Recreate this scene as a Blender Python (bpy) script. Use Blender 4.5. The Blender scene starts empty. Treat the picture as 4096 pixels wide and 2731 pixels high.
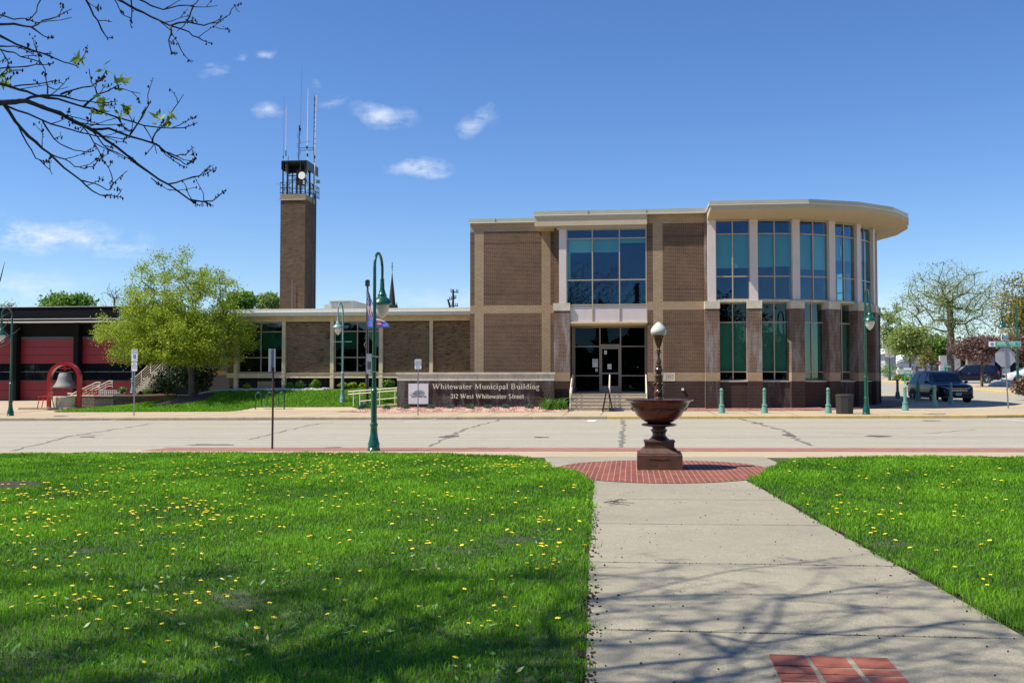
import bpy, math, random
import numpy as np
from mathutils import Vector, Matrix
from mathutils.geometry import tessellate_polygon

# ------------------------------------------------------------------ camera
F = 3982.0; CX = 2048.0; CY = 1365.5
TH = math.radians(6.8); PT = math.atan(149.5 / F); CZ = 1.61
sc = bpy.context.scene
col = sc.collection
cam_d = bpy.data.cameras.new("camera")
cam = bpy.data.objects.new("camera", cam_d); col.objects.link(cam)
cam_d.sensor_width = 36.0; cam_d.lens = F / 4096 * 36
cam_d.clip_start = 0.05; cam_d.clip_end = 3000
cam.location = (0, 0, CZ)
cam.rotation_euler = (math.pi / 2 + PT, 0, TH)
sc.camera = cam
sc.view_settings.view_transform = 'Standard'
sc.view_settings.look = 'None'
sc.view_settings.exposure = 0.5
sc.view_settings.gamma = 1.0
sc.cycles.max_bounces = 8
sc.cycles.transparent_max_bounces = 12
sc.cycles.caustics_reflective = False
sc.cycles.caustics_refractive = False

def ray(x, v):
    a = (x - CX) / F; b = (CY - v) / F
    fy = math.cos(PT) - b * math.sin(PT); fz = math.sin(PT) + b * math.cos(PT)
    return (a * math.cos(TH) - fy * math.sin(TH), a * math.sin(TH) + fy * math.cos(TH), fz)

# ------------------------------------------------------------------ sun + sky
SUN = Vector((-1.72, -0.58, 2.66)).normalized()
sun_el = math.asin(SUN.z)
sd = bpy.data.lights.new("sun", 'SUN'); sd.energy = 4.9; sd.angle = math.radians(0.5); sd.color = (1.0, 0.95, 0.83)
so = bpy.data.objects.new("sun", sd); col.objects.link(so)
so.rotation_euler = (-SUN).to_track_quat('-Z', 'Y').to_euler()

world = bpy.data.worlds.new("World"); sc.world = world; world.use_nodes = True
wn = world.node_tree; wn.nodes.clear()
def N(nt, t, **k):
    n = nt.nodes.new(t)
    for a, b in k.items():
        if a.startswith('_'):
            setattr(n, a[1:], b)
        else:
            n.inputs[a.replace('__', ' ')].default_value = b
    return n
def math_n(nt, op, a, b=None, clamp=False):
    n = nt.nodes.new('ShaderNodeMath'); n.operation = op; n.use_clamp = clamp
    for i, s in enumerate((a, b)):
        if s is None: continue
        if isinstance(s, (int, float)): n.inputs[i].default_value = s
        else: nt.links.new(s, n.inputs[i])
    return n.outputs[0]
sky = wn.nodes.new('ShaderNodeTexSky'); sky.sky_type = 'NISHITA'; sky.sun_disc = False
sky.sun_elevation = sun_el
sky.sun_rotation = math.atan2(SUN.x, SUN.y)
sky.altitude = 250; sky.air_density = 1.0; sky.dust_density = 0.0; sky.ozone_density = 5.5
hs = wn.nodes.new('ShaderNodeHueSaturation'); hs.inputs['Saturation'].default_value = 1.16; hs.inputs['Hue'].default_value = .509; hs.inputs['Value'].default_value = 1.06
wn.links.new(sky.outputs[0], hs.inputs['Color'])
tc = wn.nodes.new('ShaderNodeTexCoord')
sx = wn.nodes.new('ShaderNodeSeparateXYZ'); wn.links.new(tc.outputs['Generated'], sx.inputs[0])
ysafe = math_n(wn, 'MAXIMUM', sx.outputs[1], 0.05)
ga = math_n(wn, 'DIVIDE', sx.outputs[0], ysafe); gb = math_n(wn, 'DIVIDE', sx.outputs[2], ysafe)
cmb = wn.nodes.new('ShaderNodeCombineXYZ'); wn.links.new(ga, cmb.inputs[0]); wn.links.new(gb, cmb.inputs[1])
stp_ = wn.nodes.new('ShaderNodeMapping'); stp_.inputs['Scale'].default_value = (1, 2.4, 1); stp_.inputs['Rotation'].default_value = (0, 0, .12); wn.links.new(cmb.outputs[0], stp_.inputs[0])
nz = N(wn, 'ShaderNodeTexNoise', Scale=13.0, Detail=8.0, Roughness=0.66); wn.links.new(stp_.outputs[0], nz.inputs['Vector'])
nw_ = N(wn, 'ShaderNodeTexNoise', Scale=26.0, Detail=4.0, Roughness=0.6); wn.links.new(cmb.outputs[0], nw_.inputs['Vector'])
vs_ = wn.nodes.new('ShaderNodeVectorMath'); vs_.operation = 'SUBTRACT'; wn.links.new(nw_.outputs['Color'], vs_.inputs[0]); vs_.inputs[1].default_value = (.5, .5, .5)
vs2 = wn.nodes.new('ShaderNodeVectorMath'); vs2.operation = 'MULTIPLY'; wn.links.new(vs_.outputs[0], vs2.inputs[0]); vs2.inputs[1].default_value = (.055, .03, 0)
vad = wn.nodes.new('ShaderNodeVectorMath'); vad.operation = 'ADD'; wn.links.new(cmb.outputs[0], vad.inputs[0]); wn.links.new(vs2.outputs[0], vad.inputs[1])
nz2 = N(wn, 'ShaderNodeTexNoise', Scale=38.0, Detail=6.0, Roughness=0.65); wn.links.new(stp_.outputs[0], nz2.inputs['Vector'])
dens = None
# wisps of cloud: centre in picture units (2352 wide), half sizes, tilt, strength
CL = [(60, 538, 330, 44, -0.10, .62), (190, 558, 210, 30, -0.12, .6), (500, 165, 34, 18, .2, .42), (557, 131, 20, 11, .2, .3), (610, 127, 28, 14, .1, .34),
      (615, 255, 40, 20, -.3, .42), (880, 268, 85, 34, -.2, .5), (765, 235, 40, 12, .15, .28), (1097, 278, 50, 34, .4, .5),
      (960, 388, 85, 26, 0.05, .75), (730, 198, 18, 12, -.5, .25), (40, 655, 220, 46, 0, .3), (2120, 700, 260, 60, 0, .3), (1060, 690, 300, 40, 0, .25)]
for (px, py, rx, ry, tilt, st) in CL:
    k = 4096 / 2352
    r0 = ray(px * k, py * k); a0, b0 = r0[0] / r0[1], r0[2] / r0[1]
    rx *= k / F * 1.15; ry *= k / F * 1.1
    mp = wn.nodes.new('ShaderNodeMapping'); mp.vector_type = 'TEXTURE'
    mp.inputs['Location'].default_value = (a0, b0, 0); mp.inputs['Rotation'].default_value = (0, 0, tilt)
    mp.inputs['Scale'].default_value = (rx, ry, 1)
    wn.links.new(vad.outputs[0], mp.inputs[0])
    ln = wn.nodes.new('ShaderNodeVectorMath'); ln.operation = 'LENGTH'; wn.links.new(mp.outputs[0], ln.inputs[0])
    d = math_n(wn, 'SUBTRACT', 1.0, ln.outputs['Value'], True)
    d = math_n(wn, 'MULTIPLY', d, st * 1.5)
    dens = d if dens is None else math_n(wn, 'MAXIMUM', dens, d)
nn = math_n(wn, 'ADD', math_n(wn, 'MULTIPLY', math_n(wn, 'SUBTRACT', nz.outputs[0], 0.50), 3.4), math_n(wn, 'MULTIPLY', math_n(wn, 'SUBTRACT', nz2.outputs[0], 0.5), 2.2))
cd = math_n(wn, 'MULTIPLY', dens, math_n(wn, 'ADD', nn, 0.46, True), True)
# thin cloud elsewhere (seen only in reflections behind)
mix = wn.nodes.new('ShaderNodeMix'); mix.data_type = 'RGBA'
wn.links.new(cd, mix.inputs[0]); wn.links.new(hs.outputs[0], mix.inputs[6]); mix.inputs[7].default_value = (6.6, 7.1, 7.9, 1)
bg = wn.nodes.new('ShaderNodeBackground'); bg.inputs[1].default_value = 0.1
wn.links.new(mix.outputs[2], bg.inputs[0])
wo = wn.nodes.new('ShaderNodeOutputWorld'); wn.links.new(bg.outputs[0], wo.inputs[0])

# ------------------------------------------------------------------ terrain function
YB = [0, 20, 24, 26.8, 42, 46, 200, 600]
ZB = [0, -.08, -.17, -.20, -.07, -.07, 3.0, 6.0]
def gz0(X, Y):                       # road level
    return .0075 * X + float(np.interp(Y, YB, ZB))
def gr(X, Y):                        # carriageway
    return .0075 * X + float(np.interp(Y, [20, 26.8, 42, 46, 200, 600], [-.32, -.31, -.07, -.07, 3.0, 6.0]))
def gg(X, Y):                        # base ground, just under everything laid on it
    return gz0(X, Y) + float(np.interp(Y, [-80, 18, 22, 45, 60], [-.06, -.06, -.32, -.32, -.03]))
def sstep(t):
    t = min(1, max(0, t)); return t * t * (3 - 2 * t)
def gs(X, Y):                        # walking surface beyond the kerb
    z = gz0(X, Y) + .13
    return z
def mound(X, Y):                     # the sloping lawn before the low wing
    return gs(X, Y) + 0.92 * sstep((Y - 48.6) / 6.0) * sstep((X + 30) / 8.0)
def P(x, v, Y):
    r = ray(x, v); t = Y / r[1]; return (r[0] * t, Y, CZ + r[2] * t)
def G(x, v, f=gs):
    r = ray(x, v); lo, hi = 1.0, 500.0
    t = 3.0
    while t < 500:
        if CZ + r[2] * t < f(r[0] * t, r[1] * t): hi = t; break
        lo = t; t *= 1.01
    for i in range(50):
        m = (lo + hi) / 2
        if CZ + r[2] * m > f(r[0] * m, r[1] * m): lo = m
        else: hi = m
    return Vector((r[0] * m, r[1] * m, CZ + r[2] * m))
def XZ(x, v, Y):
    q = P(x, v, Y); return q[0], q[2]
# pixel windows of the survey photo crops
def cA(x, y): return (1850 + x / 2.352, 800 + y / 2.352)
def cB(x, y): return (1850 + x / 2.352, 1200 + y / 2.352)
def cC(x, y): return (2750 + x / 2.352, 750 + y / 2.352)
def cD(x, y): return (2750 + x / 2.352, 1200 + y / 2.352)
def cW(x, y): return (900 + x / 2.352, 1150 + y / 2.352)
def cL(x, y): return (x / 2.613, 1150 + y / 2.613)
def cR(x, y): return (3500 + x / 3.485, 1250 + y / 3.485)
def cT(x, y): return (1000 + x / 2.6125, 200 + y / 2.6125)
def cQ(x, y): return (2250 + x / 2.24, 1250 + y / 2.24)
def cS(x, y): return (1550 + x / 3.36, 1400 + y / 3.36)

# ------------------------------------------------------------------ materials
M = {}
def mat(name, c, rough=.6, metal=0., spec=.5, var=0., vs=4., c2=None, bump=0., bs=60., det=4., coat=0.):
    m = bpy.data.materials.new(name); m.use_nodes = True; nt = m.node_tree
    b = nt.nodes['Principled BSDF']
    b.inputs['Base Color'].default_value = (*c, 1); b.inputs['Roughness'].default_value = rough
    b.inputs['Metallic'].default_value = metal; b.inputs['Specular IOR Level'].default_value = spec
    if coat: b.inputs['Coat Weight'].default_value = coat; b.inputs['Coat Roughness'].default_value = .05
    if var or c2 or bump:
        t = nt.nodes.new('ShaderNodeTexCoord')
        pos = t.outputs['Object']
    if var or c2:
        n = N(nt, 'ShaderNodeTexNoise', Scale=vs, Detail=det, Roughness=.6); nt.links.new(pos, n.inputs['Vector'])
        r = nt.nodes.new('ShaderNodeValToRGB')
        r.color_ramp.elements[0].position = .32; r.color_ramp.elements[1].position = .68
        k = var
        a = tuple(x * (1 - k) for x in c); bb = c2 if c2 else tuple(min(1, x * (1 + k)) for x in c)
        r.color_ramp.elements[0].color = (*a, 1); r.color_ramp.elements[1].color = (*bb, 1)
        nt.links.new(n.outputs[0], r.inputs[0]); nt.links.new(r.outputs[0], b.inputs['Base Color'])
    if bump:
        n2 = N(nt, 'ShaderNodeTexNoise', Scale=bs, Detail=3.0); nt.links.new(pos, n2.inputs['Vector'])
        bp = N(nt, 'ShaderNodeBump', Strength=bump, Distance=.01); nt.links.new(n2.outputs[0], bp.inputs['Height'])
        nt.links.new(bp.outputs[0], b.inputs['Normal'])
    M[name] = m; return m

def wall_uv(nt):
    g = nt.nodes.new('ShaderNodeNewGeometry')
    cr = nt.nodes.new('ShaderNodeVectorMath'); cr.operation = 'CROSS_PRODUCT'
    cr.inputs[0].default_value = (0, 0, 1); nt.links.new(g.outputs['True Normal'], cr.inputs[1])
    dt = nt.nodes.new('ShaderNodeVectorMath'); dt.operation = 'DOT_PRODUCT'
    nt.links.new(cr.outputs[0], dt.inputs[0]); nt.links.new(g.outputs['Position'], dt.inputs[1])
    sp = nt.nodes.new('ShaderNodeSeparateXYZ'); nt.links.new(g.outputs['Position'], sp.inputs[0])
    cm = nt.nodes.new('ShaderNodeCombineXYZ'); nt.links.new(dt.outputs['Value'], cm.inputs[0]); nt.links.new(sp.outputs[2], cm.inputs[1])
    return g, cm.outputs[0]
def brick(name, c1, c2, mortar, w=.203, h=.0677, ms=.011, rough=.8, bias=0., stain=None, var=.25, c3=None, soft=.25):
    m = bpy.data.materials.new(name); m.use_nodes = True; nt = m.node_tree
    b = nt.nodes['Principled BSDF']; b.inputs['Roughness'].default_value = rough; b.inputs['Specular IOR Level'].default_value = .25
    g, uv = wall_uv(nt)
    bt = nt.nodes.new('ShaderNodeTexBrick'); nt.links.new(uv, bt.inputs['Vector'])
    bt.inputs['Scale'].default_value = 1; bt.inputs['Brick Width'].default_value = w; bt.inputs['Row Height'].default_value = h
    bt.inputs['Mortar Size'].default_value = ms; bt.inputs['Mortar Smooth'].default_value = soft; bt.inputs['Bias'].default_value = bias
    bt.inputs['Color1'].default_value = (*c1, 1); bt.inputs['Color2'].default_value = (*c2, 1); bt.inputs['Mortar'].default_value = (*mortar, 1)
    nn_ = N(nt, 'ShaderNodeTexNoise', Scale=.8, Detail=6.0, Roughness=.65); nt.links.new(g.outputs['Position'], nn_.inputs['Vector'])
    mr = N(nt, 'ShaderNodeMapRange'); mr.inputs[1].default_value = .3; mr.inputs[2].default_value = .7
    mr.inputs[3].default_value = 1 - var; mr.inputs[4].default_value = 1 + var
    nt.links.new(nn_.outputs[0], mr.inputs[0])
    mx = nt.nodes.new('ShaderNodeMix'); mx.data_type = 'RGBA'; mx.blend_type = 'MULTIPLY'; mx.inputs[0].default_value = 1
    nt.links.new(bt.outputs[0], mx.inputs[6]); nt.links.new(mr.outputs[0], mx.inputs[7])
    out = mx.outputs[2]
    if c3:
        mpp = nt.nodes.new('ShaderNodeMapping'); mpp.inputs['Scale'].default_value = (2.6, 14.8, 1)
        nt.links.new(uv, mpp.inputs[0])
        vn = N(nt, 'ShaderNodeTexNoise', Scale=1.0, Detail=2.0, Roughness=.8); nt.links.new(mpp.outputs[0], vn.inputs['Vector'])
        mr2 = N(nt, 'ShaderNodeMapRange'); mr2.inputs[1].default_value = .55; mr2.inputs[2].default_value = .62
        nt.links.new(vn.outputs[0], mr2.inputs[0])
        m3 = nt.nodes.new('ShaderNodeMix'); m3.data_type = 'RGBA'; m3.inputs[7].default_value = (*c3, 1)
        nt.links.new(mr2.outputs[0], m3.inputs[0]); nt.links.new(out, m3.inputs[6]); out = m3.outputs[2]
    if stain:
        mpp = nt.nodes.new('ShaderNodeMapping'); mpp.inputs['Scale'].default_value = (1.6, .30, 1)
        nt.links.new(uv, mpp.inputs[0])
        vn = N(nt, 'ShaderNodeTexNoise', Scale=1.7, Detail=7.0, Roughness=.7); nt.links.new(mpp.outputs[0], vn.inputs['Vector'])
        mr2 = N(nt, 'ShaderNodeMapRange'); mr2.inputs[1].default_value = .46; mr2.inputs[2].default_value = .72; mr2.inputs[4].default_value = stain
        nt.links.new(vn.outputs[0], mr2.inputs[0])
        m3 = nt.nodes.new('ShaderNodeMix'); m3.data_type = 'RGBA'; m3.inputs[7].default_value = (.42, .42, .44, 1)
        nt.links.new(mr2.outputs[0], m3.inputs[0]); nt.links.new(out, m3.inputs[6]); out = m3.outputs[2]
    nt.links.new(out, b.inputs['Base Color'])
    bp = N(nt, 'ShaderNodeBump', Strength=.5, Distance=.008); nt.links.new(bt.outputs['Fac'], bp.inputs['Height']); bp.invert = True
    nt.links.new(bp.outputs[0], b.inputs['Normal'])
    M[name] = m; return m

def speckle(name, c, rough=.85, fine=.25, big=.12, bs=.35, fs=90., tint=None, stains=0., streak=False):
    """concrete: fine aggregate speckle over broad blotches"""
    m = bpy.data.materials.new(name); m.use_nodes = True; nt = m.node_tree
    b = nt.nodes['Principled BSDF']; b.inputs['Roughness'].default_value = rough; b.inputs['Specular IOR Level'].default_value = .3
    t = nt.nodes.new('ShaderNodeTexCoord'); pos = t.outputs['Object']
    def rng(noise, lo, hi, k):
        mr = N(nt, 'ShaderNodeMapRange'); mr.inputs[1].default_value = lo; mr.inputs[2].default_value = hi
        mr.inputs[3].default_value = 1 - k; mr.inputs[4].default_value = 1 + k; nt.links.new(noise, mr.inputs[0]); return mr.outputs[0]
    n1 = N(nt, 'ShaderNodeTexNoise', Scale=fs, Detail=2.0, Roughness=.8); nt.links.new(pos, n1.inputs['Vector'])
    n2 = N(nt, 'ShaderNodeTexNoise', Scale=bs, Detail=8.0, Roughness=.7)
    if streak:
        mst = nt.nodes.new('ShaderNodeMapping'); mst.inputs['Scale'].default_value = (.10, 3.2, 1); nt.links.new(pos, mst.inputs[0]); nt.links.new(mst.outputs[0], n2.inputs['Vector'])
    else: nt.links.new(pos, n2.inputs['Vector'])
    n3 = N(nt, 'ShaderNodeTexNoise', Scale=9., Detail=4.0, Roughness=.75); nt.links.new(pos, n3.inputs['Vector'])
    f = math_n(nt, 'MULTIPLY', rng(n1.outputs[0], .35, .65, fine), rng(n2.outputs[0], .3, .7, big))
    f = math_n(nt, 'MULTIPLY', f, rng(n3.outputs[0], .3, .7, big * .6))
    vm = nt.nodes.new('ShaderNodeVectorMath'); vm.operation = 'SCALE'; vm.inputs[0].default_value = c
    nt.links.new(f, vm.inputs['Scale'])
    out = vm.outputs[0]
    if tint:
        n4 = N(nt, 'ShaderNodeTexNoise', Scale=1.3, Detail=5.0); nt.links.new(pos, n4.inputs['Vector'])
        mr = N(nt, 'ShaderNodeMapRange'); mr.inputs[1].default_value = .5; mr.inputs[2].default_value = .75; mr.inputs[4].default_value = stains
        nt.links.new(n4.outputs[0], mr.inputs[0])
        mx = nt.nodes.new('ShaderNodeMix'); mx.data_type = 'RGBA'; mx.inputs[7].default_value = (*tint, 1)
        nt.links.new(mr.outputs[0], mx.inputs[0]); nt.links.new(out, mx.inputs[6]); out = mx.outputs[2]
    nt.links.new(out, b.inputs['Base Color'])
    bp = N(nt, 'ShaderNodeBump', Strength=.25, Distance=.004); nt.links.new(n1.outputs[0], bp.inputs['Height']); nt.links.new(bp.outputs[0], b.inputs['Normal'])
    M[name] = m; return m

def attr_leaf(name, ca, cb, rough=.5, trans=.3, spec=.3):
    """foliage: colour ranges over the per-leaf attribute 'rnd'"""
    m = bpy.data.materials.new(name); m.use_nodes = True; nt = m.node_tree; nt.nodes.clear()
    a = nt.nodes.new('ShaderNodeAttribute'); a.attribute_name = 'rnd'
    mx = nt.nodes.new('ShaderNodeMix'); mx.data_type = 'RGBA'; mx.inputs[6].default_value = (*ca, 1); mx.inputs[7].default_value = (*cb, 1)
    nt.links.new(a.outputs['Fac'], mx.inputs[0])
    b = nt.nodes.new('ShaderNodeBsdfPrincipled'); b.inputs['Roughness'].default_value = rough; b.inputs['Specular IOR Level'].default_value = spec
    nt.links.new(mx.outputs[2], b.inputs['Base Color'])
    tr = nt.nodes.new('ShaderNodeBsdfTranslucent'); nt.links.new(mx.outputs[2], tr.inputs[0])
    ms = nt.nodes.new('ShaderNodeMixShader'); ms.inputs[0].default_value = trans
    nt.links.new(b.outputs[0], ms.inputs[1]); nt.links.new(tr.outputs[0], ms.inputs[2])
    o = nt.nodes.new('ShaderNodeOutputMaterial'); nt.links.new(ms.outputs[0], o.inputs[0])
    M[name] = m; return m

def glassmat(name, tint, refl, gc=(.24, .43, .68)):
    m = bpy.data.materials.new(name); m.use_nodes = True; nt = m.node_tree; nt.nodes.clear()
    t = nt.nodes.new('ShaderNodeBsdfTransparent'); t.inputs[0].default_value = (*tint, 1)
    g = nt.nodes.new('ShaderNodeBsdfGlossy'); g.inputs['Roughness'].default_value = .012; g.inputs['Color'].default_value = (*gc, 1)
    tcx = nt.nodes.new('ShaderNodeTexCoord')
    n = N(nt, 'ShaderNodeTexNoise', Scale=.9, Detail=1.0); nt.links.new(tcx.outputs['Object'], n.inputs['Vector'])
    bp = N(nt, 'ShaderNodeBump', Strength=.06, Distance=.05); nt.links.new(n.outputs[0], bp.inputs['Height']); nt.links.new(bp.outputs[0], g.inputs['Normal'])
    lw = nt.nodes.new('ShaderNodeLayerWeight'); lw.inputs['Blend'].default_value = .35
    f = math_n(nt, 'ADD', math_n(nt, 'MULTIPLY', lw.outputs['Facing'], .5), refl, True)
    ms = nt.nodes.new('ShaderNodeMixShader'); nt.links.new(f, ms.inputs[0]); nt.links.new(t.outputs[0], ms.inputs[1]); nt.links.new(g.outputs[0], ms.inputs[2])
    o = nt.nodes.new('ShaderNodeOutputMaterial'); nt.links.new(ms.outputs[0], o.inputs[0])
    M[name] = m; return m

brick('brick_field', (.118, .062, .042), (.080, .042, .030), (.225, .155, .098), var=.2)
brick('brick_dark', (.044, .024, .019), (.029, .016, .013), (.09, .06, .045), var=.2)
brick('brick_dark_stain', (.044, .024, .019), (.029, .016, .013), (.09, .06, .045), var=.2, stain=.32)
brick('brick_beige', (.40, .29, .18), (.35, .25, .155), (.22, .16, .10), w=.3, h=.1, ms=.008, var=.07)
brick('brick_course', (.10, .058, .045), (.085, .05, .04), (.14, .09, .06), var=.1)
brick('brick_pier', (.13, .07, .05), (.09, .048, .037), (.25, .18, .12), var=.15, stain=.6)
brick('brick_wing', (.26, .17, .088), (.165, .103, .055), (.31, .225, .13), w=.36, h=.08, ms=.008, var=.18, c3=(.045, .032, .028), bias=-.2)
brick('brick_tower', (.135, .085, .052), (.085, .052, .034), (.115, .078, .052), w=.34, h=.075, ms=.008, var=.18, c3=(.06, .04, .032), bias=-.1)
brick('brick_house', (.30, .13, .09), (.25, .10, .07), (.4, .34, .28))
brick('block_wall', (.15, .12, .095), (.11, .09, .072), (.05, .04, .035), w=.42, h=.19, ms=.014, var=.35)
speckle('path_concrete', (.30, .268, .195), fine=.3, big=.12, tint=(.22, .195, .165), stains=.4)
speckle('walk_concrete', (.43, .34, .225), fine=.12, big=.10, fs=40)
speckle('road_concrete', (.345, .315, .245), fine=.10, big=.14, bs=.5, fs=30, streak=True, tint=(.30, .28, .24), stains=.5)
speckle('kerb_concrete', (.38, .31, .21), fine=.15, big=.22, bs=1.2, fs=30)
speckle('asphalt', (.20, .20, .205), fine=.2, big=.12, fs=40)
speckle('lot_asphalt', (.30, .285, .27), fine=.2, big=.12, fs=40)
speckle('stone_cap', (.58, .52, .40), fine=.08, big=.2, bs=1.5, fs=30, tint=(.3, .29, .26), stains=.4)
speckle('stucco', (.52, .43, .30), fine=.06, big=.07, fs=30)
mat('coping_metal', (.46, .435, .34), .38, spec=.5, var=.05, vs=1.5)
mat('coping_drip', (.70, .66, .5), .4)
mat('frame_tan', (.42, .35, .25), .45, var=.04)
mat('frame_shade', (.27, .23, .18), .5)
mat('pink_panel', (.62, .54, .51), .5, var=.04, vs=2)
mat('cream_steel', (.72, .58, .36), .5, var=.12, vs=3)
mat('white_fascia', (.78, .75, .64), .45, var=.05)
mat('white_paint', (.75, .73, .66), .5); mat('white_bright', (.88, .88, .88), .4)
mat('rail_cream', (.78, .70, .54), .45)
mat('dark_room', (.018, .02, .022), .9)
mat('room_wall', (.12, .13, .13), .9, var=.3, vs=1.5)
mat('blind', (.26, .52, .46), .8); mat('blind_green', (.22, .46, .35), .8)
mat('blind_pale', (.46, .74, .66), .8)
mat('paper', (.65, .68, .68), .7)
mat('ink', (.05, .05, .06), .7)
glassmat('glass', (.52, .76, .72), .15)
glassmat('glass_dark', (.2, .3, .3), .035)
glassmat('glass_low', (.42, .62, .55), .05, (.7, .95, 1.0))
mat('letter_metal', (.74, .68, .55), .4)
mat('engrave', (.33, .28, .2), .7)
mat('logo_white', (.66, .63, .64), .5)
mat('logo_green', (.10, .18, .12), .5); mat('logo_blue', (.16, .26, .42), .4); mat('logo_gold', (.5, .38, .12), .5)
mat('lamp_green', (.004, .078, .046), .28, spec=.5, coat=.3, var=.15, vs=8)
mat('lamp_teal', (.16, .30, .29), .4, var=.12, vs=9)
mat('bollard_green', (.13, .30, .235), .42, var=.12, vs=12)
mat('globe', (.62, .60, .52), .25, spec=.6)
mat('globe_pearl', (.70, .69, .57), .16, spec=.7, c2=(.56, .56, .45), vs=30, bump=.12, bs=40)
mat('iron_brown', (.050, .018, .010), .24, spec=.6, coat=.35, c2=(.095, .036, .02), vs=14, bump=.15, bs=55, det=5)
mat('iron_base', (.075, .034, .02), .5, c2=(.12, .055, .032), vs=8, bump=.25, bs=40)
mat('steel_grey', (.30, .31, .32), .4, metal=.6)
mat('sign_back', (.44, .46, .50), .4, metal=.45, var=.08, vs=3)
mat('rust_pole', (.06, .032, .022), .7, var=.3, vs=8)
mat('sign_white', (.74, .76, .78), .45)
mat('sign_text', (.08, .08, .09), .5); mat('sign_red', (.62, .03, .03), .4); mat('sign_blue', (.05, .1, .45), .4)
mat('street_sign', (.0, .33, .23), .4); mat('green_sign', (.02, .38, .18), .4)
mat('black_metal', (.018, .018, .02), .4, spec=.5); mat('dark_pole', (.045, .035, .032), .5)
mat('fire_black', (.006, .006, .007), .7, spec=.15, var=.1, vs=2); mat('fire_grey', (.07, .07, .075), .6)
mat('door_red', (.26, .012, .016), .45, var=.07, vs=1.5)
mat('door_groove', (.14, .008, .011), .5)
mat('bell_red', (.52, .010, .010), .3, coat=.3); mat('bell_bronze', (.19, .185, .17), .65, c2=(.27, .26, .23), vs=5)
mat('bell_base', (.50, .48, .36), .8, var=.08, vs=3)
mat('black_trash', (.030, .026, .024), .55)
mat('flag_red', (.55, .03, .05), .7); mat('flag_white', (.75, .75, .76), .7); mat('flag_navy', (.03, .045, .18), .7); mat('flag_blue', (.10, .17, .62), .6)
mat('bark', (.10, .08, .062), .9, var=.35, vs=6, bump=.5, bs=25); mat('bark_grey', (.15, .13, .11), .9, var=.3, vs=5)
mat('bark_twig', (.045, .036, .032), .8, var=.4, vs=20); mat('bud', (.022, .012, .012), .8)
mat('mulch', (.045, .028, .02), .95, var=.5, vs=25, bump=.8, bs=60)
mat('soil', (.045, .06, .018), .95, var=.3, vs=2)
mat('far_grass', (.06, .15, .022), .9, var=.3, vs=1.2)
mat('tar', (.10, .095, .09), .8, var=.3, vs=10)
mat('crack', (.16, .145, .12), .9)
mat('line_white', (.78, .78, .74), .7, var=.12, vs=6); mat('line_yellow', (.66, .57, .33), .7, var=.1, vs=4)
mat('kerb_yellow', (.62, .44, .12), .7, c2=(.42, .33, .17), vs=3, det=8)
mat('seed', (.035, .016, .010), .9, var=.4, vs=40)
mat('dandelion', (.80, .62, .015), .6); mat('stem_green', (.12, .22, .04), .6)
mat('car_blue', (.003, .006, .020), .28, metal=.1, spec=.35, coat=.3); mat('car_navy', (.005, .006, .022), .28, metal=.1, spec=.35, coat=.3)
mat('car_white', (.72, .73, .76), .25, coat=1.); mat('car_glass', (.006, .009, .014), .04, spec=.9); mat('car_glass_blue', (.008, .015, .03), .08, spec=.6)
mat('tyre', (.012, .012, .012), .8); mat('rim', (.45, .45, .47), .3, metal=.9); mat('chrome', (.7, .7, .72), .15, metal=1.)
mat('headlight', (.25, .27, .3), .1, spec=.8); mat('tail_red', (.4, .01, .01), .3); mat('car_trim', (.01, .01, .011), .5)
mat('plate', (.55, .58, .66), .4)
mat('tree_concrete', (.4, .36, .3), .9)
mat('siding_white', (.72, .73, .74), .6); mat('siding_grey', (.42, .43, .45), .7, var=.05, vs=1); mat('roof_white', (.62, .64, .67), .7); mat('dark_wall', (.03, .028, .028), .8)
mat('hvac', (.42, .43, .41), .5, var=.06, vs=2); mat('steeple', (.035, .022, .022), .7); mat('pole_wood', (.075, .055, .045), .9)
mat('tower_cap', (.27, .215, .145), .85, var=.15, vs=2)
mat('tan_concrete', (.50, .37, .24), .8, var=.1, vs=2)
mat('rock_white', (.55, .54, .5), .8, var=.25, vs=12)
mat('wire', (.02, .02, .02), .6)
attr_leaf('blade', (.055, .20, .006), (.30, .60, .035), .48, .45, .15)
attr_leaf('dry', (.12, .085, .045), (.34, .27, .15), .8, .2, .1)
attr_leaf('weed', (.07, .20, .03), (.17, .34, .08), .35, .25, .5)
attr_leaf('leaf_lime', (.20, .30, .015), (.44, .53, .05), .5, .4)
attr_leaf('leaf_green', (.09, .20, .025), (.26, .40, .07), .55, .35)
attr_leaf('leaf_spring', (.18, .26, .06), (.36, .43, .13), .55, .35)
attr_leaf('leaf_yellow', (.20, .18, .04), (.34, .30, .07), .55, .35)
attr_leaf('leaf_purple', (.10, .055, .05), (.27, .175, .15), .55, .25)
attr_leaf('leaf_dark', (.012, .03, .010), (.03, .065, .02), .6, .15)
attr_leaf('leaf_shrub', (.10, .16, .03), (.24, .24, .05), .6, .25)
attr_leaf('strap', (.07, .19, .02), (.20, .38, .06), .4, .3)
attr_leaf('sage', (.06, .13, .08), (.14, .24, .16), .6, .2)
attr_leaf('branch_red', (.13, .08, .06), (.27, .17, .13), .7, .1)

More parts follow.
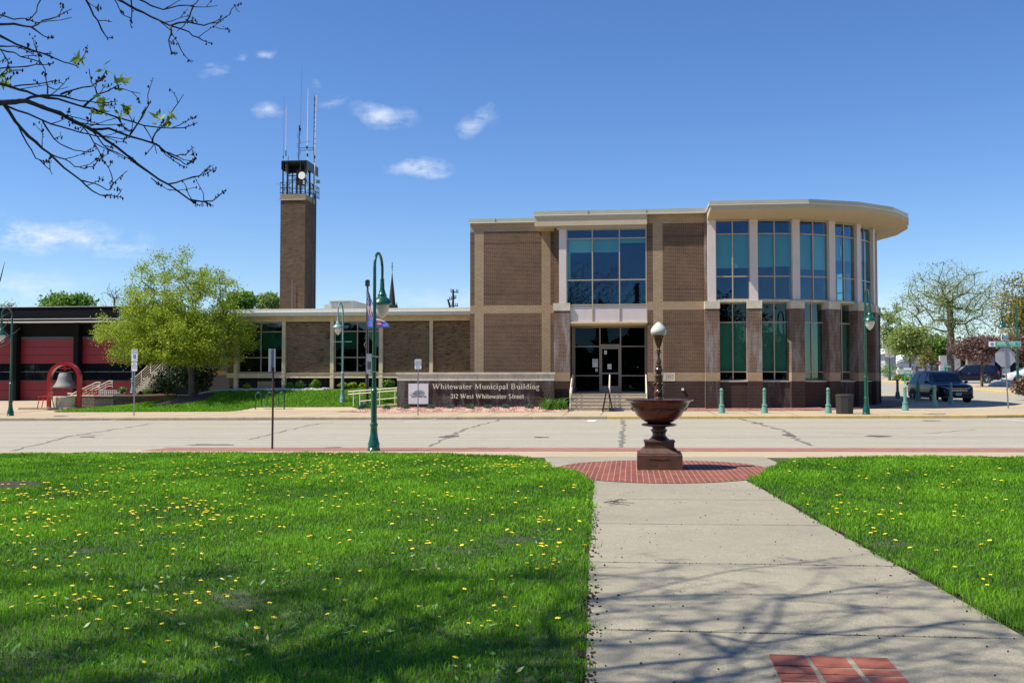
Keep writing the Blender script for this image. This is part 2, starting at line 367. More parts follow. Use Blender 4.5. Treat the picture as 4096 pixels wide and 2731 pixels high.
def gravel(name, cols, scale):
    m = bpy.data.materials.new(name); m.use_nodes = True; nt = m.node_tree
    b = nt.nodes['Principled BSDF']; b.inputs['Roughness'].default_value = .85
    t = nt.nodes.new('ShaderNodeTexCoord')
    v = nt.nodes.new('ShaderNodeTexVoronoi'); v.inputs['Scale'].default_value = scale; nt.links.new(t.outputs['Object'], v.inputs['Vector'])
    sp = nt.nodes.new('ShaderNodeSeparateColor'); nt.links.new(v.outputs['Color'], sp.inputs[0])
    r = nt.nodes.new('ShaderNodeValToRGB'); r.color_ramp.interpolation = 'CONSTANT'
    while len(r.color_ramp.elements) < len(cols): r.color_ramp.elements.new(.5)
    for i, c in enumerate(cols): r.color_ramp.elements[i].position = i / len(cols); r.color_ramp.elements[i].color = (*c, 1)
    nt.links.new(sp.outputs[0], r.inputs[0]); nt.links.new(r.outputs[0], b.inputs['Base Color'])
    bp = N(nt, 'ShaderNodeBump', Strength=.9, Distance=.03); nt.links.new(v.outputs['Distance'], bp.inputs['Height']); bp.invert = True
    nt.links.new(bp.outputs[0], b.inputs['Normal'])
    M[name] = m
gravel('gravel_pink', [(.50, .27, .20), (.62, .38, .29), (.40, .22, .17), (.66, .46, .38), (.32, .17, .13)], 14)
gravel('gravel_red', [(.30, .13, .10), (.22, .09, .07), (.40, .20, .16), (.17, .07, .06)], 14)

def paver_mat(name, c1, c2, mortar, w, h, ms, rot=0., offs=.5):
    m = bpy.data.materials.new(name); m.use_nodes = True; nt = m.node_tree
    b = nt.nodes['Principled BSDF']; b.inputs['Roughness'].default_value = .75; b.inputs['Specular IOR Level'].default_value = .3
    t = nt.nodes.new('ShaderNodeTexCoord'); mp = nt.nodes.new('ShaderNodeMapping'); mp.inputs['Rotation'].default_value = (0, 0, rot)
    nt.links.new(t.outputs['Object'], mp.inputs[0])
    bt = nt.nodes.new('ShaderNodeTexBrick'); nt.links.new(mp.outputs[0], bt.inputs['Vector']); bt.offset = offs
    bt.inputs['Scale'].default_value = 1; bt.inputs['Brick Width'].default_value = w; bt.inputs['Row Height'].default_value = h
    bt.inputs['Mortar Size'].default_value = ms; bt.inputs['Mortar Smooth'].default_value = .1
    bt.inputs['Color1'].default_value = (*c1, 1); bt.inputs['Color2'].default_value = (*c2, 1); bt.inputs['Mortar'].default_value = (*mortar, 1)
    n = N(nt, 'ShaderNodeTexNoise', Scale=3., Detail=6., Roughness=.7); nt.links.new(t.outputs['Object'], n.inputs['Vector'])
    mr = N(nt, 'ShaderNodeMapRange'); mr.inputs[1].default_value = .3; mr.inputs[2].default_value = .7; mr.inputs[3].default_value = .78; mr.inputs[4].default_value = 1.22
    nt.links.new(n.outputs[0], mr.inputs[0])
    mx = nt.nodes.new('ShaderNodeMix'); mx.data_type = 'RGBA'; mx.blend_type = 'MULTIPLY'; mx.inputs[0].default_value = 1
    nt.links.new(bt.outputs[0], mx.inputs[6]); nt.links.new(mr.outputs[0], mx.inputs[7]); nt.links.new(mx.outputs[2], b.inputs['Base Color'])
    M[name] = m
paver_mat('paver_disc', (.25, .078, .050), (.19, .058, .040), (.33, .235, .17), 1.6, .098, .0065, math.pi / 2)
paver_mat('paver_strip', (.33, .145, .11), (.27, .115, .09), (.33, .2, .15), .2, .1, .006)
mat('paver_brick', (.36, .105, .052), .7, c2=(.26, .075, .045), vs=7, bump=.3, bs=60, det=6)
speckle('mortar', (.30, .265, .20), fine=.3, big=.2, fs=90)

# ------------------------------------------------------------------ mesh builder
class MB:
    def __init__(s): s.v = []; s.f = []; s.m = []; s.mats = []
    def mi(s, m):
        if m not in s.mats: s.mats.append(m)
        return s.mats.index(m)
    def add(s, vs, fs, m):
        o = len(s.v); s.v += [tuple(p) for p in vs]; k = s.mi(m)
        for f in fs: s.f.append(tuple(o + i for i in f)); s.m.append(k)
    def quad(s, a, b, c, d, m): s.add([a, b, c, d], [(0, 1, 2, 3)], m)
    def box(s, x0, x1, y0, y1, z0, z1, m):
        s.add([(x0, y0, z0), (x1, y0, z0), (x1, y1, z0), (x0, y1, z0), (x0, y0, z1), (x1, y0, z1), (x1, y1, z1), (x0, y1, z1)],
              [(0, 3, 2, 1), (4, 5, 6, 7), (0, 1, 5, 4), (1, 2, 6, 5), (2, 3, 7, 6), (3, 0, 4, 7)], m)
    def obox(s, o, t, n, a0, a1, b0, b1, z0, z1, m):
        """box in a frame: origin o, along t, outward n (plan vectors)"""
        o = Vector(o); t = Vector(t); n = Vector(n)
        def q(a, b, z): w = o + t * a + n * b; return (w.x, w.y, z)
        s.add([q(a0, b1, z0), q(a1, b1, z0), q(a1, b0, z0), q(a0, b0, z0), q(a0, b1, z1), q(a1, b1, z1), q(a1, b0, z1), q(a0, b0, z1)],
              [(0, 3, 2, 1), (4, 5, 6, 7), (0, 1, 5, 4), (1, 2, 6, 5), (2, 3, 7, 6), (3, 0, 4, 7)], m)
    def tube(s, pts, rad, m, n=8, cap=True):
        pts = [Vector(p) for p in pts]
        if not isinstance(rad, (list, tuple)): rad = [rad] * len(pts)
        ring = []; o = len(s.v); k = s.mi(m); up = None
        for i, p in enumerate(pts):
            d = (pts[min(i + 1, len(pts) - 1)] - pts[max(i - 1, 0)])
            if d.length < 1e-9: d = Vector((0, 0, 1))
            d.normalize()
            if up is None:
                up = d.cross(Vector((0, 0, 1)))
                if up.length < .05: up = d.cross(Vector((1, 0, 0)))
            up = (up - d * up.dot(d)); up.normalize(); w = d.cross(up)
            for j in range(n):
                a = 2 * math.pi * j / n + math.pi / n
                q = p + up * (math.cos(a) * rad[i]) + w * (math.sin(a) * rad[i]); s.v.append((q.x, q.y, q.z))
        for i in range(len(pts) - 1):
            for j in range(n):
                a = o + i * n + j; b = o + i * n + (j + 1) % n
                s.f.append((a, a + n, b + n, b)); s.m.append(k)
        if cap:
            s.f.append(tuple(o + j for j in range(n))); s.m.append(k)
            s.f.append(tuple(o + (len(pts) - 1) * n + j for j in reversed(range(n)))); s.m.append(k)
    def lathe(s, prof, m, n=24, c=(0, 0, 0), flute=0, fr=(0, 0)):
        o = len(s.v); k = s.mi(m)
        for (r, z) in prof:
            for j in range(n):
                a = 2 * math.pi * j / n; rr = r
                if flute and fr[0] <= z <= fr[1]: rr = r * (1 - .10 * (j % 2))
                s.v.append((c[0] + rr * math.cos(a), c[1] + rr * math.sin(a), c[2] + z))
        for i in range(len(prof) - 1):
            for j in range(n):
                a = o + i * n + j; b = o + i * n + (j + 1) % n
                s.f.append((a, b, b + n, a + n)); s.m.append(k)
        s.f.append(tuple(o + j for j in reversed(range(n)))); s.m.append(k)
        s.f.append(tuple(o + (len(prof) - 1) * n + j for j in range(n))); s.m.append(k)
    def poly(s, pts, m):
        """flat (or nearly flat) polygon, tessellated, facing up"""
        P3 = [Vector(p) for p in pts]
        tr = tessellate_polygon([[Vector((p.x, p.y, 0)) for p in P3]])
        fs = []
        for t in tr:
            a, b, c = (P3[i] for i in t)
            if (b - a).cross(c - a).z < 0: t = (t[0], t[2], t[1])
            fs.append(tuple(t))
        s.add(P3, fs, m)
    def prism(s, pts, d, m):
        """extrude a planar outline (3D points, counter-clockwise seen from the front) along vector d"""
        pts = [Vector(p) for p in pts]; d = Vector(d); n = len(pts)
        s.add(pts + [p + d for p in pts], [tuple(range(n)), tuple(range(2 * n - 1, n - 1, -1))] +
              [(i, i + n, (i + 1) % n + n, (i + 1) % n) for i in range(n)], m)
    def build(s, name, parent=None, smooth=False, auto=None):
        me = bpy.data.meshes.new(name)
        me.from_pydata(s.v, [], s.f)
        for m in s.mats: me.materials.append(M[m])
        me.polygons.foreach_set('material_index', s.m)
        if smooth: me.polygons.foreach_set('use_smooth', [True] * len(s.f))
        me.update()
        if auto: me.set_sharp_from_angle(angle=math.radians(auto))
        o = bpy.data.objects.new(name, me); col.objects.link(o)
        if parent is not None:
            o.parent = parent
            if parent.get('_w'): o.matrix_parent_inverse = Matrix.Translation(-Vector(parent['_w']))
            if parent.get('_ww'): o['_ww'] = 1
        return o

def tag(o, label=None, cat=None, group=None, kind=None):
    if label: o['label'] = label
    if cat: o['category'] = cat
    if group: o['group'] = group
    if kind: o['kind'] = kind
    return o
def thing(name, label, cat, loc=(0, 0, 0), rz=0, group=None, world_parts=False):
    o = bpy.data.objects.new(name, None); col.objects.link(o); o.empty_display_size = .2
    o.location = loc; o.rotation_euler = (0, 0, rz)
    if world_parts: o['_w'] = tuple(loc)
    tag(o, label, cat, group); return o
def dup(root, loc, rz=0, label=None, group=None, scale=None):
    def cp(o, par):
        c = o.copy(); col.objects.link(c)
        if par is not None: c.parent = par; c.matrix_parent_inverse = o.matrix_parent_inverse.copy()
        for ch in o.children: cp(ch, c)
        return c
    r = cp(root, None); r.location = loc; r.rotation_euler = (0, 0, rz)
    if scale: r.scale = scale
    if label: r['label'] = label
    if group: r['group'] = group
    return r
def struct(mb, name, kind='structure', smooth=False):
    o = mb.build(name, smooth=smooth); o['kind'] = kind; return o

# ------------------------------------------------------------------ text helpers
def text_mesh(txt, size, name, mname, loc, rot, parent, extrude=.002, align='CENTER', sx=1.0):
    cu = bpy.data.curves.new(name, 'FONT'); cu.body = txt; cu.size = size; cu.extrude = extrude; cu.align_x = align; cu.align_y = 'CENTER'
    cu.resolution_u = 3
    to = bpy.data.objects.new(name + '_tmp', cu); col.objects.link(to)
    dg = bpy.context.evaluated_depsgraph_get(); dg.update()
    me = bpy.data.meshes.new_from_object(to.evaluated_get(dg))
    bpy.data.objects.remove(to); bpy.data.curves.remove(cu)
    me.name = name
    me.materials.clear(); me.materials.append(M[mname])
    o = bpy.data.objects.new(name, me); col.objects.link(o)
    mt = Matrix.Translation(loc) @ rot.to_4x4() @ Matrix.Diagonal((sx, 1, 1, 1))
    me.transform(mt)
    if parent is not None:
        o.parent = parent
        if parent.get('_w'): o.matrix_parent_inverse = Matrix.Translation(-Vector(parent['_w']))
    return o
FRONT = Matrix.Rotation(math.pi / 2, 3, 'X')      # text facing -Y

def arc(cx, cy, rx, ry, a0, a1, n=10):
    return [(cx + rx * math.cos(math.radians(a0 + (a1 - a0) * i / n)), cy + ry * math.sin(math.radians(a0 + (a1 - a0) * i / n))) for i in range(n + 1)]
TK, TN = .15, .07
def st(x, y0, y1, w=TK): return ([(x, y0), (x, y1)], w)
def sf(x, y, h=.14): return ([(x - h, y), (x + h, y)], TN)
GL = {
 'W': (1.42, [([(.16, 1), (.42, .0)], TK), ([(.42, 0), (.70, 1)], TN), ([(.66, 1), (.94, 0)], TK), ([(.94, 0), (1.24, 1)], TN), sf(.16, .97, .17), sf(.68, .97, .17), sf(1.24, .97, .14)]),
 'M': (1.28, [st(.2, 0, 1, TN), ([(.2, 1), (.62, .05)], TK), ([(.62, .05), (1.02, 1)], TN), st(1.04, 0, 1), sf(.18, .03), sf(.14, .97, .1), sf(1.06, .03, .17), sf(1.08, .97, .12)]),
 'B': (.96, [st(.22, 0, 1), (arc(.42, .75, .26, .23, -90, 90), .1), (arc(.44, .26, .32, .24, -90, 90), .11), ([(.2, .98), (.45, .98)], TN), ([(.2, .52), (.45, .52)], TN), ([(.2, .03), (.45, .03)], TN), sf(.18, .03, .12), sf(.18, .97, .12)]),
 'S': (.78, [(arc(.38, .75, .23, .22, 40, 250), .1), ([(.3, .56), (.5, .44)], .14), (arc(.38, .26, .25, .24, 70, -140), .1)]),
 's': (.54, [(arc(.27, .48, .15, .15, 40, 250), .08), ([(.2, .38), (.36, .28)], .1), (arc(.27, .17, .17, .16, 70, -140), .08)]),
 'h': (.74, [st(.2, 0, 1), (arc(.38, .42, .19, .22, 150, 0), .09), st(.57, 0, .44), sf(.2, .03), sf(.57, .03), sf(.13, .97, .07)]),
 'i': (.4, [st(.2, 0, .64), ([(.2, .84), (.2, .98)], .15), sf(.2, .03), sf(.13, .63, .07)]),
 't': (.46, [([(.22, .88), (.22, .16)], .14), (arc(.34, .14, .12, .12, 180, 300), .08), ([(.06, .62), (.42, .62)], TN)]),
 'e': (.64, [(arc(.32, .32, .24, .31, 0, 320), .11), ([(.1, .36), (.54, .36)], TN)]),
 'w': (1.02, [([(.12, .65), (.33, 0)], .13), ([(.33, 0), (.52, .65)], TN), ([(.48, .65), (.70, 0)], .13), ([(.70, 0), (.90, .65)], TN), sf(.13, .63, .12), sf(.5, .63, .12), sf(.9, .63, .1)]),
 'a': (.62, [(arc(.28, .48, .2, .15, 160, 20), .09), st(.46, .04, .5, .13), (arc(.27, .17, .18, .17, 90, 330), .1), ([(.27, .35), (.46, .40)], TN), ([(.46, .04), (.58, .06)], TN)]),
 'r': (.54, [st(.2, 0, .64), (arc(.40, .44, .16, .18, 150, 50), .1), sf(.2, .03), sf(.13, .63, .07)]),
 'u': (.74, [st(.19, .2, .64), (arc(.36, .22, .18, .2, 180, 340), .09), st(.56, 0, .64), sf(.12, .63, .07), sf(.5, .63, .07), ([(.56, .03), (.68, .03)], TN)]),
 'n': (.74, [st(.2, 0, .64), (arc(.38, .42, .19, .22, 150, 0), .09), st(.57, 0, .44), sf(.2, .03), sf(.57, .03), sf(.13, .63, .07)]),
 'c': (.58, [(arc(.32, .32, .24, .31, 45, 315), .12)]),
 'p': (.70, [st(.2, -.3, .64), (arc(.38, .32, .22, .30, -150, 150), .11), sf(.2, -.28), sf(.13, .63, .07)]),
 'l': (.4, [st(.2, 0, 1), sf(.2, .03), sf(.13, .97, .07)]),
 'd': (.70, [st(.52, 0, 1), (arc(.33, .32, .22, .30, 30, 330), .11), sf(.45, .97, .07), ([(.52, .03), (.64, .03)], TN)]),
 'g': (.64, [(arc(.28, .43, .18, .2, 0, 360), .1), (arc(.30, -.12, .23, .16, 0, 360), .09), ([(.2, .24), (.2, .08)], .09), ([(.2, .06), (.46, .0)], .1), ([(.42, .58), (.58, .6)], .08)]),
 '3': (.66, [(arc(.3, .76, .2, .2, 150, -80), .1), (arc(.3, .28, .24, .26, 80, -150), .11)]),
 '1': (.5, [st(.27, 0, 1, .13), sf(.27, .03, .14), ([(.12, .84), (.27, .97)], TN)]),
 '2': (.66, [(arc(.31, .72, .21, .25, 160, -10), .1), ([(.51, .66), (.1, .06)], .09), ([(.1, .06), (.56, .06)], .13)]),
 '9': (.66, [(arc(.32, .68, .22, .29, 0, 360), .1), ([(.54, .68), (.48, .3), (.22, .02)], .1)]),
 '7': (.62, [([(.1, .93), (.55, .93)], .12), ([(.55, .93), (.24, 0)], .1)]),
 ' ': (.42, []),
}
def serif_text(mb, txt, x, z, y, h, m, depth=.05, xs=1.0, total=None, wk=1.0):
    """stroke-drawn roman letters facing -Y"""
    adv = sum(GL[c][0] for c in txt)
    if total: xs = total / (adv * h)
    for c in txt:
        a, strokes = GL[c]
        for pts, w in strokes:
            w *= h * .5 * wk
            L = [Vector((x + p[0] * h * xs, z + p[1] * h)) for p in pts]
            lo, hi = [], []
            for i, p in enumerate(L):
                d = L[min(i + 1, len(L) - 1)] - L[max(i - 1, 0)]
                if d.length < 1e-9: d = Vector((1, 0))
                d.normalize(); nrm = Vector((-d.y, d.x)); hi.append(p + nrm * w); lo.append(p - nrm * w)
            for i in range(len(L) - 1):
                q = [lo[i], lo[i + 1], hi[i + 1], hi[i]]
                mb.prism([(p.x, y, p.y) for p in q], (0, depth, 0), m)
        x += a * h * xs

# ------------------------------------------------------------------ sheets following the terrain
def clip(poly, c, keep_gt):
    out = []
    for i in range(len(poly)):
        a, b = poly[i], poly[(i + 1) % len(poly)]
        ia = (a[1] >= c) == keep_gt or a[1] == c; ib = (b[1] >= c) == keep_gt or b[1] == c
        if ia: out.append(a)
        if (a[1] - c) * (b[1] - c) < 0:
            t = (c - a[1]) / (b[1] - a[1]); out.append((a[0] + t * (b[0] - a[0]), c))
    return out
def sheet(mb, poly, m, dz=0., f=gz0, brk=YB):
    ys = [p[1] for p in poly]; lo, hi = min(ys), max(ys)
    cuts = [lo] + [y for y in brk if lo < y < hi] + [hi]
    for a, b in zip(cuts[:-1], cuts[1:]):
        q = clip(clip(poly, a, True), b, False)
        if len(q) < 3: continue
        mb.poly([(x, y, f(x, y) + dz) for x, y in q], m)
def grid_sheet(mb, x0, x1, y0, y1, nx, ny, f, m, dz=0., inside=None):
    o = len(mb.v); k = mb.mi(m)
    for j in range(ny + 1):
        for i in range(nx + 1):
            x = x0 + (x1 - x0) * i / nx; y = y0 + (y1 - y0) * j / ny
            mb.v.append((x, y, f(x, y) + dz))
    for j in range(ny):
        for i in range(nx):
            x = x0 + (x1 - x0) * (i + .5) / nx; y = y0 + (y1 - y0) * (j + .5) / ny
            if inside and not inside(x, y): continue
            a = o + j * (nx + 1) + i
            mb.f.append((a, a + 1, a + nx + 2, a + nx + 1)); mb.m.append(k)

KN = 26.75      # near kerb line of the street
KF = 42.0       # far kerb line
g = MB()
g.v = []; 
sheet(g, [(-700, -80), (900, -80), (900, 1400), (-700, 1400)], 'far_grass', 0, gg, brk=[0, 18, 20, 22, 24, 26.8, 42, 45, 46, 60, 200, 600])
struct(g, 'ground')
g = MB(); sheet(g, [(-200, 22.6), (200, 22.6), (200, KF + 3), (-200, KF + 3)], 'road_concrete', -.004, gr)
struct(g, 'road')
g = MB(); sheet(g, [(12.5, KF + 3.0), (25.3, KF + 3.0), (25.3, 200), (12.5, 200)], 'road_concrete', -.004); struct(g, 'side_road')
g = MB(); sheet(g, [(29.5, 88), (80, 70), (120, 200), (29.5, 200)], 'lot_asphalt', .03)
struct(g, 'parking_lot')
# near sidewalk, kerb and paver band (park side)
NB = [(-200, 24.75), (-14.0, 24.95), (-13.3, 25.2), (-13.0, KN), (200, KN)]      # kerb edge polyline with the parking bay bump-out
def gn(x, y): return gz0(x, y) - .012
g = MB(); sheet(g, [(-200, 20.0), (200, 20.0), (200, KN - .18), (-12.9, KN - .18), (-13.2, 25.05), (-14.0, 24.8), (-200, 24.6)], 'walk_concrete', 0, gn)
struct(g, 'near_sidewalk')
g = MB(); sheet(g, [(-12.9, 25.1), (60, 24.75), (60, KN - .2), (-12.75, KN - .2)], 'paver_strip', .005, gn); struct(g, 'paver_band')
def kerb(name, pts, f, wid, h, m, m_from=None, mats=None, gap=3.05):
    """kerb run along plan points, split in sections with dark joints"""
    g = MB()
    for (a, b) in zip(pts[:-1], pts[1:]):
        a = Vector(a); b = Vector(b); L = (b - a).length; n = max(1, int(L / gap)); t = (b - a) / L; nr = Vector((-t.y, t.x))
        for i in range(n):
            p = a + t * (L * i / n); q = a + t * (L * (i + 1) / n) - t * (.012 if n > 1 else 0)
            mm = m(p) if callable(m) else m
            z = lambda w, dz: (w.x, w.y, f(w.x, w.y) + dz)
            g.add([z(p, -.15), z(p + nr * .0, h - .03), z(p + nr * .03, h), z(p + nr * wid, h), z(p + nr * wid, -.15),
                   z(q, -.15), z(q + nr * .0, h - .03), z(q + nr * .03, h), z(q + nr * wid, h), z(q + nr * wid, -.15)],
                  [(0, 5, 6, 1), (1, 6, 7, 2), (2, 7, 8, 3), (3, 8, 9, 4), (0, 1, 2, 3, 4), (9, 8, 7, 6, 5)], mm)
    return struct(g, name)
kerb('near_kerb', [tuple(p) for p in reversed(NB)], gr, .17, .10, 'kerb_concrete')
def far_m(p):
    return 'kerb_yellow' if p.x > -1.2 and p.x < 24 else 'kerb_concrete'
FK = [(-200, KF), (-30, KF), (-20, KF), (-1.0, KF), (14.2, KF)]
CORN = [(14.2, KF), (17.2, KF + .9), (19.2, KF + 2.6), (20.2, KF + 5.2), (20.3, 52.0), (19.2, 54.2), (16.9, 55.3), (16.6, 56.2), (16.6, 120)]
kerb('far_kerb', FK + CORN[1:], gz0, .17, .135, far_m)
kerb('side_kerb', [(25.3, 200), (25.3, 47.5), (27.0, 44.5), (31, KF + 1.0), (200, KF + 1.0)], gz0, .3, .14, 'kerb_yellow')
g = MB(); inner = [(x - .1, y + .12) for x, y in CORN]
sheet(g, [(-200, KF + .16)] + [(14.2, KF + .16)] + [(x - .15, y + .05) for x, y in CORN[1:]] + [(8, 120), (8, 60), (-60, 60), (-200, 60)], 'walk_concrete', .001, gs)
struct(g, 'sidewalk')
# sidewalk joints
g = MB()
for i in range(46):
    x = -58 + i * 1.62
    if x > 14: break
    if -60 < x: g.add([(x, 42.2, gs(x, 42.2) + .005), (x + .022, 42.2, gs(x, 42.2) + .005), (x + .022, 47.4, gs(x, 47.4) + .005), (x, 47.4, gs(x, 47.4) + .005)], [(0, 1, 2, 3)], 'crack')
struct(g, 'sidewalk_joints')
g = MB(); sheet(g, [(25.6, 47), (28, KF + 1.3), (200, KF + 1.3), (200, 60), (60, 75), (30, 88), (29.3, 110), (29.3, 200), (25.6, 200)], 'walk_concrete', .005, gs)
struct(g, 'east_sidewalk')
g = MB(); sheet(g, [(-80, 46), (-31.6, 46), (-30.5, 60), (-26, 66.5), (-80, 66.5)], 'walk_concrete', .012, gs); struct(g, 'driveway')

# the park path
PL = [(-.15, -12), (-.2, 0), (-.25, 5.4), (-.31, 7.2), (-.38, 8.9), (-.46, 11.6), (-.6, 16.2)]
PR = [(1.86, 16.6), (2.0, 14.4), (2.1, 12.1), (2.24, 9.7), (2.36, 8.1), (2.43, 6.6), (2.5, 4), (2.6, -12)]
g = MB(); sheet(g, PL + [(-.8, 17.4), (-1.5, 18.6), (-1.9, 22), (-1.9, 22.5), (2.9, 22.5), (2.9, 20.2), (2.4, 18.5), (1.9, 17.2)] + PR, 'path_concrete', .012)
struct(g, 'path')
g = MB()
rj = random.Random(4)
for y in (-.4, 1.9, 4.2, 6.55, 9.0, 11.46, 13.85):
    n = 24
    for i in range(n):
        x0 = -.45 + 2.85 * i / n; x1 = -.45 + 2.85 * (i + 1) / n; w = .004 + rj.random() * .004
        xl = np.interp(y, [p[1] for p in PL], [p[0] for p in PL]); xr = np.interp(y, [p[1] for p in reversed(PR)], [p[0] for p in reversed(PR)])
        if x0 < xl - .1 or x1 > xr + .1: continue
        g.add([(x0, y - w, gz0(x0, y) + .0165), (x1, y - w, gz0(x1, y) + .0165), (x1, y + w, gz0(x1, y) + .0165), (x0, y + w, gz0(x0, y) + .0165)], [(0, 1, 2, 3)], 'tar')
struct(g, 'path_joints')
# red paver disc round the fountain
DC = (.56, 18.55)
g = MB(); sheet(g, [(DC[0] + 1.99 * math.cos(a), DC[1] + 2.5 * math.sin(a)) for a in [2 * math.pi * i / 64 for i in range(64)]], 'paver_disc', .02)
struct(g, 'paver_disc')
# memorial bricks set in the path
ms = MB(); sheet(ms, [(.76, 4.9), (1.49, 4.9), (1.49, 6.03), (.76, 6.03)], 'mortar', .017)
bs_root = thing('memorial_brick_inlay', 'patch of nine red bricks with pale joints let into the path at the bottom edge', 'paving', (1.12, 5.5, 0), world_parts=True)
ms.build('mortar_bed', bs_root)
rr = random.Random(2)
for (y0, y1) in ((5.79, 6.005), (5.645, 5.76), (5.50, 5.62), (5.28, 5.47), (5.10, 5.25)):
    for i in range(3):
        b = MB(); x0 = .79 + i * .232 + rr.uniform(-.003, .003); s = .0
        z = gz0(1.1, 5.6)
        b.box(x0, x0 + .2, y0, y1, z - .03, z + .021 + rr.uniform(0, .002), 'paver_brick'); b.build('red_brick', bs_root)

# ------------------------------------------------------------------ road markings, cracks, patches
def ground_px(x, v, f=gz0): return G(x, v, f)
def crack(mb, pts, w, m, f=gr, rng=random.Random(8)):
    q = []
    for (a, b) in zip(pts[:-1], pts[1:]):
        a = G(a[0], a[1], gr); b = G(b[0], b[1], gr); n = max(2, int((b - a).length / .35))
        for i in range(n): q.append(a.lerp(b, i / n))
    q.append(b)
    prev = None
    for i, p in enumerate(q):
        d = (q[min(i + 1, len(q) - 1)] - q[max(0, i - 1)]); d.z = 0; d.normalize(); nr = Vector((-d.y, d.x, 0))
        p = p + nr * rng.uniform(-.1, .1) ; ww = w * rng.uniform(.4, 1.5)
        a = p + nr * ww; c = p - nr * ww
        a.z = gr(a.x, a.y) + .001; c.z = gr(c.x, c.y) + .001
        if prev: mb.add([prev[0], prev[1], c, a], [(0, 1, 2, 3)], m)
        prev = (a, c)
k = 4096 / 2352
g = MB()
for pts, w in [([(22, 1035), (80, 1022), (150, 1003), (235, 990), (350, 972)], .05), ([(575, 1008), (640, 992), (735, 972), (765, 970)], .05),
               ([(985, 1025), (1030, 1003), (1070, 985), (1140, 966), (1150, 962)], .05), ([(1432, 1028), (1430, 1005), (1432, 985), (1431, 962)], .06),
               ([(1690, 960), (1790, 985), (1815, 1000), (1860, 1023)], .07), ([(40, 1006), (300, 1005), (600, 1006), (860, 1006), (1240, 1004)], .012),
               ([(1480, 1005), (1800, 1004), (2200, 1004), (2350, 1004)], .012), ([(60, 972), (500, 973), (900, 973)], .012), ([(1480, 1000), (1540, 1000)], .04),
               ([(150, 1003), (160, 1000), (240, 998)], .05), ([(1905, 995), (2050, 998), (2150, 994), (2240, 986)], .02)]:
    crack(g, [(a * k, b * k) for a, b in pts], w, 'crack')
struct(g, 'road_cracks')
g = MB()
rp = random.Random(5)
def patch(cx, cy, rx, ry, m):
    c = G(cx * k, cy * k, gr); a = G((cx + rx) * k, cy * k, gr); bq = G(cx * k, (cy - ry) * k, gr)
    wx = abs(a.x - c.x); wy = abs(bq.y - c.y)
    pts = []
    for i in range(14):
        t = 2 * math.pi * i / 14; q = rp.uniform(.5, 1.15)
        pts.append((c.x + wx * math.cos(t) * q, c.y + wy * math.sin(t) * q))
    g.poly([(x, y, gr(x, y) + .005) for x, y in pts], m)
for a in [(1032, 1002, 24, 2.6), (1243, 1004, 20, 1.6), (1813, 999, 18, 2.6), (2018, 1001, 38, 2.4), (480, 1021, 60, 1.6), (765, 1027, 20, .8), (200, 1003, 24, 1.0), (1742, 972, 18, 1.2), (2135, 966, 25, .8), (1493, 966, 12, 1.)]: patch(*a, 'tar')
struct(g, 'road_patches')
def strip(mb, pts, w, m, f=gr, dz=.003):
    pts = [G(a * k, b * k, f) for a, b in pts]
    for a, b in zip(pts[:-1], pts[1:]):
        d = b - a; d.z = 0; d.normalize(); nr = Vector((-d.y, d.x, 0)) * w
        mb.add([(q.x, q.y, f(q.x, q.y) + dz) for q in (a - nr, b - nr, b + nr, a + nr)], [(0, 1, 2, 3)], m)
g = MB()
for pts, w in [([(930, 969.5), (1362, 967.5)], .05), ([(1362, 964), (1356, 968)], .16), ([(928, 968.5), (1000, 963.5)], .06), ([(170, 970.5), (290, 964.5)], .06), ([(0, 972), (170, 971)], .05),
               ([(590, 970.5), (690, 964.5)], .06), ([(2270, 961), (2400, 969)], .09), ([(2270, 960.5), (2400, 960.5)], .04)]: strip(g, pts, w, 'line_white')
strip(g, [(20, 983), (700, 983), (1400, 981), (2352, 981)], .045, 'line_yellow')
struct(g, 'road_markings')

# ------------------------------------------------------------------ municipal building
YL, YR, YW = 50.6, 49.0, 55.0
Z1, Z2, Z3, Z4 = 1.5, 1.92, 4.97, 5.37
bld = thing('municipal_building', 'two storey brick municipal building with a rounded window bay and a long low wing', 'building', (0, 52, 0), world_parts=True)
def wall_rows(mb, o, t, n, a0, a1, rows, b=0., thick=.3):
    for (z0, z1, m) in rows:
        mb.obox(o, t, n, a0, a1, b - thick, b, z0, z1, m)
FN = ((0, 0), (1, 0), (0, -1))    # facade frame: origin, along +X, outward -Y
def rowsX(mb, Y, x0, x1, rows, thick=.3):
    for (z0, z1, m) in rows: mb.box(x0, x1, Y, Y + thick, z0, z1, m)
def field_rows(top, lowz=-.3, field='brick_field'):
    r = [(lowz, Z1, 'brick_dark'), (Z1, Z2, 'brick_beige')]
    for a, b in ((Z2, Z3), (Z4, top)):
        c1 = 4.25 if a < 3 else 5.93
        r += [(a, c1, field), (c1, c1 + .09, 'brick_course')]
        if a > 3: r += [(c1 + .09, 8.52, field), (8.52, 8.61, 'brick_course'), (8.61, b, field)]
        else: r += [(c1 + .09, b, field)]
    r += [(Z3, Z4, 'brick_beige')]
    return r
w = MB()
TL = 9.18
BX = [(-8.21, -7.98, 0), (-7.98, -7.5, 1), (-7.5, -4.51, 0), (-4.51, -4.06, 1), (-4.06, -3.45, 0)]
for x0, x1, b in BX:
    if b: rowsX(w, YL, x0, x1, [(-.3, Z1, 'brick_dark'), (Z1, TL, 'brick_beige')])
    else: rowsX(w, YL, x0, x1, field_rows(TL))
rowsX(w, YL, -8.21, -3.45, [(TL, 9.62, 'brick_beige')])
w.box(-8.21, -7.9, YL + .3, 66, -.3, 9.62, 'brick_field')
w.box(-3.75, -3.45, YR + .35, YL, -.3, 9.2, 'brick_field')     # closes the bay on its left
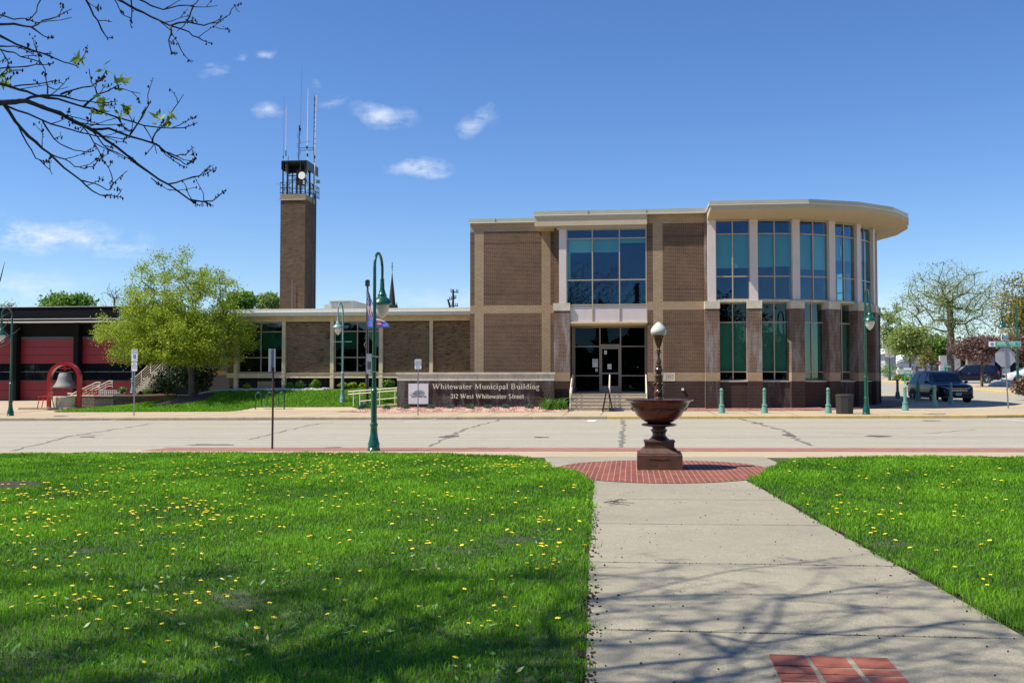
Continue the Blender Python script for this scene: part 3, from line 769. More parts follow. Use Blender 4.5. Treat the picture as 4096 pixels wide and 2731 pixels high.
w.build('brick_wall', bld)
w = MB()
TR = 9.2
for x0, x1, b in [(.82, 1.1, 0), (1.1, 1.57, 1), (1.57, 3.62, 0)]:
    if b: rowsX(w, YR, x0, x1, [(-.3, Z1, 'brick_dark'), (Z1, TR, 'brick_beige')])
    else: rowsX(w, YR, x0, x1, field_rows(TR))
rowsX(w, YR, .82, 3.70, [(TR, 9.67, 'brick_beige')])
w.box(.82, 1.1, YR + .3, YL + .4, -.3, 4.34, 'brick_field')
w.box(.82, 1.1, YR + .3, 60, 4.34, 9.6, 'brick_field')
w.build('brick_wall', bld)
# date stone, spigot box
ds = MB(); ds.box(1.58, 2.14, YR - .012, YR + .02, 1.505, 1.905, 'stone_cap')
dso = ds.build('date_stone', bld)
dt = MB(); serif_text(dt, '1997', 1.66, 1.58, YR - .018, .25, 'engrave', .006, total=.40, wk=.8); o_ = dt.build('date', dso)
o_.matrix_parent_inverse = Matrix.Translation(-Vector(bld['_w'])).inverted() @ Matrix.Translation(-Vector(bld['_w']))
ob = MB(); ob.box(2.44, 2.56, YR - .07, YR, 1.05, 1.16, 'white_paint'); ob.build('outlet_box', bld)
# roof + coping
r = MB()
def coping(mb, x0, x1, Y, z0, z1, d=.10):
    mb.box(x0, x1, Y - d, Y + .25, z0 + .035, z1, 'coping_metal')
    mb.box(x0, x1, Y - d - .02, Y + .2, z0, z0 + .035, 'coping_drip')
coping(r, -8.27, -4.70, YL, 9.62, 9.84)
coping(r, -4.72, 3.60, YR - .28, 9.64, 9.87, .04)
r.box(-8.27, -8.0, YL + .25, 66, 9.62, 9.84, 'coping_metal')
for x in (-6.9, -2.05, .78): r.box(x, x + .012, YR - .345 if x > -4 else YL - .125, YR - .3 if x > -4 else YL, 9.66, 9.87, 'frame_shade')
r.build('coping', bld)
r = MB(); r.box(-8.2, 3.6, YL + .1, 66, 9.4, 9.55, 'coping_metal'); r.box(-4.6, 3.6, YR + .02, YL + .1, 9.42, 9.55, 'coping_metal'); r.build('roof', bld)
c = MB(); c.box(-4.69, .82, YR - .28, YL - .003, 9.14, 9.64, 'stucco'); c.box(-3.62, .80, YR - .12, YR + .3, 9.0, 9.138, 'frame_tan')
c.box(.82, 3.62, YR - .28, YR - .002, 9.50, 9.64, 'brick_beige') if False else None
c.build('canopy', bld)

def window(parent, o, t, n, a0, a1, z0, z1, muls, trans, glassm='glass', blinds=(), fw=.055, fd=.09, frm='frame_tan', sill=True):
    """curtain-wall window: frame > glass, blind. muls/trans: positions of bars"""
    f = MB()
    f.obox(o, t, n, a0, a0 + fw, -fd, 0, z0, z1, frm); f.obox(o, t, n, a1 - fw, a1, -fd, 0, z0, z1, frm)
    f.obox(o, t, n, a0 + fw, a1 - fw, -fd, 0, z1 - fw, z1, frm); f.obox(o, t, n, a0 + fw, a1 - fw, -fd, 0, z0, z0 + fw, frm)
    for mxx in muls: f.obox(o, t, n, mxx - fw / 2, mxx + fw / 2, -fd, .0, z0 + fw, z1 - fw, frm)
    xs_ = [a0 + fw] + [q for mxx in muls for q in (mxx - fw / 2, mxx + fw / 2)] + [a1 - fw]
    for zz in trans:
        for i in range(0, len(xs_), 2): f.obox(o, t, n, xs_[i], xs_[i + 1], -fd, -.004, zz - fw / 2, zz + fw / 2, frm)
    fo = f.build('window', parent)
    fo['_w'] = (0, 0, 0)
    gl = MB(); q = lambda a, b, z: (o[0] + t[0] * a + n[0] * b, o[1] + t[1] * a + n[1] * b, z)
    zs_ = [z0 + fw] + [s_ for zz in trans for s_ in (zz - fw / 2, zz + fw / 2)] + [z1 - fw]
    for i in range(0, len(xs_), 2):
        for j in range(0, len(zs_), 2):
            gl.quad(q(xs_[i], -.045, zs_[j]), q(xs_[i + 1], -.045, zs_[j]), q(xs_[i + 1], -.045, zs_[j + 1]), q(xs_[i], -.045, zs_[j + 1]), glassm)
    g_ = gl.build('glass', fo); g_.matrix_parent_inverse = Matrix()
    for (b0, b1, c0, c1, bm) in blinds:
        bl = MB(); bl.obox(o, t, n, b0, b1, -.2, -.19, c0, c1, bm); b_ = bl.build('blind', fo); b_.matrix_parent_inverse = Matrix()
    fix(fo)
    return fo
def fix(fo):
    """children of a part whose mesh is in world coordinates"""
    for ch in fo.children: ch.matrix_parent_inverse = Matrix()
# a part's own object sits at world identity (parent offset undone), so sub-parts need no offset
fix(dso)
# entrance bay
ox = (0, YR, 0)
OB = (0, YR); TB = (1, 0); NBv = (0, -1)
window(bld, OB, TB, NBv, -3.14, .80, 5.22, 9.0, (-1.855, -.53), (6.47, 8.52), 'glass',
       [(-3.05, -1.88, 7.85, 8.5, 'blind_pale'), (-1.83, -.56, 7.85, 8.5, 'blind'), (-.5, .72, 8.3, 8.5, 'blind'), (-3.1, -2.95, 6.5, 7.85, 'blind_pale')])
pp = MB(); pp.box(-3.50, -3.14, YR - .03, YR + .32, 5.34, 9.0, 'pink_panel'); pp.build('bay_column', bld)
for x0, x1 in ((-2.94, -1.88), (-1.83, -.555), (-.505, .775)):
    s_ = MB(); s_.box(x0, x1, YR + .04, YR + .16, 4.42, 5.2, 'pink_panel'); s_.build('spandrel_panel', bld)
s_ = MB()
for x0, x1 in ((-2.99, -2.94), (-1.88, -1.83), (-.555, -.505), (.775, .82)): s_.box(x0, x1, YR, YR + .15, 4.42, 5.22, 'frame_tan')
s_.box(-2.99, .82, YR - .03, YL + .35, 4.34, 4.42, 'cream_steel'); s_.box(-2.99, .82, YR + .16, YL + .35, 4.26, 4.339, 'stucco')
s_.build('spandrel_frame', bld)
pr = MB(); rowsX(pr, YR - .06, -3.76, -2.97, [(-.2, Z1, 'brick_dark'), (Z1, Z2, 'brick_beige'), (Z2, 4.97, 'brick_pier')], .8)
pr.box(-3.79, -2.95, YR - .09, YR + .76, 4.97, 5.34, 'stone_cap'); pr.build('brick_pier', bld)
# entrance front
EY = YL
def entry_glazing(parent):
    f = MB(); fr = 'frame_shade'; d0, d1 = EY, EY + .12
    f.box(-2.97, -2.80, d0, d1, .9, 4.26, fr); f.box(.70, .82, d0, d1, .9, 4.26, fr); f.box(-2.80, .70, d0, d1, 4.19, 4.26, fr)
    f.box(-1.585, -1.51, d0, d1, .9, 4.19, fr); f.box(-.545, -.47, d0, d1, .9, 4.19, fr)
    for x0, x1 in ((-2.80, -1.585), (-.47, .70)):
        for zz in (3.25, 1.77): f.box(x0, x1, d0, d1 - .01, zz - .03, zz + .03, fr)
        f.box(x0, x1, d0, d1 - .01, .88, .98, fr)
    f.box(-1.51, -.545, d0, d1, 3.28, 3.36, fr)
    fo = f.build('window', parent)
    gl = MB()
    for (x0, x1, z0, z1) in ((-2.8, -1.585, .98, 4.19), (-.47, .7, .98, 4.19), (-1.51, -.545, 3.36, 4.19)):
        gl.quad((x0, EY + .06, z0), (x1, EY + .06, z0), (x1, EY + .06, z1), (x0, EY + .06, z1), 'glass_dark')
    gl.build('glass', fo).matrix_parent_inverse = Matrix()
    for (x0, x1, z0, z1, m_) in ((-1.93, -1.65, 2.2, 2.62, 'paper'), (-1.78, -1.66, 1.97, 2.14, 'paper')):
        n_ = MB(); n_.box(x0, x1, EY + .045, EY + .055, z0, z1, m_)
        for i in range(4): n_.box(x0 + .03, x1 - .03, EY + .041, EY + .044, z1 - .05 - i * .04, z1 - .04 - i * .04, 'ink')
        n_.build('paper_notice', fo).matrix_parent_inverse = Matrix()
    d = MB(); d.box(-1.51, -1.44, EY + .02, EY + .07, .9, 3.28, 'frame_shade'); d.box(-.62, -.545, EY + .02, EY + .07, .9, 3.28, 'frame_shade')
    d.box(-1.44, -.62, EY + .02, EY + .07, 3.12, 3.28, 'frame_shade'); d.box(-1.44, -.62, EY + .02, EY + .07, 1.85, 1.93, 'frame_shade'); d.box(-1.44, -.62, EY + .02, EY + .07, .9, 1.25, 'frame_shade')
    do = d.build('entrance_door', parent)
    gl = MB()
    for z0, z1 in ((1.25, 1.85), (1.93, 3.12)): gl.quad((-1.44, EY + .05, z0), (-.62, EY + .05, z0), (-.62, EY + .05, z1), (-1.44, EY + .05, z1), 'glass_dark')
    gl.build('glass', do).matrix_parent_inverse = Matrix()
    hnd = MB(); hnd.tube([(-1.475, EY - .03, 1.55), (-1.475, EY - .03, 1.9)], .012, 'steel_grey'); hnd.build('handle', do).matrix_parent_inverse = Matrix()
    for (x0, x1, z0, z1) in ((-1.17, -.97, 2.1, 2.36), (-1.33, -1.2, 2.85, 3.05)):
        n_ = MB(); n_.box(x0, x1, EY + .035, EY + .045, z0, z1, 'paper'); n_.box(x0 + .04, x1 - .04, EY + .031, EY + .034, z0 + .08, z0 + .10, 'ink'); n_.build('paper_notice', do).matrix_parent_inverse = Matrix()
entry_glazing(bld)
# interiors: upper room, lobby
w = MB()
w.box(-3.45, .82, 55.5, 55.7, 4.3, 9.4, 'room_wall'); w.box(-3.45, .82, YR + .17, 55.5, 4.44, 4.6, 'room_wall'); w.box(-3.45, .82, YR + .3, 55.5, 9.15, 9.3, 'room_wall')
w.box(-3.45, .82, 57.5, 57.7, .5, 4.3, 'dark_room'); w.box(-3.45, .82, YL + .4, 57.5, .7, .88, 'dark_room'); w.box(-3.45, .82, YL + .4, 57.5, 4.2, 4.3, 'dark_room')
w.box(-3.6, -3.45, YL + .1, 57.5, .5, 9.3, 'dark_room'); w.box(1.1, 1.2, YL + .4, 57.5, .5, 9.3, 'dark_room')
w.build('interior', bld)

# rounded bay ------------------------------------------------------------
RC = Vector((6.1, 55.5)); angs = [-1.8, 15, 31.5, 48, 64.5, 81, 97.5, 114, 130]
def rad(a): a = math.radians(a); return Vector((math.sin(a), -math.cos(a)))
piers = [(Vector((3.90, 48.45)), Vector((0, -1)))] + [(RC + rad(a) * 7.05, rad(a)) for a in angs]
for i, (c0, n0) in enumerate(piers):
    if i == 0: n0 = Vector((0, -1))
    t0 = Vector((-n0.y, n0.x))
    p_ = MB()
    wall_rows(p_, c0, t0, n0, -.34, .34, [(-.2, Z1, 'brick_dark_stain' if i == 0 else 'brick_dark'), (Z1, Z2, 'brick_beige'), (Z2, 4.97, 'brick_pier')], 0, .75)
    p_.obox(c0, t0, n0, -.355, .355, -.7, .025, 4.97, 5.34, 'stone_cap')
    p_.build('brick_pier', bld)
    p_ = MB(); p_.obox(c0, t0, n0, -.185, .185, -.52, -.10, 5.34, 9.32, 'pink_panel'); p_.obox(c0, t0, n0, -.2, .2, -.5, -.085, 9.1, 9.25, 'pink_panel'); p_.build('bay_column', bld)
for i in range(len(piers) - 1):
    (A, na), (B, nb) = piers[i], piers[i + 1]
    nm = (na + nb).normalized() if i else Vector((0, -1))
    tt = (B - A).normalized(); nm = Vector((tt.y, -tt.x)); L = (B - A).length
    s_ = MB()   # low wall and the ledge between storeys
    s_.obox(A, tt, nm, .2, L - .2, -.45, -.18, -.2, Z1 - .03, 'brick_dark_stain' if i in (1, 3) else 'brick_dark'); s_.obox(A, tt, nm, .2, L - .2, -.6, -.14, Z1 - .03, Z1 + .02, 'stone_cap')
    s_.build('base_wall', bld); s_ = MB()
    s_.obox(A, tt, nm, .17, L - .17, -.75, -.13, 5.30, 5.40, 'stone_cap')
    s_.build('ledge', bld)
    tall = [8.45, 7.0, 6.9, 7.4, 7.6, 7.6, 7.6, 7.6, 7.6][i]
    bl = [(.16, L - .16, tall if i else 8.30, 8.55, 'blind')] if i == 0 else [(.17, L / 2 - .03, tall, 8.55, 'blind'), (L / 2 + .03, L - .17, tall + (.02 if i % 2 else 0), 8.55, 'blind_pale' if i % 2 == 0 else 'blind')]
    if i == 0: bl = [(.17, L - .17, 6.95, 8.55, 'blind')]
    wu = window(bld, A - Vector((nm.x, nm.y)) * .22, tt, nm, .17, L - .17, 5.40, 9.25, (L / 2,), (6.53, 8.58), 'glass', bl)
    a0 = .33; a1 = L - .33
    window(bld, A - nm * .40, tt, nm, a0 - .03, a1 + .03, Z1 + .02, 5.29, (L / 2,), (1.95, 4.33), 'glass_low',
           [(a0 + .02, L / 2 - .02, 1.97, 4.31, 'blind_green'), (L / 2 + .02, a1 - .02, 1.97, 4.31, 'blind_green')])
# interior of bay
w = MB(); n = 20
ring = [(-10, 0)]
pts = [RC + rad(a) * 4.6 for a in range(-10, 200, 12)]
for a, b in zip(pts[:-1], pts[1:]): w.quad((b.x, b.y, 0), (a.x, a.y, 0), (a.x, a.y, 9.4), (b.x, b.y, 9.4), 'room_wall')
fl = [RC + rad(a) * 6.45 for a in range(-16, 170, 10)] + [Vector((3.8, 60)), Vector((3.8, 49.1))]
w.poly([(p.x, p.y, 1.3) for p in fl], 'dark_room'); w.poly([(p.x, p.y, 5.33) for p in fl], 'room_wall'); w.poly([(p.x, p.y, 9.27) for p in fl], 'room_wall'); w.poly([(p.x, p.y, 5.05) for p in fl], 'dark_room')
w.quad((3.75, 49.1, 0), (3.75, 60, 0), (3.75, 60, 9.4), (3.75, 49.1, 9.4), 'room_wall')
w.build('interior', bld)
# the bay's faceted overhanging canopy
CV = [Vector((3.70, 46.82)), Vector((8.15, 46.82))] + [RC + rad(a) * r_ for a, r_ in ((30.5, 8.88), (47, 8.80), (63.5, 8.62), (80, 8.48), (96.5, 8.45), (113, 8.45), (130, 8.45))] + [Vector((11.5, 62.5))]
INN = [Vector((3.70, 49.0)), Vector((3.9, 48.75))] + [RC + rad(a) * 6.75 for a in (15, 31.5, 48, 64.5, 81, 97.5, 114, 130)]
c = MB()
def off(i, d):
    p = CV[i]; 
    if i == 0: return Vector((p.x - d, p.y - d))
    if i == 1: return Vector((p.x + d * .25, p.y - d))
    return p + (p - RC).normalized() * d
nC = len(CV)
for i in range(nC - 1):
    for (d0, z0, z1, m_) in ((0, 9.46, 9.66, 'stucco'), (.05, 9.66, 9.695, 'coping_drip'), (.035, 9.695, 9.87, 'coping_metal')):
        a, b = off(i, d0), off(i + 1, d0)
        c.quad((a.x, a.y, z0), (b.x, b.y, z0), (b.x, b.y, z1), (a.x, a.y, z1), m_)
    a, b, a2, b2 = off(i, 0), off(i + 1, 0), off(i, .05), off(i + 1, .05)
    c.quad((a2.x, a2.y, 9.66), (b2.x, b2.y, 9.66), (b.x, b.y, 9.66), (a.x, a.y, 9.66), 'stucco')
    # soffit slopes gently down to the wall head
    def inn(p): q = RC + (p - RC).normalized() * 6.6; return q
    ia = Vector((3.70, 48.95)) if i == 0 else inn(CV[i]); ib = inn(CV[i + 1])
    if i == 0:
        # straight first facet is split in two
        md = Vector((5.9, 46.82)); im = inn(md); im = Vector((5.9, 48.9))
        c.quad((ia.x, ia.y, 9.24), (im.x, im.y, 9.24), (md.x, md.y, 9.46), (CV[0].x, CV[0].y, 9.46), 'stucco')
        c.quad((im.x, im.y, 9.24), (ib.x, ib.y, 9.24), (CV[1].x, CV[1].y, 9.46), (md.x, md.y, 9.46), 'stucco')
    else:
        c.quad((ia.x, ia.y, 9.24), (ib.x, ib.y, 9.24), (CV[i + 1].x, CV[i + 1].y, 9.46), (CV[i].x, CV[i].y, 9.46), 'stucco')
# left cheek
c.add([(3.70, 46.82, 9.46), (3.70, 46.82, 9.66), (3.70, 49.02, 9.66), (3.70, 49.02, 9.22)], [(0, 1, 2, 3)], 'stucco')
c.add([(3.665, 46.785, 9.695), (3.665, 46.785, 9.87), (3.665, 49.3, 9.87), (3.665, 49.3, 9.695)], [(0, 1, 2, 3)], 'coping_metal')
c.add([(3.65, 46.77, 9.66), (3.65, 46.77, 9.695), (3.65, 48.98, 9.695), (3.65, 48.98, 9.66)], [(0, 1, 2, 3)], 'coping_drip')
c.poly([(p.x, p.y, 9.86) for p in [off(i, .03) for i in range(nC)] + [Vector((3.68, 62.5))]], 'coping_metal')
c.build('bay_canopy', bld)
# bay back wall / rest of block
w = MB(); w.box(3.6, 11.4, 62.3, 62.6, -.3, 9.5, 'brick_field'); w.box(-8.2, 3.6, 65.7, 66, -.3, 9.5, 'brick_field'); w.box(3.6, 3.9, 49.35, 66, -.3, 9.5, 'brick_field')
w.box(3.56, 3.75, 48.9, 49.02, -.3, 9.2, 'brick_pier'); w.build('rear_wall', bld)

# low wing ---------------------------------------------------------------
def wx(px): return P(cW(px, 500)[0], 1350, YW)[0]
def wz(py): return P(1400, cW(0, py)[1], YW)[2]
wl0, wl1 = wx(28), -8.3
zr0, zr1, zb0, zb1, zs0, zs1 = wz(205), wz(268), wz(272), wz(318), wz(803), wz(850)
zg = wz(965)
w = MB()
w.box(wl0 - .5, wl1, YW - .75, YW + 12, zr1 + .20, zr0, 'white_fascia'); w.box(wl0 - .5, wl1, YW - .70, YW + 12, zr1, zr1 + .20, 'white_fascia')
w.box(wl0 - .5, wl1, YW - .78, YW - .6, zr1 + .17, zr1 + .205, 'white_paint')
w.box(wl0 - .45, wl1, YW - .72, YW, zr1 - .03, zr1, 'cream_steel')
w.build('wing_roof', bld)
cols = [(95, 130), (545, 577), (997, 1030), (1455, 1490), (1928, 1960)]
w = MB()
for a, b in cols: w.box(wx(a), wx(b), YW - .16, YW + .1, zg - 1.2, zr1 - .03, 'cream_steel')
w.box(wl0, wl1, YW - .10, YW + .1, zb1, zb0 + .02, 'cream_steel'); w.box(wl0, wl1, YW - .13, YW + .1, zs1, zs0, 'cream_steel')
w.box(wl0, wl1, YW - .17, YW - .1, zs0 - .03, zs0, 'cream_steel'); w.box(wl0, wl1, YW - .17, YW - .1, zs1, zs1 + .03, 'cream_steel')
w.build('steel_frame', bld)
for a, b in ((28, 95), (577, 997), (1490, 1928), (1960, 2340)):
    w = MB(); w.box(wx(a), wx(b), YW, YW + .25, zs0, zb1 - .08, 'brick_wing'); w.box(wx(a), wx(b), YW, YW + .25, zb1 - .08, zb1, 'brick_course')
    if a == 28: w.box(wl0, wl0 + .25, YW + .25, YW + 12, zg - 1, zr1, 'brick_wing')
    w.build('brick_panel', bld)
for a, b, m_, bls in ((130, 545, 338, 1), (1032, 1455, 1245, 0)):
    x0, x1 = wx(a), wx(b); mm_ = wx(m_)
    bl = [(x0 + .06, mm_ - .04, wz(578), wz(418), 'blind_green')] + ([(mm_ + .04, x1 - .06, wz(578), wz(418), 'blind_green')] if bls else [])
    window(bld, (0, YW + .02), (1, 0), (0, -1), x0, x1, zs0 + .02, zb1 - .01, (mm_,), (wz(412), wz(657)), 'glass_low', bl)
# basement windows
w = MB(); w.box(wl0, wl1, YW + .45, YW + .6, zg - 1, zs1, 'dark_wall')
for i in range(30):
    x = wl0 + .2 + i * .5
    if x < -12.5: w.box(x, x + .03, YW + .38, YW + .44, zg - .5, zs1, 'fire_grey')
w.box(wl0, wl1, YW + .36, YW + .45, zg + .18, zg + .22, 'fire_grey')
w.box(wx(290), wx(450), YW + .3, YW + .36, zg, zg + .5, 'tan_concrete')
w.build('basement_wall', bld)
w = MB(); w.box(wl0, wl1, YW + 4.5, YW + 4.7, zs1, zr1, 'room_wall'); w.box(wl0, wl1, YW + .3, YW + 4.5, zs1 - .1, zs1 - .02, 'dark_room'); w.box(wl0, wl1, YW + .3, YW + 4.5, zr1 - .2, zr1 - .1, 'dark_room')
w.box(wx(545), wx(547), YW + .3, YW + 4.5, zs1, zr1, 'dark_room'); w.build('interior', bld)

# ------------------------------------------------------------------ tower with antennas
YT = 64.0
tx0, tz1 = XZ(*cT(320, 1510), YT); tx1, _ = XZ(*cT(577, 1505), YT)
tw = thing('brick_tower', 'slender brick tower rising behind the low wing, with an open steel platform on top', 'tower', (tx0, YT, 0), world_parts=True)
td = (tx1 - tx0) * 1.25
w = MB(); w.box(tx0, tx1, YT, YT + td, 0, tz1 - .35, 'brick_tower'); w.build('shaft', tw)
w = MB(); w.box(tx0 - .03, tx1 + .03, YT - .03, YT + td + .03, tz1 - .35, tz1, 'tower_cap'); w.box(tx0 - .15, tx1 + .03, YT - .06, YT - .03, tz1 - .40, tz1 - .34, 'tan_concrete'); w.build('cap', tw)
W_ = tx1 - tx0
def tp(px, py, dy=0.): q = P(*cT(px, py), YT + dy); return Vector(q)
plz = tz1
# railing
w = MB()
rx0, rx1, ry0, ry1 = tx0 - .02, tx1 + .25, YT - .02, YT + td + .1
for zz in (plz + .12, plz + .45, plz + .80):
    for a, b in (((rx0, ry0), (rx1 - .25, ry0)), ((rx1 - .25, ry0), (rx1, ry0 + .4)), ((rx1, ry0 + .4), (rx1, ry1)), ((rx1, ry1), (rx0, ry1)), ((rx0, ry1), (rx0, ry0))):
        w.tube([(a[0], a[1], zz), (b[0], b[1], zz)], .022, 'black_metal', 4)
for i in range(9):
    x = rx0 + (rx1 - .25 - rx0) * i / 8; w.tube([(x, ry0, plz), (x, ry0, plz + .8)], .016, 'black_metal', 4)
for i in range(9):
    y = ry0 + .4 + (ry1 - ry0 - .4) * i / 8; w.tube([(rx1, y, plz), (rx1, y, plz + .8)], .016, 'black_metal', 4); w.tube([(rx0, y, plz), (rx0, y, plz + .8)], .014, 'black_metal', 4)
w.build('railing', tw)
hz1 = tp(450, 1155).z; hz0 = tp(330, 1250).z
w = MB(); hz1_ = hz1
for x in (tx0 + .1, tx0 + .42, tx1 - .38, tx1 - .05):
    for y in (YT + .15, YT + td - .1): w.tube([(x, y, plz), (x, y, hz1)], .055 if x < tx0 + .2 or x > tx1 - .1 else .07, 'black_metal', 6)
w.tube([(tx0 + .1, YT + .15, plz + .3), (tx1 - .1, YT + .15, hz0)], .02, 'black_metal', 4); w.tube([(tx0 + .1, YT + td, hz0), (tx1 - .1, YT + td, plz + .3)], .02, 'black_metal', 4)
for zz in (plz + .05, plz + 1.0, plz + 1.3): w.box(tx0 + .4, tx1 - .3, YT + .4, YT + .45, zz, zz + .05, 'black_metal')
w.build('platform_frame', tw)
w = MB()
hx0, hx1 = tp(327, 1155).x, tp(580, 1155).x
w.box(hx0, hx1 + .1, YT, YT + td + .3, hz1 - .05, hz1, 'black_metal')
w.add([(hx1 + .1, YT, hz1 - .05), (hx1 + .1, YT, hz0), (hx1 + .1, YT + td + .3, hz0 - .05), (hx1 + .1, YT + td + .3, hz1 - .05), (hx1 + .05, YT, hz1 - .05), (hx1 + .05, YT, hz0), (hx1 + .05, YT + td + .3, hz0 - .05), (hx1 + .05, YT + td + .3, hz1 - .05)],
      [(0, 1, 2, 3), (7, 6, 5, 4), (0, 4, 5, 1), (1, 5, 6, 2)], 'black_metal')
w.box(hx0, hx0 + .04, YT, YT + td * .8, hz0, hz1 - .05, 'black_metal'); w.box(hx0 + .04, hx1 + .05, YT + td * .8, YT + td * .8 + .05, hz0 + .1, hz1 - .05, 'black_metal')
w.build('hood', tw)
w = MB(); sc_ = tp(495, 1300); w.lathe([(.1, -.6), (.32, -.55), (.38, -.2), (.3, -.1), (.3, .15), (.36, .2), (.34, .45), (.2, .55), (.05, .6)], 'steeple', 14, (sc_.x, YT + .8, sc_.z)); w.build('siren', tw, True)
w = MB(); dc = tp(558, 1322); 
for i, (r_, dy) in enumerate(((.0, .06), (.15, .03), (.24, -.02), (.27, -.04))): pass
w.tube([(dc.x, YT - .22, dc.z), (dc.x, YT - .26, dc.z), (dc.x - .01, YT - .32, dc.z)], [.22, .25, .25], 'white_paint', 20); w.box(dc.x + .03, dc.x + .13, YT - .2, YT - .1, dc.z - .55, dc.z - .3, 'white_paint'); w.build('dish_antenna', tw)
w = MB()
dc2 = tp(605, 1445); w.tube([(dc2.x, YT - .1, dc2.z), (dc2.x, YT - .16, dc2.z)], [.09, .1], 'white_paint', 12); w.box(tp(652, 0).x, tp(684, 0).x, YT + 1, YT + 1.2, tp(0, 1408, 1).z, tp(0, 1375, 1).z, 'steel_grey'); w.build('dish_antenna', tw)
def antenna(pts, r, m_, bumps=(), dy=.5):
    w = MB(); q = [tp(a, b, dy) for a, b in pts]; w.tube(q, [r] * (len(q) - 1) + [r * .6], m_, 6)
    for (a, b, hh) in bumps:
        c_ = tp(a, b, dy); w.tube([c_ - Vector((0, 0, hh)), c_ + Vector((0, 0, hh))], r * 2, 'black_metal', 5)
    return w.build('antenna', tw)
antenna([(348, 1500), (350, 1100), (357, 480)], .022, 'steel_grey', [(348, 1120, .06)])
antenna([(377, 1500), (374, 1070), (381, 590)], .018, 'white_paint', [(376, 1080, .2)])
antenna([(400, 1155), (400, 1100)], .02, 'black_metal')
antenna([(510, 1150), (516, 800), (528, 800), (541, 170)], .024, 'steel_grey', [(517, 810, .15), (528, 830, .1)])
antenna([(601, 1500), (598, 1010), (608, 400)], .03, 'white_paint', [(601, 1100, .1), (596, 1020, .1)])
antenna([(677, 1500), (677, 1040), (696, 470)], .028, 'white_paint', [(676, 1120, .08)])
w = MB()
w.tube([tp(510, 1150), tp(515, 800)], .035, 'black_metal', 6); w.tube([tp(512, 1025), tp(665, 1022)], .02, 'black_metal', 5); w.tube([tp(512, 1050), tp(665, 1046)], .02, 'black_metal', 5)
w.tube([tp(665, 1050), tp(675, 480)], .024, 'black_metal', 5); w.tube([tp(672, 1180), tp(668, 1020)], .03, 'black_metal', 5)
for y_ in (515, 580, 650, 710, 760, 800, 850, 930, 980): w.tube([tp(664, y_ + 4), tp(684, y_ - 2)], .02, 'black_metal', 4)
for s_, y_ in ((-1, 900), (1, 870), (1, 960), (-1, 1000), (1, 1070), (-1, 1100)):
    w.tube([tp(512, y_ - 25), tp(512 + s_ * 16, y_ - 22), tp(512 + s_ * 16, y_ + 22), tp(512, y_ + 25)], .012, 'black_metal', 4)
w.tube([tp(525, 975), tp(545, 970), tp(635, 952)], .016, 'steel_grey', 4); w.tube([tp(272, 1392), tp(322, 1412)], .02, 'steel_grey', 4)
w.build('antenna_mast', tw)
w = MB(); lx = tx1 + .30
pipe = [(lx - .1, YT + .9, plz + .8), (lx + .08, YT + 1, plz + .3), (lx + .1, YT + 1, plz - .5), (lx + .1, YT + 1, 2)]
w.tube(pipe, .05, 'dark_pole', 6); w.tube([(lx + .02, YT + .6, plz), (lx + .02, YT + .6, 2)], .03, 'black_metal', 4)
for i in range(26): w.tube([(lx + .02, YT + .6, 3 + i * .4), (lx + .1, YT + 1, 3 + i * .4)], .018, 'black_metal', 4)
w.build('cable_ladder', tw)
w = MB(); q = P(*cW(632, 205), YT - .05); w.tube([(q[0], YT - .1, q[2]), (q[0], YT - .1, q[2] + 2.0)], .018, 'steel_grey', 5); w.build('vent_pipe', tw)

# rooftop unit
q0 = P(*cW(985, 200), 60); q1 = P(*cW(1200, 130), 60)
hv = thing('rooftop_unit', 'ribbed grey air handling unit standing on the low wing roof beside the tower', 'rooftop unit', (q0[0], 60, q0[2]), world_parts=True)
w = MB(); xa, za = q0[0], q0[2] - .3; xb, zb = q1[0], q1[2]
w.box(xa, xb, 60, 64.5, za, zb, 'hvac')
for i in range(14): w.box(xa + .1 + i * (xb - xa - .2) / 14, xa + .13 + i * (xb - xa - .2) / 14, 59.95, 60, za, zb - .05, 'hvac')
w.box(xa - .05, xb + .05, 59.93, 64.5, zb, zb + .06, 'hvac'); w.build('housing', hv)
w = MB(); w.box(xa - .45, xa - .02, 60.3, 62, za, zb - .15, 'hvac'); w.build('side_duct', hv)
w = MB(); w.box(xb + .01, xb + .03, 62.6, 62.9, zb - .6, zb - .25, 'black_metal'); w.build('vent', hv)

# ------------------------------------------------------------------ sign wall
SY = 48.2
sw = thing('sign_wall', 'dark brick sign wall with pale stone top and raised lettering in front of the building', 'sign wall', (-7.5, SY, 0), world_parts=True)
w = MB(); w.box(-11.46, -3.70, SY, SY + .5, -.2, 1.52, 'brick_dark_stain'); w.build('brick_wall', sw)
w = MB(); w.box(-11.47, -3.69, SY - .012, SY + .512, 1.52, 1.84, 'stone_cap'); w.box(-11.52, -3.64, SY - .06, SY + .56, 1.84, 1.93, 'stone_cap')
for i in range(7): w.box(-10.45 + i * 1.0, -10.44 + i * 1.0, SY - .0135, SY, 1.52, 1.84, 'crack')
w.build('stone_coping', sw)
def sxz(px, py): return XZ(*cS(px, py), SY)
lx0, lz0 = sxz(610, 522); lx1, _ = sxz(2042, 522); _, lzt = sxz(610, 452)
w = MB(); serif_text(w, 'Whitewater Municipal Building', lx0 - .02, lz0, SY - .075, lzt - lz0, 'letter_metal', .045, total=lx1 - lx0 + .04, wk=1.0); w.build('lettering', sw)
lx0, lz0 = sxz(853, 648); lx1, _ = sxz(1832, 648); _, lzt = sxz(610, 588)
w = MB(); serif_text(w, '312 West Whitewater Street', lx0 - .02, lz0, SY - .075, lzt - lz0, 'letter_metal', .045, total=lx1 - lx0 + .04, wk=1.2); w.build('lettering', sw)
a, b = sxz(285, 722), sxz(552, 450)
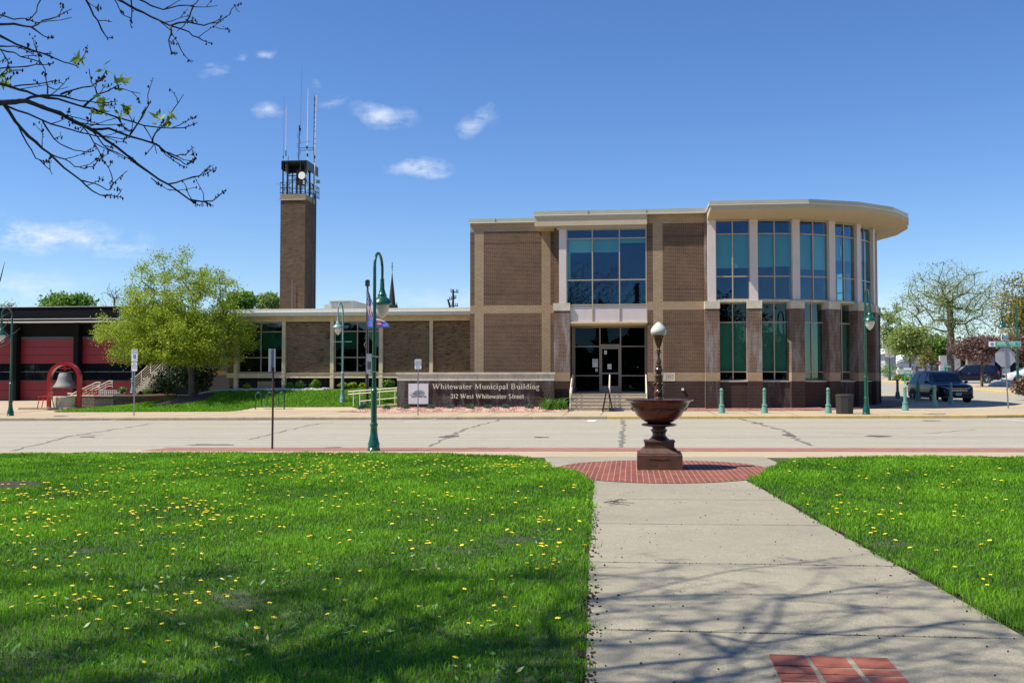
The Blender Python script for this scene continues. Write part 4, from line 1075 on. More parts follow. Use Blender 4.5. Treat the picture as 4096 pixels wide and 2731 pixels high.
w = MB(); w.box(a[0], b[0], SY - .07, SY - .005, a[1], b[1], 'logo_white'); lp = w.build('logo_panel', sw)
w = MB(); e = MB()
def lpnt(px, py, y=SY - .075): q = sxz(px, py); return (q[0], y, q[1])
up = [(345, 600), (352, 575), (375, 553), (400, 543), (440, 538), (475, 546), (503, 566)]
lo = [(503, 566), (480, 590), (440, 603), (400, 603), (360, 598), (345, 600)]
w.prism([lpnt(*p, SY - .074) for p in [(350, 590), (380, 600), (420, 602), (460, 596), (492, 570), (470, 556), (430, 548), (395, 552), (365, 570)]], (0, .005, 0), 'logo_blue')
w.tube([lpnt(*p, SY - .078) for p in up], [.004, .009, .012, .012, .010, .008, .003], 'logo_green', 5)
w.tube([lpnt(*p, SY - .078) for p in lo], [.003, .009, .013, .012, .008, .003], 'logo_green', 5)
w.tube([lpnt(*p, SY - .079) for p in [(350, 588), (385, 575), (430, 578), (470, 572), (498, 567)]], .007, 'logo_gold', 4)
w.tube([lpnt(*p, SY - .079) for p in [(370, 580), (400, 562), (440, 556), (475, 566)]], .007, 'logo_white', 4)
w.tube([lpnt(*p, SY - .078) for p in [(320, 567), (345, 569)]], .004, 'sign_text', 4)
w.build('logo_emblem', lp).matrix_parent_inverse = Matrix()
t1 = text_mesh('WHITEWATER', .125, 'logo_text', 'sign_text', lpnt(425, 625, SY - .076), FRONT, None, .002, sx=1.0); t1.parent = lp
bb = [v.co.x for v in t1.data.vertices]; wd = max(bb) - min(bb); tgt = lpnt(530, 600)[0] - lpnt(320, 600)[0]; cxm = (max(bb) + min(bb)) / 2
for v in t1.data.vertices: v.co.x = lpnt(425, 600)[0] + (v.co.x - cxm) * tgt / wd
t2 = text_mesh('CITY OF', .05, 'logo_text', 'sign_text', lpnt(325, 598, SY - .076), FRONT, None, .002); t2.parent = lp
for o_ in (t1, t2):
    o_.matrix_parent_inverse = Matrix()

# ------------------------------------------------------------------ entrance steps and rails
s_ = thing('entrance_steps', 'five concrete entrance steps with pale treads leading to the glass door', 'steps', (-1, 48.6, 0), world_parts=True)
gz_ = gs(-1, 47.8)
n = 5; lz = .885; 
w = MB()
for i in range(n):
    y0 = 47.75 + i * .30; z1 = gz_ + (lz - gz_) * (i + 1) / n
    w.box(-2.95, .80, y0, YL + .3, -.3 if i == 0 else gz_ + (lz - gz_) * i / n, z1 - .03, 'stone_cap')
    w.box(-2.955, .805, y0 - .02, YL + .3 if i == n - 1 else y0 + .33, z1 - .03, z1, 'walk_concrete')
w.build('treads', s_)
def rail(x, label):
    r_ = thing('stair_handrail', label, 'handrail', (x, 48.2, gz_), world_parts=True, group='handrails of the entrance steps')
    m_ = 'rail_cream'
    w = MB(); y0, y1 = 47.72, 49.35
    w.tube([(x, y0, gz_ + .55), (x, y0 - .08, gz_ + .6), (x, y0 - .08, gz_ + .86), (x, y0, gz_ + .92), (x, y1, lz + .92), (x, y1 + .5, lz + .92), (x, y1 + .55, lz + .85), (x, y1 + .5, lz + .5)], .03, m_, 8)
    w.tube([(x, y0, gz_ + .5), (x, y1, lz + .5)], .02, m_, 6); w.build('rail', r_)
    for y_, zb_, zt in ((y0, gz_, gz_ + .9), (y1, lz, lz + .9)):
        w = MB(); w.tube([(x, y_, zb_), (x, y_, zt)], .028, m_, 8); w.build('post', r_)
rail(-2.88, 'cream handrail at the left end of the entrance steps'); rail(.74, 'cream handrail at the right end of the entrance steps, beside the dark brick wall')
rail(-1.03, 'cream handrail in the middle of the entrance steps behind the folding sign')
q = G(*cB(1370, 1036)); 
af = thing('folding_sign', 'black folding board sign standing edge-on before the entrance steps', 'sign', (q.x, 47.36, gs(q.x, 47.36)), rz=math.radians(0))
for sgn in (-1, 1):
    w = MB(); t_ = 1.08
    w.prism([(sgn * .0, -.28, t_), (sgn * .20, -.28, 0), (sgn * .27, -.28, 0), (sgn * .06, -.28, t_)], (0, .56, 0), 'black_metal') if sgn > 0 else w.prism([(sgn * .06, -.28, t_), (sgn * .27, -.28, 0), (sgn * .20, -.28, 0), (sgn * .0, -.28, t_)], (0, .56, 0), 'black_metal')
    w.build('board', af)
w = MB(); w.tube([(-.2, -.25, .42), (.2, -.25, .42)], .012, 'black_metal', 5); w.box(-.06, .06, -.2, .2, 1.04, 1.12, 'black_metal'); w.build('hinge', af)

# ramp handrail left of the sign wall
rr_ = thing('ramp_handrail', 'long cream two-bar handrail of the ramp left of the sign wall', 'handrail', (-13, 49.5, 0), world_parts=True)
RY = 48.9
def rp_(px, py, Y=RY): return Vector(P(*cW(px, py), Y))
w = MB(); m_ = 'rail_cream'
w.tube([rp_(1210, 1000), rp_(1158, 1004), rp_(1158, 978), rp_(1620, 943, RY)], .028, m_, 8); w.tube([rp_(1210, 1000), rp_(1620, 968)], .025, m_, 8)
w.tube([rp_(1270, 1068), rp_(1620, 1035)], .022, m_, 8); w.tube([rp_(1380, 1120), rp_(1620, 1100)], .05, 'walk_concrete', 6)
w.build('rail', rr_)
for px, pb in ((1208, 1115), (1268, 1110), (1455, 1105), (1600, 1105)):
    w = MB(); a = rp_(px, 985 - (px - 1158) * .075); b = rp_(px, pb); w.tube([a, b], .024, m_, 6); w.build('post', rr_)

# ------------------------------------------------------------------ gravel beds and their plants
def ridge(x, y, y0, y1, h): return gs(x, y) + .012 + h * sstep((y - y0) / (y1 - y0))
g = MB()
grid_sheet(g, -14.4, -2.98, 46.75, SY + .02, 60, 8, lambda x, y: ridge(x, y, 46.9, 48.2, .17 * sstep((x + 14.4) / 2.5)) + .015 * math.sin(x * 7) * sstep((y - 46.9) / .3), 'gravel_pink', 0, lambda x, y: y > 46.8 + .25 * sstep((x + 6) / 4) + .9 * sstep((-12.2 - x) / 2.2))
struct(g, 'gravel_bed')
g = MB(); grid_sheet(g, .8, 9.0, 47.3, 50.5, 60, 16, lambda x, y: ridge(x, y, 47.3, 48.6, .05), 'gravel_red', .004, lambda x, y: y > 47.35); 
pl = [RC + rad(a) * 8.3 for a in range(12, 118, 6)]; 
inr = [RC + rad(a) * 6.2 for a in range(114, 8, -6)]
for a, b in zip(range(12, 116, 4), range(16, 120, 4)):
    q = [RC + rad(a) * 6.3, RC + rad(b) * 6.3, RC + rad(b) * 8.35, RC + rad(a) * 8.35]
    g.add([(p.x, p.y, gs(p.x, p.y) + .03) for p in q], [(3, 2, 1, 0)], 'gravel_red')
struct(g, 'gravel_border')

def leaf_mesh(name, pts, size, m_, rng, parent=None, elong=1.0, up=0.0, smooth=False, droop=0):
    """many small pointed leaves (one quad each) centred on pts (n,3)"""
    n = len(pts); pts = np.asarray(pts, dtype=np.float64)
    s = size * rng.uniform(.6, 1.35, n)
    a = rng.normal(size=(n, 3)); a[:, 2] += up; a /= np.linalg.norm(a, axis=1)[:, None]
    b = rng.normal(size=(n, 3)); b -= a * (a * b).sum(1)[:, None]; b /= np.linalg.norm(b, axis=1)[:, None]
    A = a * (s * elong)[:, None] * .5; B = b * (s)[:, None] * .32
    V = np.empty((n, 4, 3)); V[:, 0] = pts - A; V[:, 1] = pts + B - A * .1; V[:, 2] = pts + A; V[:, 3] = pts - B - A * .1
    return raw_mesh(name, V.reshape(-1, 3), 4, m_, np.repeat(rng.random(n), 1), parent)
def raw_mesh(name, V, k_, m_, rnd, parent=None, faces=None, smooth=False):
    me = bpy.data.meshes.new(name); nv = len(V)
    me.vertices.add(nv); me.vertices.foreach_set('co', V.astype(np.float32).ravel())
    if faces is None: loops = np.arange(nv, dtype=np.int32); starts = np.arange(0, nv, k_, dtype=np.int32); tot = np.full(len(starts), k_, dtype=np.int32)
    else: loops, starts, tot = faces
    me.loops.add(len(loops)); me.loops.foreach_set('vertex_index', loops)
    me.polygons.add(len(starts)); me.polygons.foreach_set('loop_start', starts); me.polygons.foreach_set('loop_total', tot)
    at = me.attributes.new('rnd', 'FLOAT', 'FACE'); at.data.foreach_set('value', np.asarray(rnd, dtype=np.float32))
    me.materials.append(M[m_]); me.update(calc_edges=True)
    o = bpy.data.objects.new(name, me); col.objects.link(o)
    if parent is not None:
        o.parent = parent
        if parent.get('_w'): o.matrix_parent_inverse = Matrix.Translation(-Vector(parent['_w']))
    return o
def blades(P0, h, w, lean, rng, bend=.5):
    """grass blades: quad + tip triangle each. P0 (n,3)"""
    n = len(P0); a = rng.uniform(0, 2 * np.pi, n); d = np.stack([np.cos(a), np.sin(a), np.zeros(n)], 1)
    b = rng.uniform(0, 2 * np.pi, n); L = np.stack([np.cos(b), np.sin(b), np.zeros(n)], 1) * (lean * rng.uniform(.1, 1, n))[:, None]
    h = h * rng.uniform(.55, 1.25, n); Z = np.array([0, 0, 1.])
    m1 = P0 + L * (h * .45)[:, None] * (1 - bend) + Z * (h * .55)[:, None]
    m2 = P0 + L * h[:, None] + Z * (h * (1 - .25 * lean))[:, None]
    V = np.empty((n, 5, 3)); V[:, 0] = P0 - d * w[:, None]; V[:, 1] = P0 + d * w[:, None]; V[:, 2] = m1 + d * (w * .8)[:, None]; V[:, 3] = m1 - d * (w * .8)[:, None]; V[:, 4] = m2
    i0 = np.arange(n, dtype=np.int32) * 5
    loops = np.stack([i0, i0 + 1, i0 + 2, i0 + 3, i0 + 3, i0 + 2, i0 + 4], 1).ravel().astype(np.int32)
    st_ = np.stack([np.arange(n) * 7, np.arange(n) * 7 + 4], 1).ravel().astype(np.int32)
    tt_ = np.tile([4, 3], n).astype(np.int32)
    return V.reshape(-1, 3), (loops, st_, tt_)
rng = np.random.default_rng(7)

def tuft(name, label, cat, loc, n, h, w, lean, m_, spread, group=None):
    P0 = np.zeros((n, 3)); P0[:, :2] = rng.normal(size=(n, 2)) * spread
    rr_t = np.hypot(P0[:, 0], P0[:, 1]) / spread
    V, fc = blades(P0, h * np.exp(-rr_t ** 2 * .22) * rng.uniform(.5, 1.15, n), np.full(n, w), lean, rng, .2)
    o = raw_mesh(name, V, 5, m_, np.repeat(rng.random(n), 2), None, fc); o.location = loc; tag(o, label, cat, group); return o
# sage tufts along the sign wall
sg = 'sage green tufts along the foot of the sign wall'
tl = [(145, 755, 'below the left corner of the sign wall'), (402, 752, 'under the logo panel behind the police sign pole'), (710, 752, 'just right of the logo panel'), (943, 755, 'below the number 312 on the sign wall'),
      (1183, 757, 'left of the short weed at the sign wall'), (1405, 760, 'right of the short weed at the sign wall'), (1655, 752, 'below the word Street on the sign wall'), (1950, 757, 'last before the tall strappy clump by the steps')]
for px, py, ds_ in tl:
    q = G(*cS(px, py), lambda x, y: gs(x, y) + .14); q.y = min(q.y, SY - .3)
    tuft('sage_tuft', 'low grey green tuft on pink gravel, ' + ds_, 'plant', (q.x, q.y, ridge(q.x, q.y, 46.9, 48.2, .17)), 260, .26, .014, 1.0, 'sage', .09, sg)
q = G(*cS(1300, 765)); tuft('weed', 'short pale weed between two grey green tufts at the sign wall', 'plant', (q.x, 47.8, .2), 60, .3, .012, 1.2, 'strap', .08)
for px, py, r_, lb in ((2210, 790, .26, 'wide clump of strappy green leaves at the right end of the sign wall'), (2340, 790, .22, 'clump of strappy green leaves against the brick pier by the steps')):
    q = G(*cS(px, py)); tuft('strap_leaf_plant', lb, 'plant', (q.x, min(q.y, 47.75), .16), 330, .78, .018, 1.15, 'strap', r_ * .8, 'strappy leaved clumps by the entrance steps')
for px, py, lb in ((1240, 1125, 'dark green spiky plant left of the flagpole foot'), (1300, 1150, 'dark green spiky plant in front of the flagpole foot'), (1450, 1120, 'dark green spiky plant right of the near lamp post')):
    q = G(*cW(px, py)); tuft('spiky_plant', lb, 'plant', (q.x, q.y, q.z), 300, .6, .022, .9, 'sage', .14, 'spiky plants round the flagpole')

# ------------------------------------------------------------------ lamp posts (park-street type)
def make_lamp(label, loc, rz, green=True, H=5.2):
    m_ = 'lamp_green' if green else 'lamp_teal'
    r_ = thing('street_lamp', label, 'street lamp', loc, rz)
    R = .40
    w = MB()
    w.lathe([(.165, 0), (.165, .05), (.15, .07), (.15, .20), (.13, .24), (.115, .32), (.095, .45), (.085, .62), (.10, .65), (.10, .69), (.082, .72)], m_, 16)
    w.lathe([(.078, .72), (.074, 1.5), (.09, 1.52), (.09, 1.56), (.06, 1.6)], m_, 16, flute=1, fr=(.73, 1.49))
    w.build('base', r_, True, 35)
    w = MB(); w.lathe([(.052, 1.6), (.05, 3.3), (.058, 3.32), (.058, 3.36), (.045, 3.4), (.042, H - R)], m_, 12); w.build('pole', r_, True, 35)
    w = MB(); pts = [(R - R * math.cos(t), 0, H - R + R * math.sin(t)) for t in np.linspace(0, math.pi, 14)]
    w.tube([(0, 0, H - R - .05)] + pts + [(2 * R, 0, H - R - .28)], .036, m_, 10); w.lathe([(.055, -.0), (.055, .06)], m_, 10, (2 * R, 0, H - R - .3)); w.build('arm', r_, True, 35)
    w = MB(); zt = H - R - .3
    w.lathe([(.04, 0), (.055, -.03), (.06, -.2), (.10, -.34), (.12, -.36), (.12, -.42), (.16, -.45), (.24, -.52), (.27, -.6), (.265, -.61), (.2, -.6)], m_, 24, (2 * R, 0, zt)); w.build('lamp_shade', r_, True, 35)
    w = MB(); w.lathe([(.19, 0), (.19, -.06), (.17, -.18), (.11, -.30), (.04, -.37), (.004, -.39)], 'globe', 20, (2 * R, 0, zt - .60)); w.build('globe', r_, True)
    return r_
def rz_for(deg): return math.radians(deg)
q = G(1495, 1801, gz0)
near_lamp = make_lamp('tall dark green gooseneck lamp in the foreground on the paver band, nearest of all lamps', (q.x, q.y, gn(q.x, q.y)), math.radians(90), H=5.16)
w = MB(); w.box(-.02, .0, .06, .20, 1.98, 2.5, 'sign_back'); w.box(-.021, .001, .08, .18, 2.1, 2.3, 'fire_grey')
w.box(-.06, .06, -.09, .08, 2.02, 2.05, 'steel_grey'); w.box(-.06, .06, -.09, .08, 2.42, 2.45, 'steel_grey'); o_ = w.build('parking_plate', near_lamp)
q = G(*cD(1683, 1075)); lr = dup(near_lamp, (q.x, q.y, gs(q.x, q.y)), math.radians(-90), 'green gooseneck lamp on the far sidewalk in front of the rounded window bay')
for ch in list(lr.children):
    if ch.name.startswith('parking_plate'): bpy.data.objects.remove(ch)
q = G(*cL(108, 1340)); dup(lr, (q.x, q.y, gs(q.x, q.y)), math.radians(-90), 'green gooseneck lamp at the left edge before the red fire station doors')
q = G(*cW(1105, 1082), mound); teal = make_lamp('pale blue grey gooseneck lamp on the lawn in front of the wing window', (q.x, q.y, q.z), math.radians(-92), False)
w = MB(); w.tube([(0, -.0, 3.2), (0, -.5, 3.2)], .015, 'lamp_teal', 6); w.tube([(0, .0, 3.2), (0, .5, 3.2)], .015, 'lamp_teal', 6); w.build('banner_arm', teal)
q = P(*cL(1390, 1100), 57.0); dup(teal, (q[0], 57.0, q[2] - .02), math.radians(200), 'pale blue grey gooseneck lamp half hidden behind the lime green tree', scale=(1, 1, 1.02))
q = G(4085, 1620 - 20, gs); q2 = P(3500 + 1955 / 3.485, 1500, 66.0)
dup(lr, (q2[0] + .15, 66, gs(q2[0], 66)), math.radians(160), 'green gooseneck lamp across the side street behind the street name sign', scale=(1.05, 1.05, 1.1))
q = G(*cR(205, 945), gs); dup(lr, (q.x, q.y, gs(q.x, q.y)), math.radians(120), 'distant green gooseneck lamp carrying the no parking sign, by the rounded bay')
np_ = thing('no_parking_sign', 'small white no parking sign with red words on the distant green lamp', 'sign', (q.x, q.y - .12, gs(q.x, q.y)), math.radians(8))
w = MB(); hs_ = 1.9; w.box(-.45, .45, -.02, 0, hs_ + .5, hs_ + 1.6, 'sign_white'); w.build('sign_plate', np_)
for i, t in enumerate(('NO', 'PARKING', 'THIS SIDE')): text_mesh(t, .24 if i < 2 else .15, 'sign_words', 'sign_red', (0, -.024, hs_ + 1.38 - i * .32), FRONT, np_)

# ------------------------------------------------------------------ bollards
bo = thing('bollard', 'x', 'bollard'); bo['group'] = 'pale green bollards round the corner sidewalk'
w = MB(); w.lathe([(.155, 0), (.155, .05), (.145, .07), (.14, .18), (.115, .25), (.105, .30), (.125, .315), (.125, .355), (.085, .38), (.08, .44)], 'bollard_green', 20); w.build('base', bo, True, 35)
w = MB(); w.lathe([(.078, .44), (.068, .86), (.085, .875), (.085, .905), (.06, .925)], 'bollard_green', 24, flute=1, fr=(.45, .85)); w.build('shaft', bo, True, 35)
w = MB(); w.lathe([(.05, .925), (.05, .945), (.075, .975), (.083, 1.02), (.07, 1.07), (.04, 1.10), (.004, 1.11)], 'bollard_green', 20); w.build('knob', bo, True)
pos = [(*G(*cD(322, 1062))[:2], 'leftmost bollard, between the steps and the first bay window'), (*G(*cD(725, 1062))[:2], 'bollard second from the left in front of the bay windows'), (*G(*cD(1325, 1062))[:2], 'bollard just left of the dark litter bin'),
       (12.4, 47.2, 'sunlit bollard between the lamp and the parked car'), (14.35, 49.5, 'shaded bollard before the left headlamp of the near car'), (16.25, 53.3, 'shaded bollard before the number plate of the near car'),
       (15.75, 57.3, 'dim bollard beside the front door of the near car'), (15.5, 60.6, 'dim bollard at the tail of the near car')]
for i, (x, y, lb) in enumerate(pos):
    if i == 0: bo.location = (x, y, gs(x, y)); bo['label'] = 'pale green ' + lb
    else: dup(bo, (x, y, gs(x, y)), 0, 'pale green ' + lb)
# litter bin
q = G(*cD(1490, 1071)); tb = thing('litter_bin', 'squat black octagonal litter bin on the sidewalk left of the lamp', 'litter bin', (q.x, q.y + .25, gs(q.x, q.y)), .2)
def ngon(r, z, n=8, a=math.pi / 8): return [(r * math.cos(a + 2 * math.pi * i / n), r * math.sin(a + 2 * math.pi * i / n), z) for i in range(n)]
w = MB(); w.lathe([(.36, .0), (.37, .02), (.39, .72), (.40, .74)], 'black_trash', 8); w.build('body', tb)
w = MB(); w.lathe([(.41, .74), (.41, .79), (.34, .83), (.2, .84)], 'black_trash', 8); w.build('lid', tb)

# ------------------------------------------------------------------ fountain
FX, FY = .52, 18.82
fz = gz0(FX, FY) + .02
ft = thing('drinking_fountain', 'ornate brown iron bowl fountain topped by an acorn lamp on a stepped base', 'fountain', (FX, FY, fz))
w = MB()
w.box(-.41, .41, -.41, .41, 0, .265, 'iron_base')
w.add([(-.41, -.41, .265), (.41, -.41, .265), (.41, .41, .265), (-.41, .41, .265), (-.40, -.40, .285), (.40, -.40, .285), (.40, .40, .285), (-.40, .40, .285)], [(0, 1, 5, 4), (1, 2, 6, 5), (2, 3, 7, 6), (3, 0, 4, 7)], 'iron_base')
w.add([(-.36, -.36, .30), (.36, -.36, .30), (.36, .36, .30), (-.36, .36, .30), (-.285, -.285, .385), (.285, -.285, .385), (.285, .285, .385), (-.285, .285, .385)], [(0, 1, 5, 4), (1, 2, 6, 5), (2, 3, 7, 6), (3, 0, 4, 7), (4, 5, 6, 7)], 'iron_base')
w.box(-.40, .40, -.40, .40, .285, .30, 'iron_base'); w.box(-.27, .27, -.27, .27, .385, .515, 'iron_base'); w.box(-.285, .285, -.285, .285, .50, .52, 'iron_base')
for s1 in (-1, 1):
    w.tube([(-.2, s1 * .412, .21), (-.05, s1 * .414, .205), (.02, s1 * .414, .2), (.17, s1 * .412, .208)], .006, 'iron_base', 5)
w.build('plinth', ft)
Z = lambda y: (1420 - y) / 484
w = MB()
w.lathe([(.255, .50), (.25, .515), (.20, .53), (.155, .57), (.122, .61), (.118, .63), (.13, .64), (.13, .66), (.118, .665), (.148, .685), (.155, .705), (.148, .725), (.12, .735), (.122, .75), (.15, .772), (.30, .785), (.325, .80), (.322, .82), (.28, .832), (.22, .842)], 'iron_brown', 40)
w.build('pedestal', ft, True, 40)
w = MB()
prof = [(.18, .835), (.25, .86), (.33, .905), (.41, .975), (.47, 1.07), (.505, 1.12), (.515, 1.125), (.52, 1.14), (.54, 1.18), (.555, 1.21), (.565, 1.23), (.60, 1.25), (.635, 1.262), (.64, 1.275), (.63, 1.28), (.595, 1.268), (.55, 1.24), (.52, 1.2), (.40, 1.11), (.2, 1.06), (.05, 1.055)]
w.lathe(prof, 'iron_brown', 56)
for i in range(24):     # cast leaf ornament under the rim
    a = 2 * math.pi * i / 24
    for (rr__, zz, s__) in (((.498, 1.105, .024), (.478, 1.07, .018)) if i % 3 == 0 else ((.502, 1.118, .012),)):
        x, y = rr__ * math.cos(a + (.06 if zz < 1.08 else 0)), rr__ * math.sin(a + (.06 if zz < 1.08 else 0))
        w.lathe([(s__ * .2, -s__), (s__ * .9, -s__ * .4), (s__, .0), (s__ * .8, s__ * .6), (s__ * .2, s__)], 'iron_brown', 8, (x, y, zz))
w.tube([((.512 + .004 * math.cos(8 * t)) * math.cos(t), .512 * math.sin(t), 1.10 + .022 * math.cos(8 * t)) for t in np.linspace(0, 2 * math.pi, 97)], .009, 'iron_brown', 6)
w.build('bowl', ft, True, 50)
w = MB()
pp_ = [(.09, 1.055), (.095, 1.27), (.088, 1.29), (.088, 1.31), (.07, 1.325), (.075, 1.34), (.082, 1.39), (.085, 1.42), (.078, 1.45), (.070, 1.455)]
w.lathe(pp_, 'iron_brown', 24)
w.lathe([(.072, 1.455), (.076, 1.47), (.074, 1.69), (.078, 1.70)], 'iron_brown', 28, flute=1, fr=(1.465, 1.685))
w.lathe([(.07, 1.70), (.088, 1.705), (.088, 1.72), (.058, 1.735), (.05, 1.76), (.06, 1.785), (.078, 1.80), (.082, 1.825), (.075, 1.85), (.058, 1.865), (.056, 1.875), (.068, 1.895), (.066, 1.905), (.045, 1.915), (.042, 1.935), (.056, 1.955), (.052, 1.97), (.046, 1.985), (.020, 2.09), (.028, 2.10), (.024, 2.125), (.068, 2.145), (.070, 2.155), (.04, 2.165), (.04, 2.185), (.046, 2.20), (.024, 2.22), (.026, 2.235), (.05, 2.29), (.075, 2.36), (.092, 2.42), (.10, 2.425), (.112, 2.44), (.112, 2.465), (.10, 2.475)], 'iron_brown', 24)
for i in range(6):
    a = 2 * math.pi * i / 6 + .3; w.lathe([(.005, -.03), (.022, -.018), (.028, 0), (.022, .018), (.005, .03)], 'iron_brown', 8, (.085 * math.cos(a), .085 * math.sin(a), 1.565))
for i in range(8):
    a = 2 * math.pi * i / 8; w.lathe([(.004, -.03), (.02, -.01), (.018, .02), (.004, .035)], 'iron_brown', 7, (.075 * math.cos(a), .075 * math.sin(a), 1.4))
w.build('lamp_post', ft, True, 45)
w = MB(); w.lathe([(.11, 2.475), (.13, 2.49), (.147, 2.53), (.148, 2.56), (.135, 2.60), (.105, 2.645), (.065, 2.685), (.03, 2.715), (.004, 2.73)], 'globe_pearl', 32); w.build('globe', ft, True, 80)

# ------------------------------------------------------------------ signs on the street
def post_sign(name, label, cat, base, H, r, plates, pm='steel_grey', rz=0., lean=0.):
    o = thing(name, label, cat, base, rz)
    w = MB(); w.tube([(0, 0, 0), (lean, 0, H)], r, pm, 6); w.build('post', o)
    for (z0, z1, wd, m_, txt) in plates:
        w = MB(); d = .035; rad_ = .03; pts = []
        for cx_, cz_, a0 in ((wd / 2 - rad_, z1 - rad_, 0), (-wd / 2 + rad_, z1 - rad_, 90), (-wd / 2 + rad_, z0 + rad_, 180), (wd / 2 - rad_, z0 + rad_, 270)):
            for i in range(4): a = math.radians(a0 + i * 30); pts.append((cx_ + rad_ * math.cos(a) + lean * z0 / H, -d, cz_ + rad_ * math.sin(a)))
        w.prism(list(reversed(pts)), (0, .006, 0), m_); pl_ = w.build('sign_plate', o)
        for (t, s_, z_, tm) in txt:
            text_mesh(t, s_, 'sign_words', tm, (lean * z0 / H, -d - .003, z_), FRONT, pl_, .001, sx=.8)
    return o
q = G(1672, 1661); h = 2.47
ps = post_sign('police_parking_sign', 'white POLICE VEHICLE PARKING ONLY sign on a grey post before the sign wall', 'sign', (q.x, q.y, gs(q.x, q.y)), h, .025,
          [(h - .42, h + .02, .30, 'sign_white', [('POLICE', .095, h - .05, 'sign_text'), ('VEHICLE', .095, h - .135, 'sign_text'), ('PARKING', .095, h - .22, 'sign_text'), ('ONLY', .095, h - .30, 'sign_text')])])
w = MB(); z_ = h - .375; w.box(-.07, .07, -.041, -.036, z_ - .006, z_ + .006, 'sign_text'); w.prism([(-.11, -.041, z_), (-.06, -.041, z_ - .02), (-.06, -.041, z_ + .02)], (0, .004, 0), 'sign_text'); w.prism([(.11, -.041, z_), (.06, -.041, z_ + .02), (.06, -.041, z_ - .02)], (0, .004, 0), 'sign_text')
w.build('double_arrow', ps)
q = G(*cL(1400, 1340)); sc2 = 46.5 / 3982; hh = (1340 - 645) / 2.613 * sc2
hs_ = post_sign('disabled_parking_sign', 'tall narrow disabled parking sign over a red lettered plate, before the lime green tree', 'sign', (q.x, q.y, gs(q.x, q.y)), hh, .03,
          [(hh - .58, hh, .30, 'sign_white', [('RESERVED', .07, hh - .06, 'sign_text'), ('PARKING', .08, hh - .16, 'sign_text'), ('VAN ACCESSIBLE', .035, hh - .52, 'sign_text')]),
           (hh - 1.02, hh - .61, .28, 'sign_white', [('NO', .1, hh - .69, 'sign_text'), ('PARKING', .07, hh - .79, 'sign_red'), ('2AM-5AM', .06, hh - .88, 'sign_red')])])
w = MB(); z_ = hh - .33; w.box(-.06, .06, -.043, -.036, z_ - .09, z_ + .09, 'sign_blue'); w.tube([(0, -.046, z_ + .05), (0, -.046, z_ - .02), (.03, -.046, z_ - .02), (.04, -.046, z_ - .06)], .008, 'sign_white', 4)
w.tube([(.025 * math.cos(t) - .005, -.046, z_ - .035 + .028 * math.sin(t)) for t in np.linspace(2, 6, 8)], .006, 'sign_white', 4); w.lathe([(.004, -.014), (.014, 0), (.004, .014)], 'sign_white', 6, (0, -.046, z_ + .065)); w.build('wheelchair_symbol', hs_)
q = G(1089, 1793, gz0); H = (1793 - 1392) / 3982 * 26.8
ns = thing('parking_sign', 'grey sign seen from behind on a rusty brown post at the near kerb', 'sign', (q.x, q.y, gn(q.x, q.y)), math.radians(74))
w = MB(); w.tube([(0, 0, 0), (.015, 0, H - .5)], .028, 'rust_pole', 6); w.tube([(.015, 0, H - .5), (.02, 0, H)], .022, 'steel_grey', 6); w.build('post', ns)
w = MB(); pts = [(-.15, .03, H - .62), (.15, .03, H - .62), (.15, .03, H), (-.15, .03, H)]; w.prism(pts, (0, .006, 0), 'sign_back'); w.build('sign_plate', ns)

# stop sign with street names (seen from behind)
q = G(4033, 1632); D_ = 49.
ss = thing('stop_sign', 'octagonal sign seen from behind on a leaning grey post under two street names', 'sign', (q.x, q.y, gs(q.x, q.y)), math.radians(-3))
def sz(v): return 1.61 - (v - 1515) / 3982 * 49.2 - gs(q.x, q.y)
top = sz(1250 + 510 / 3.485); lean = -.10
w = MB(); w.tube([(0, 0, 0), (lean, 0, top)], .035, 'steel_grey', 6); w.build('post', ss)
zc = sz(1250 + 640 / 3.485); R8 = .47
w = MB(); w.prism([(lean * .75 + R8 * math.cos(math.pi / 8 + i * math.pi / 4), .05, zc + R8 * math.sin(math.pi / 8 + i * math.pi / 4)) for i in range(8)], (0, .008, 0), 'sign_back'); w.build('octagonal_plate', ss)
w = MB(); w.prism([(lean * .75 + R8 * math.cos(math.pi / 8 - i * math.pi / 4), .068, zc + R8 * math.sin(math.pi / 8 - i * math.pi / 4)) for i in range(8)], (0, -.008, 0), 'sign_red'); w.build('red_face', ss)
za = sz(1250 + 465 / 3.485); L_ = 1.4
w = MB(); w.box(lean - .70, lean + .70, -.012, .012, za - .12, za + .12, 'sign_white'); w.box(lean - .42, lean + .68, -.016, .016, za - .10, za + .10, 'street_sign'); b1 = w.build('street_name_blade', ss)
w = MB(); w.tube([(lean - .56, -.02, za), (lean - .56, .02, za)], .08, 'logo_blue', 16); w.build('city_emblem', b1)
text_mesh('WHITEWATER', .20, 'street_name', 'sign_white', (lean + .06, -.018, za), FRONT, b1, .001, sx=.62); text_mesh('ST', .10, 'street_name', 'sign_white', (lean + .60, -.018, za), FRONT, b1, .001)
zb_ = sz(1250 + 385 / 3.485)
ro = Matrix.Rotation(math.radians(60), 3, 'Z')
w = MB()
def rb(x, y, z): v_ = ro @ Vector((x, y, 0)); return (v_.x + lean, v_.y, z)
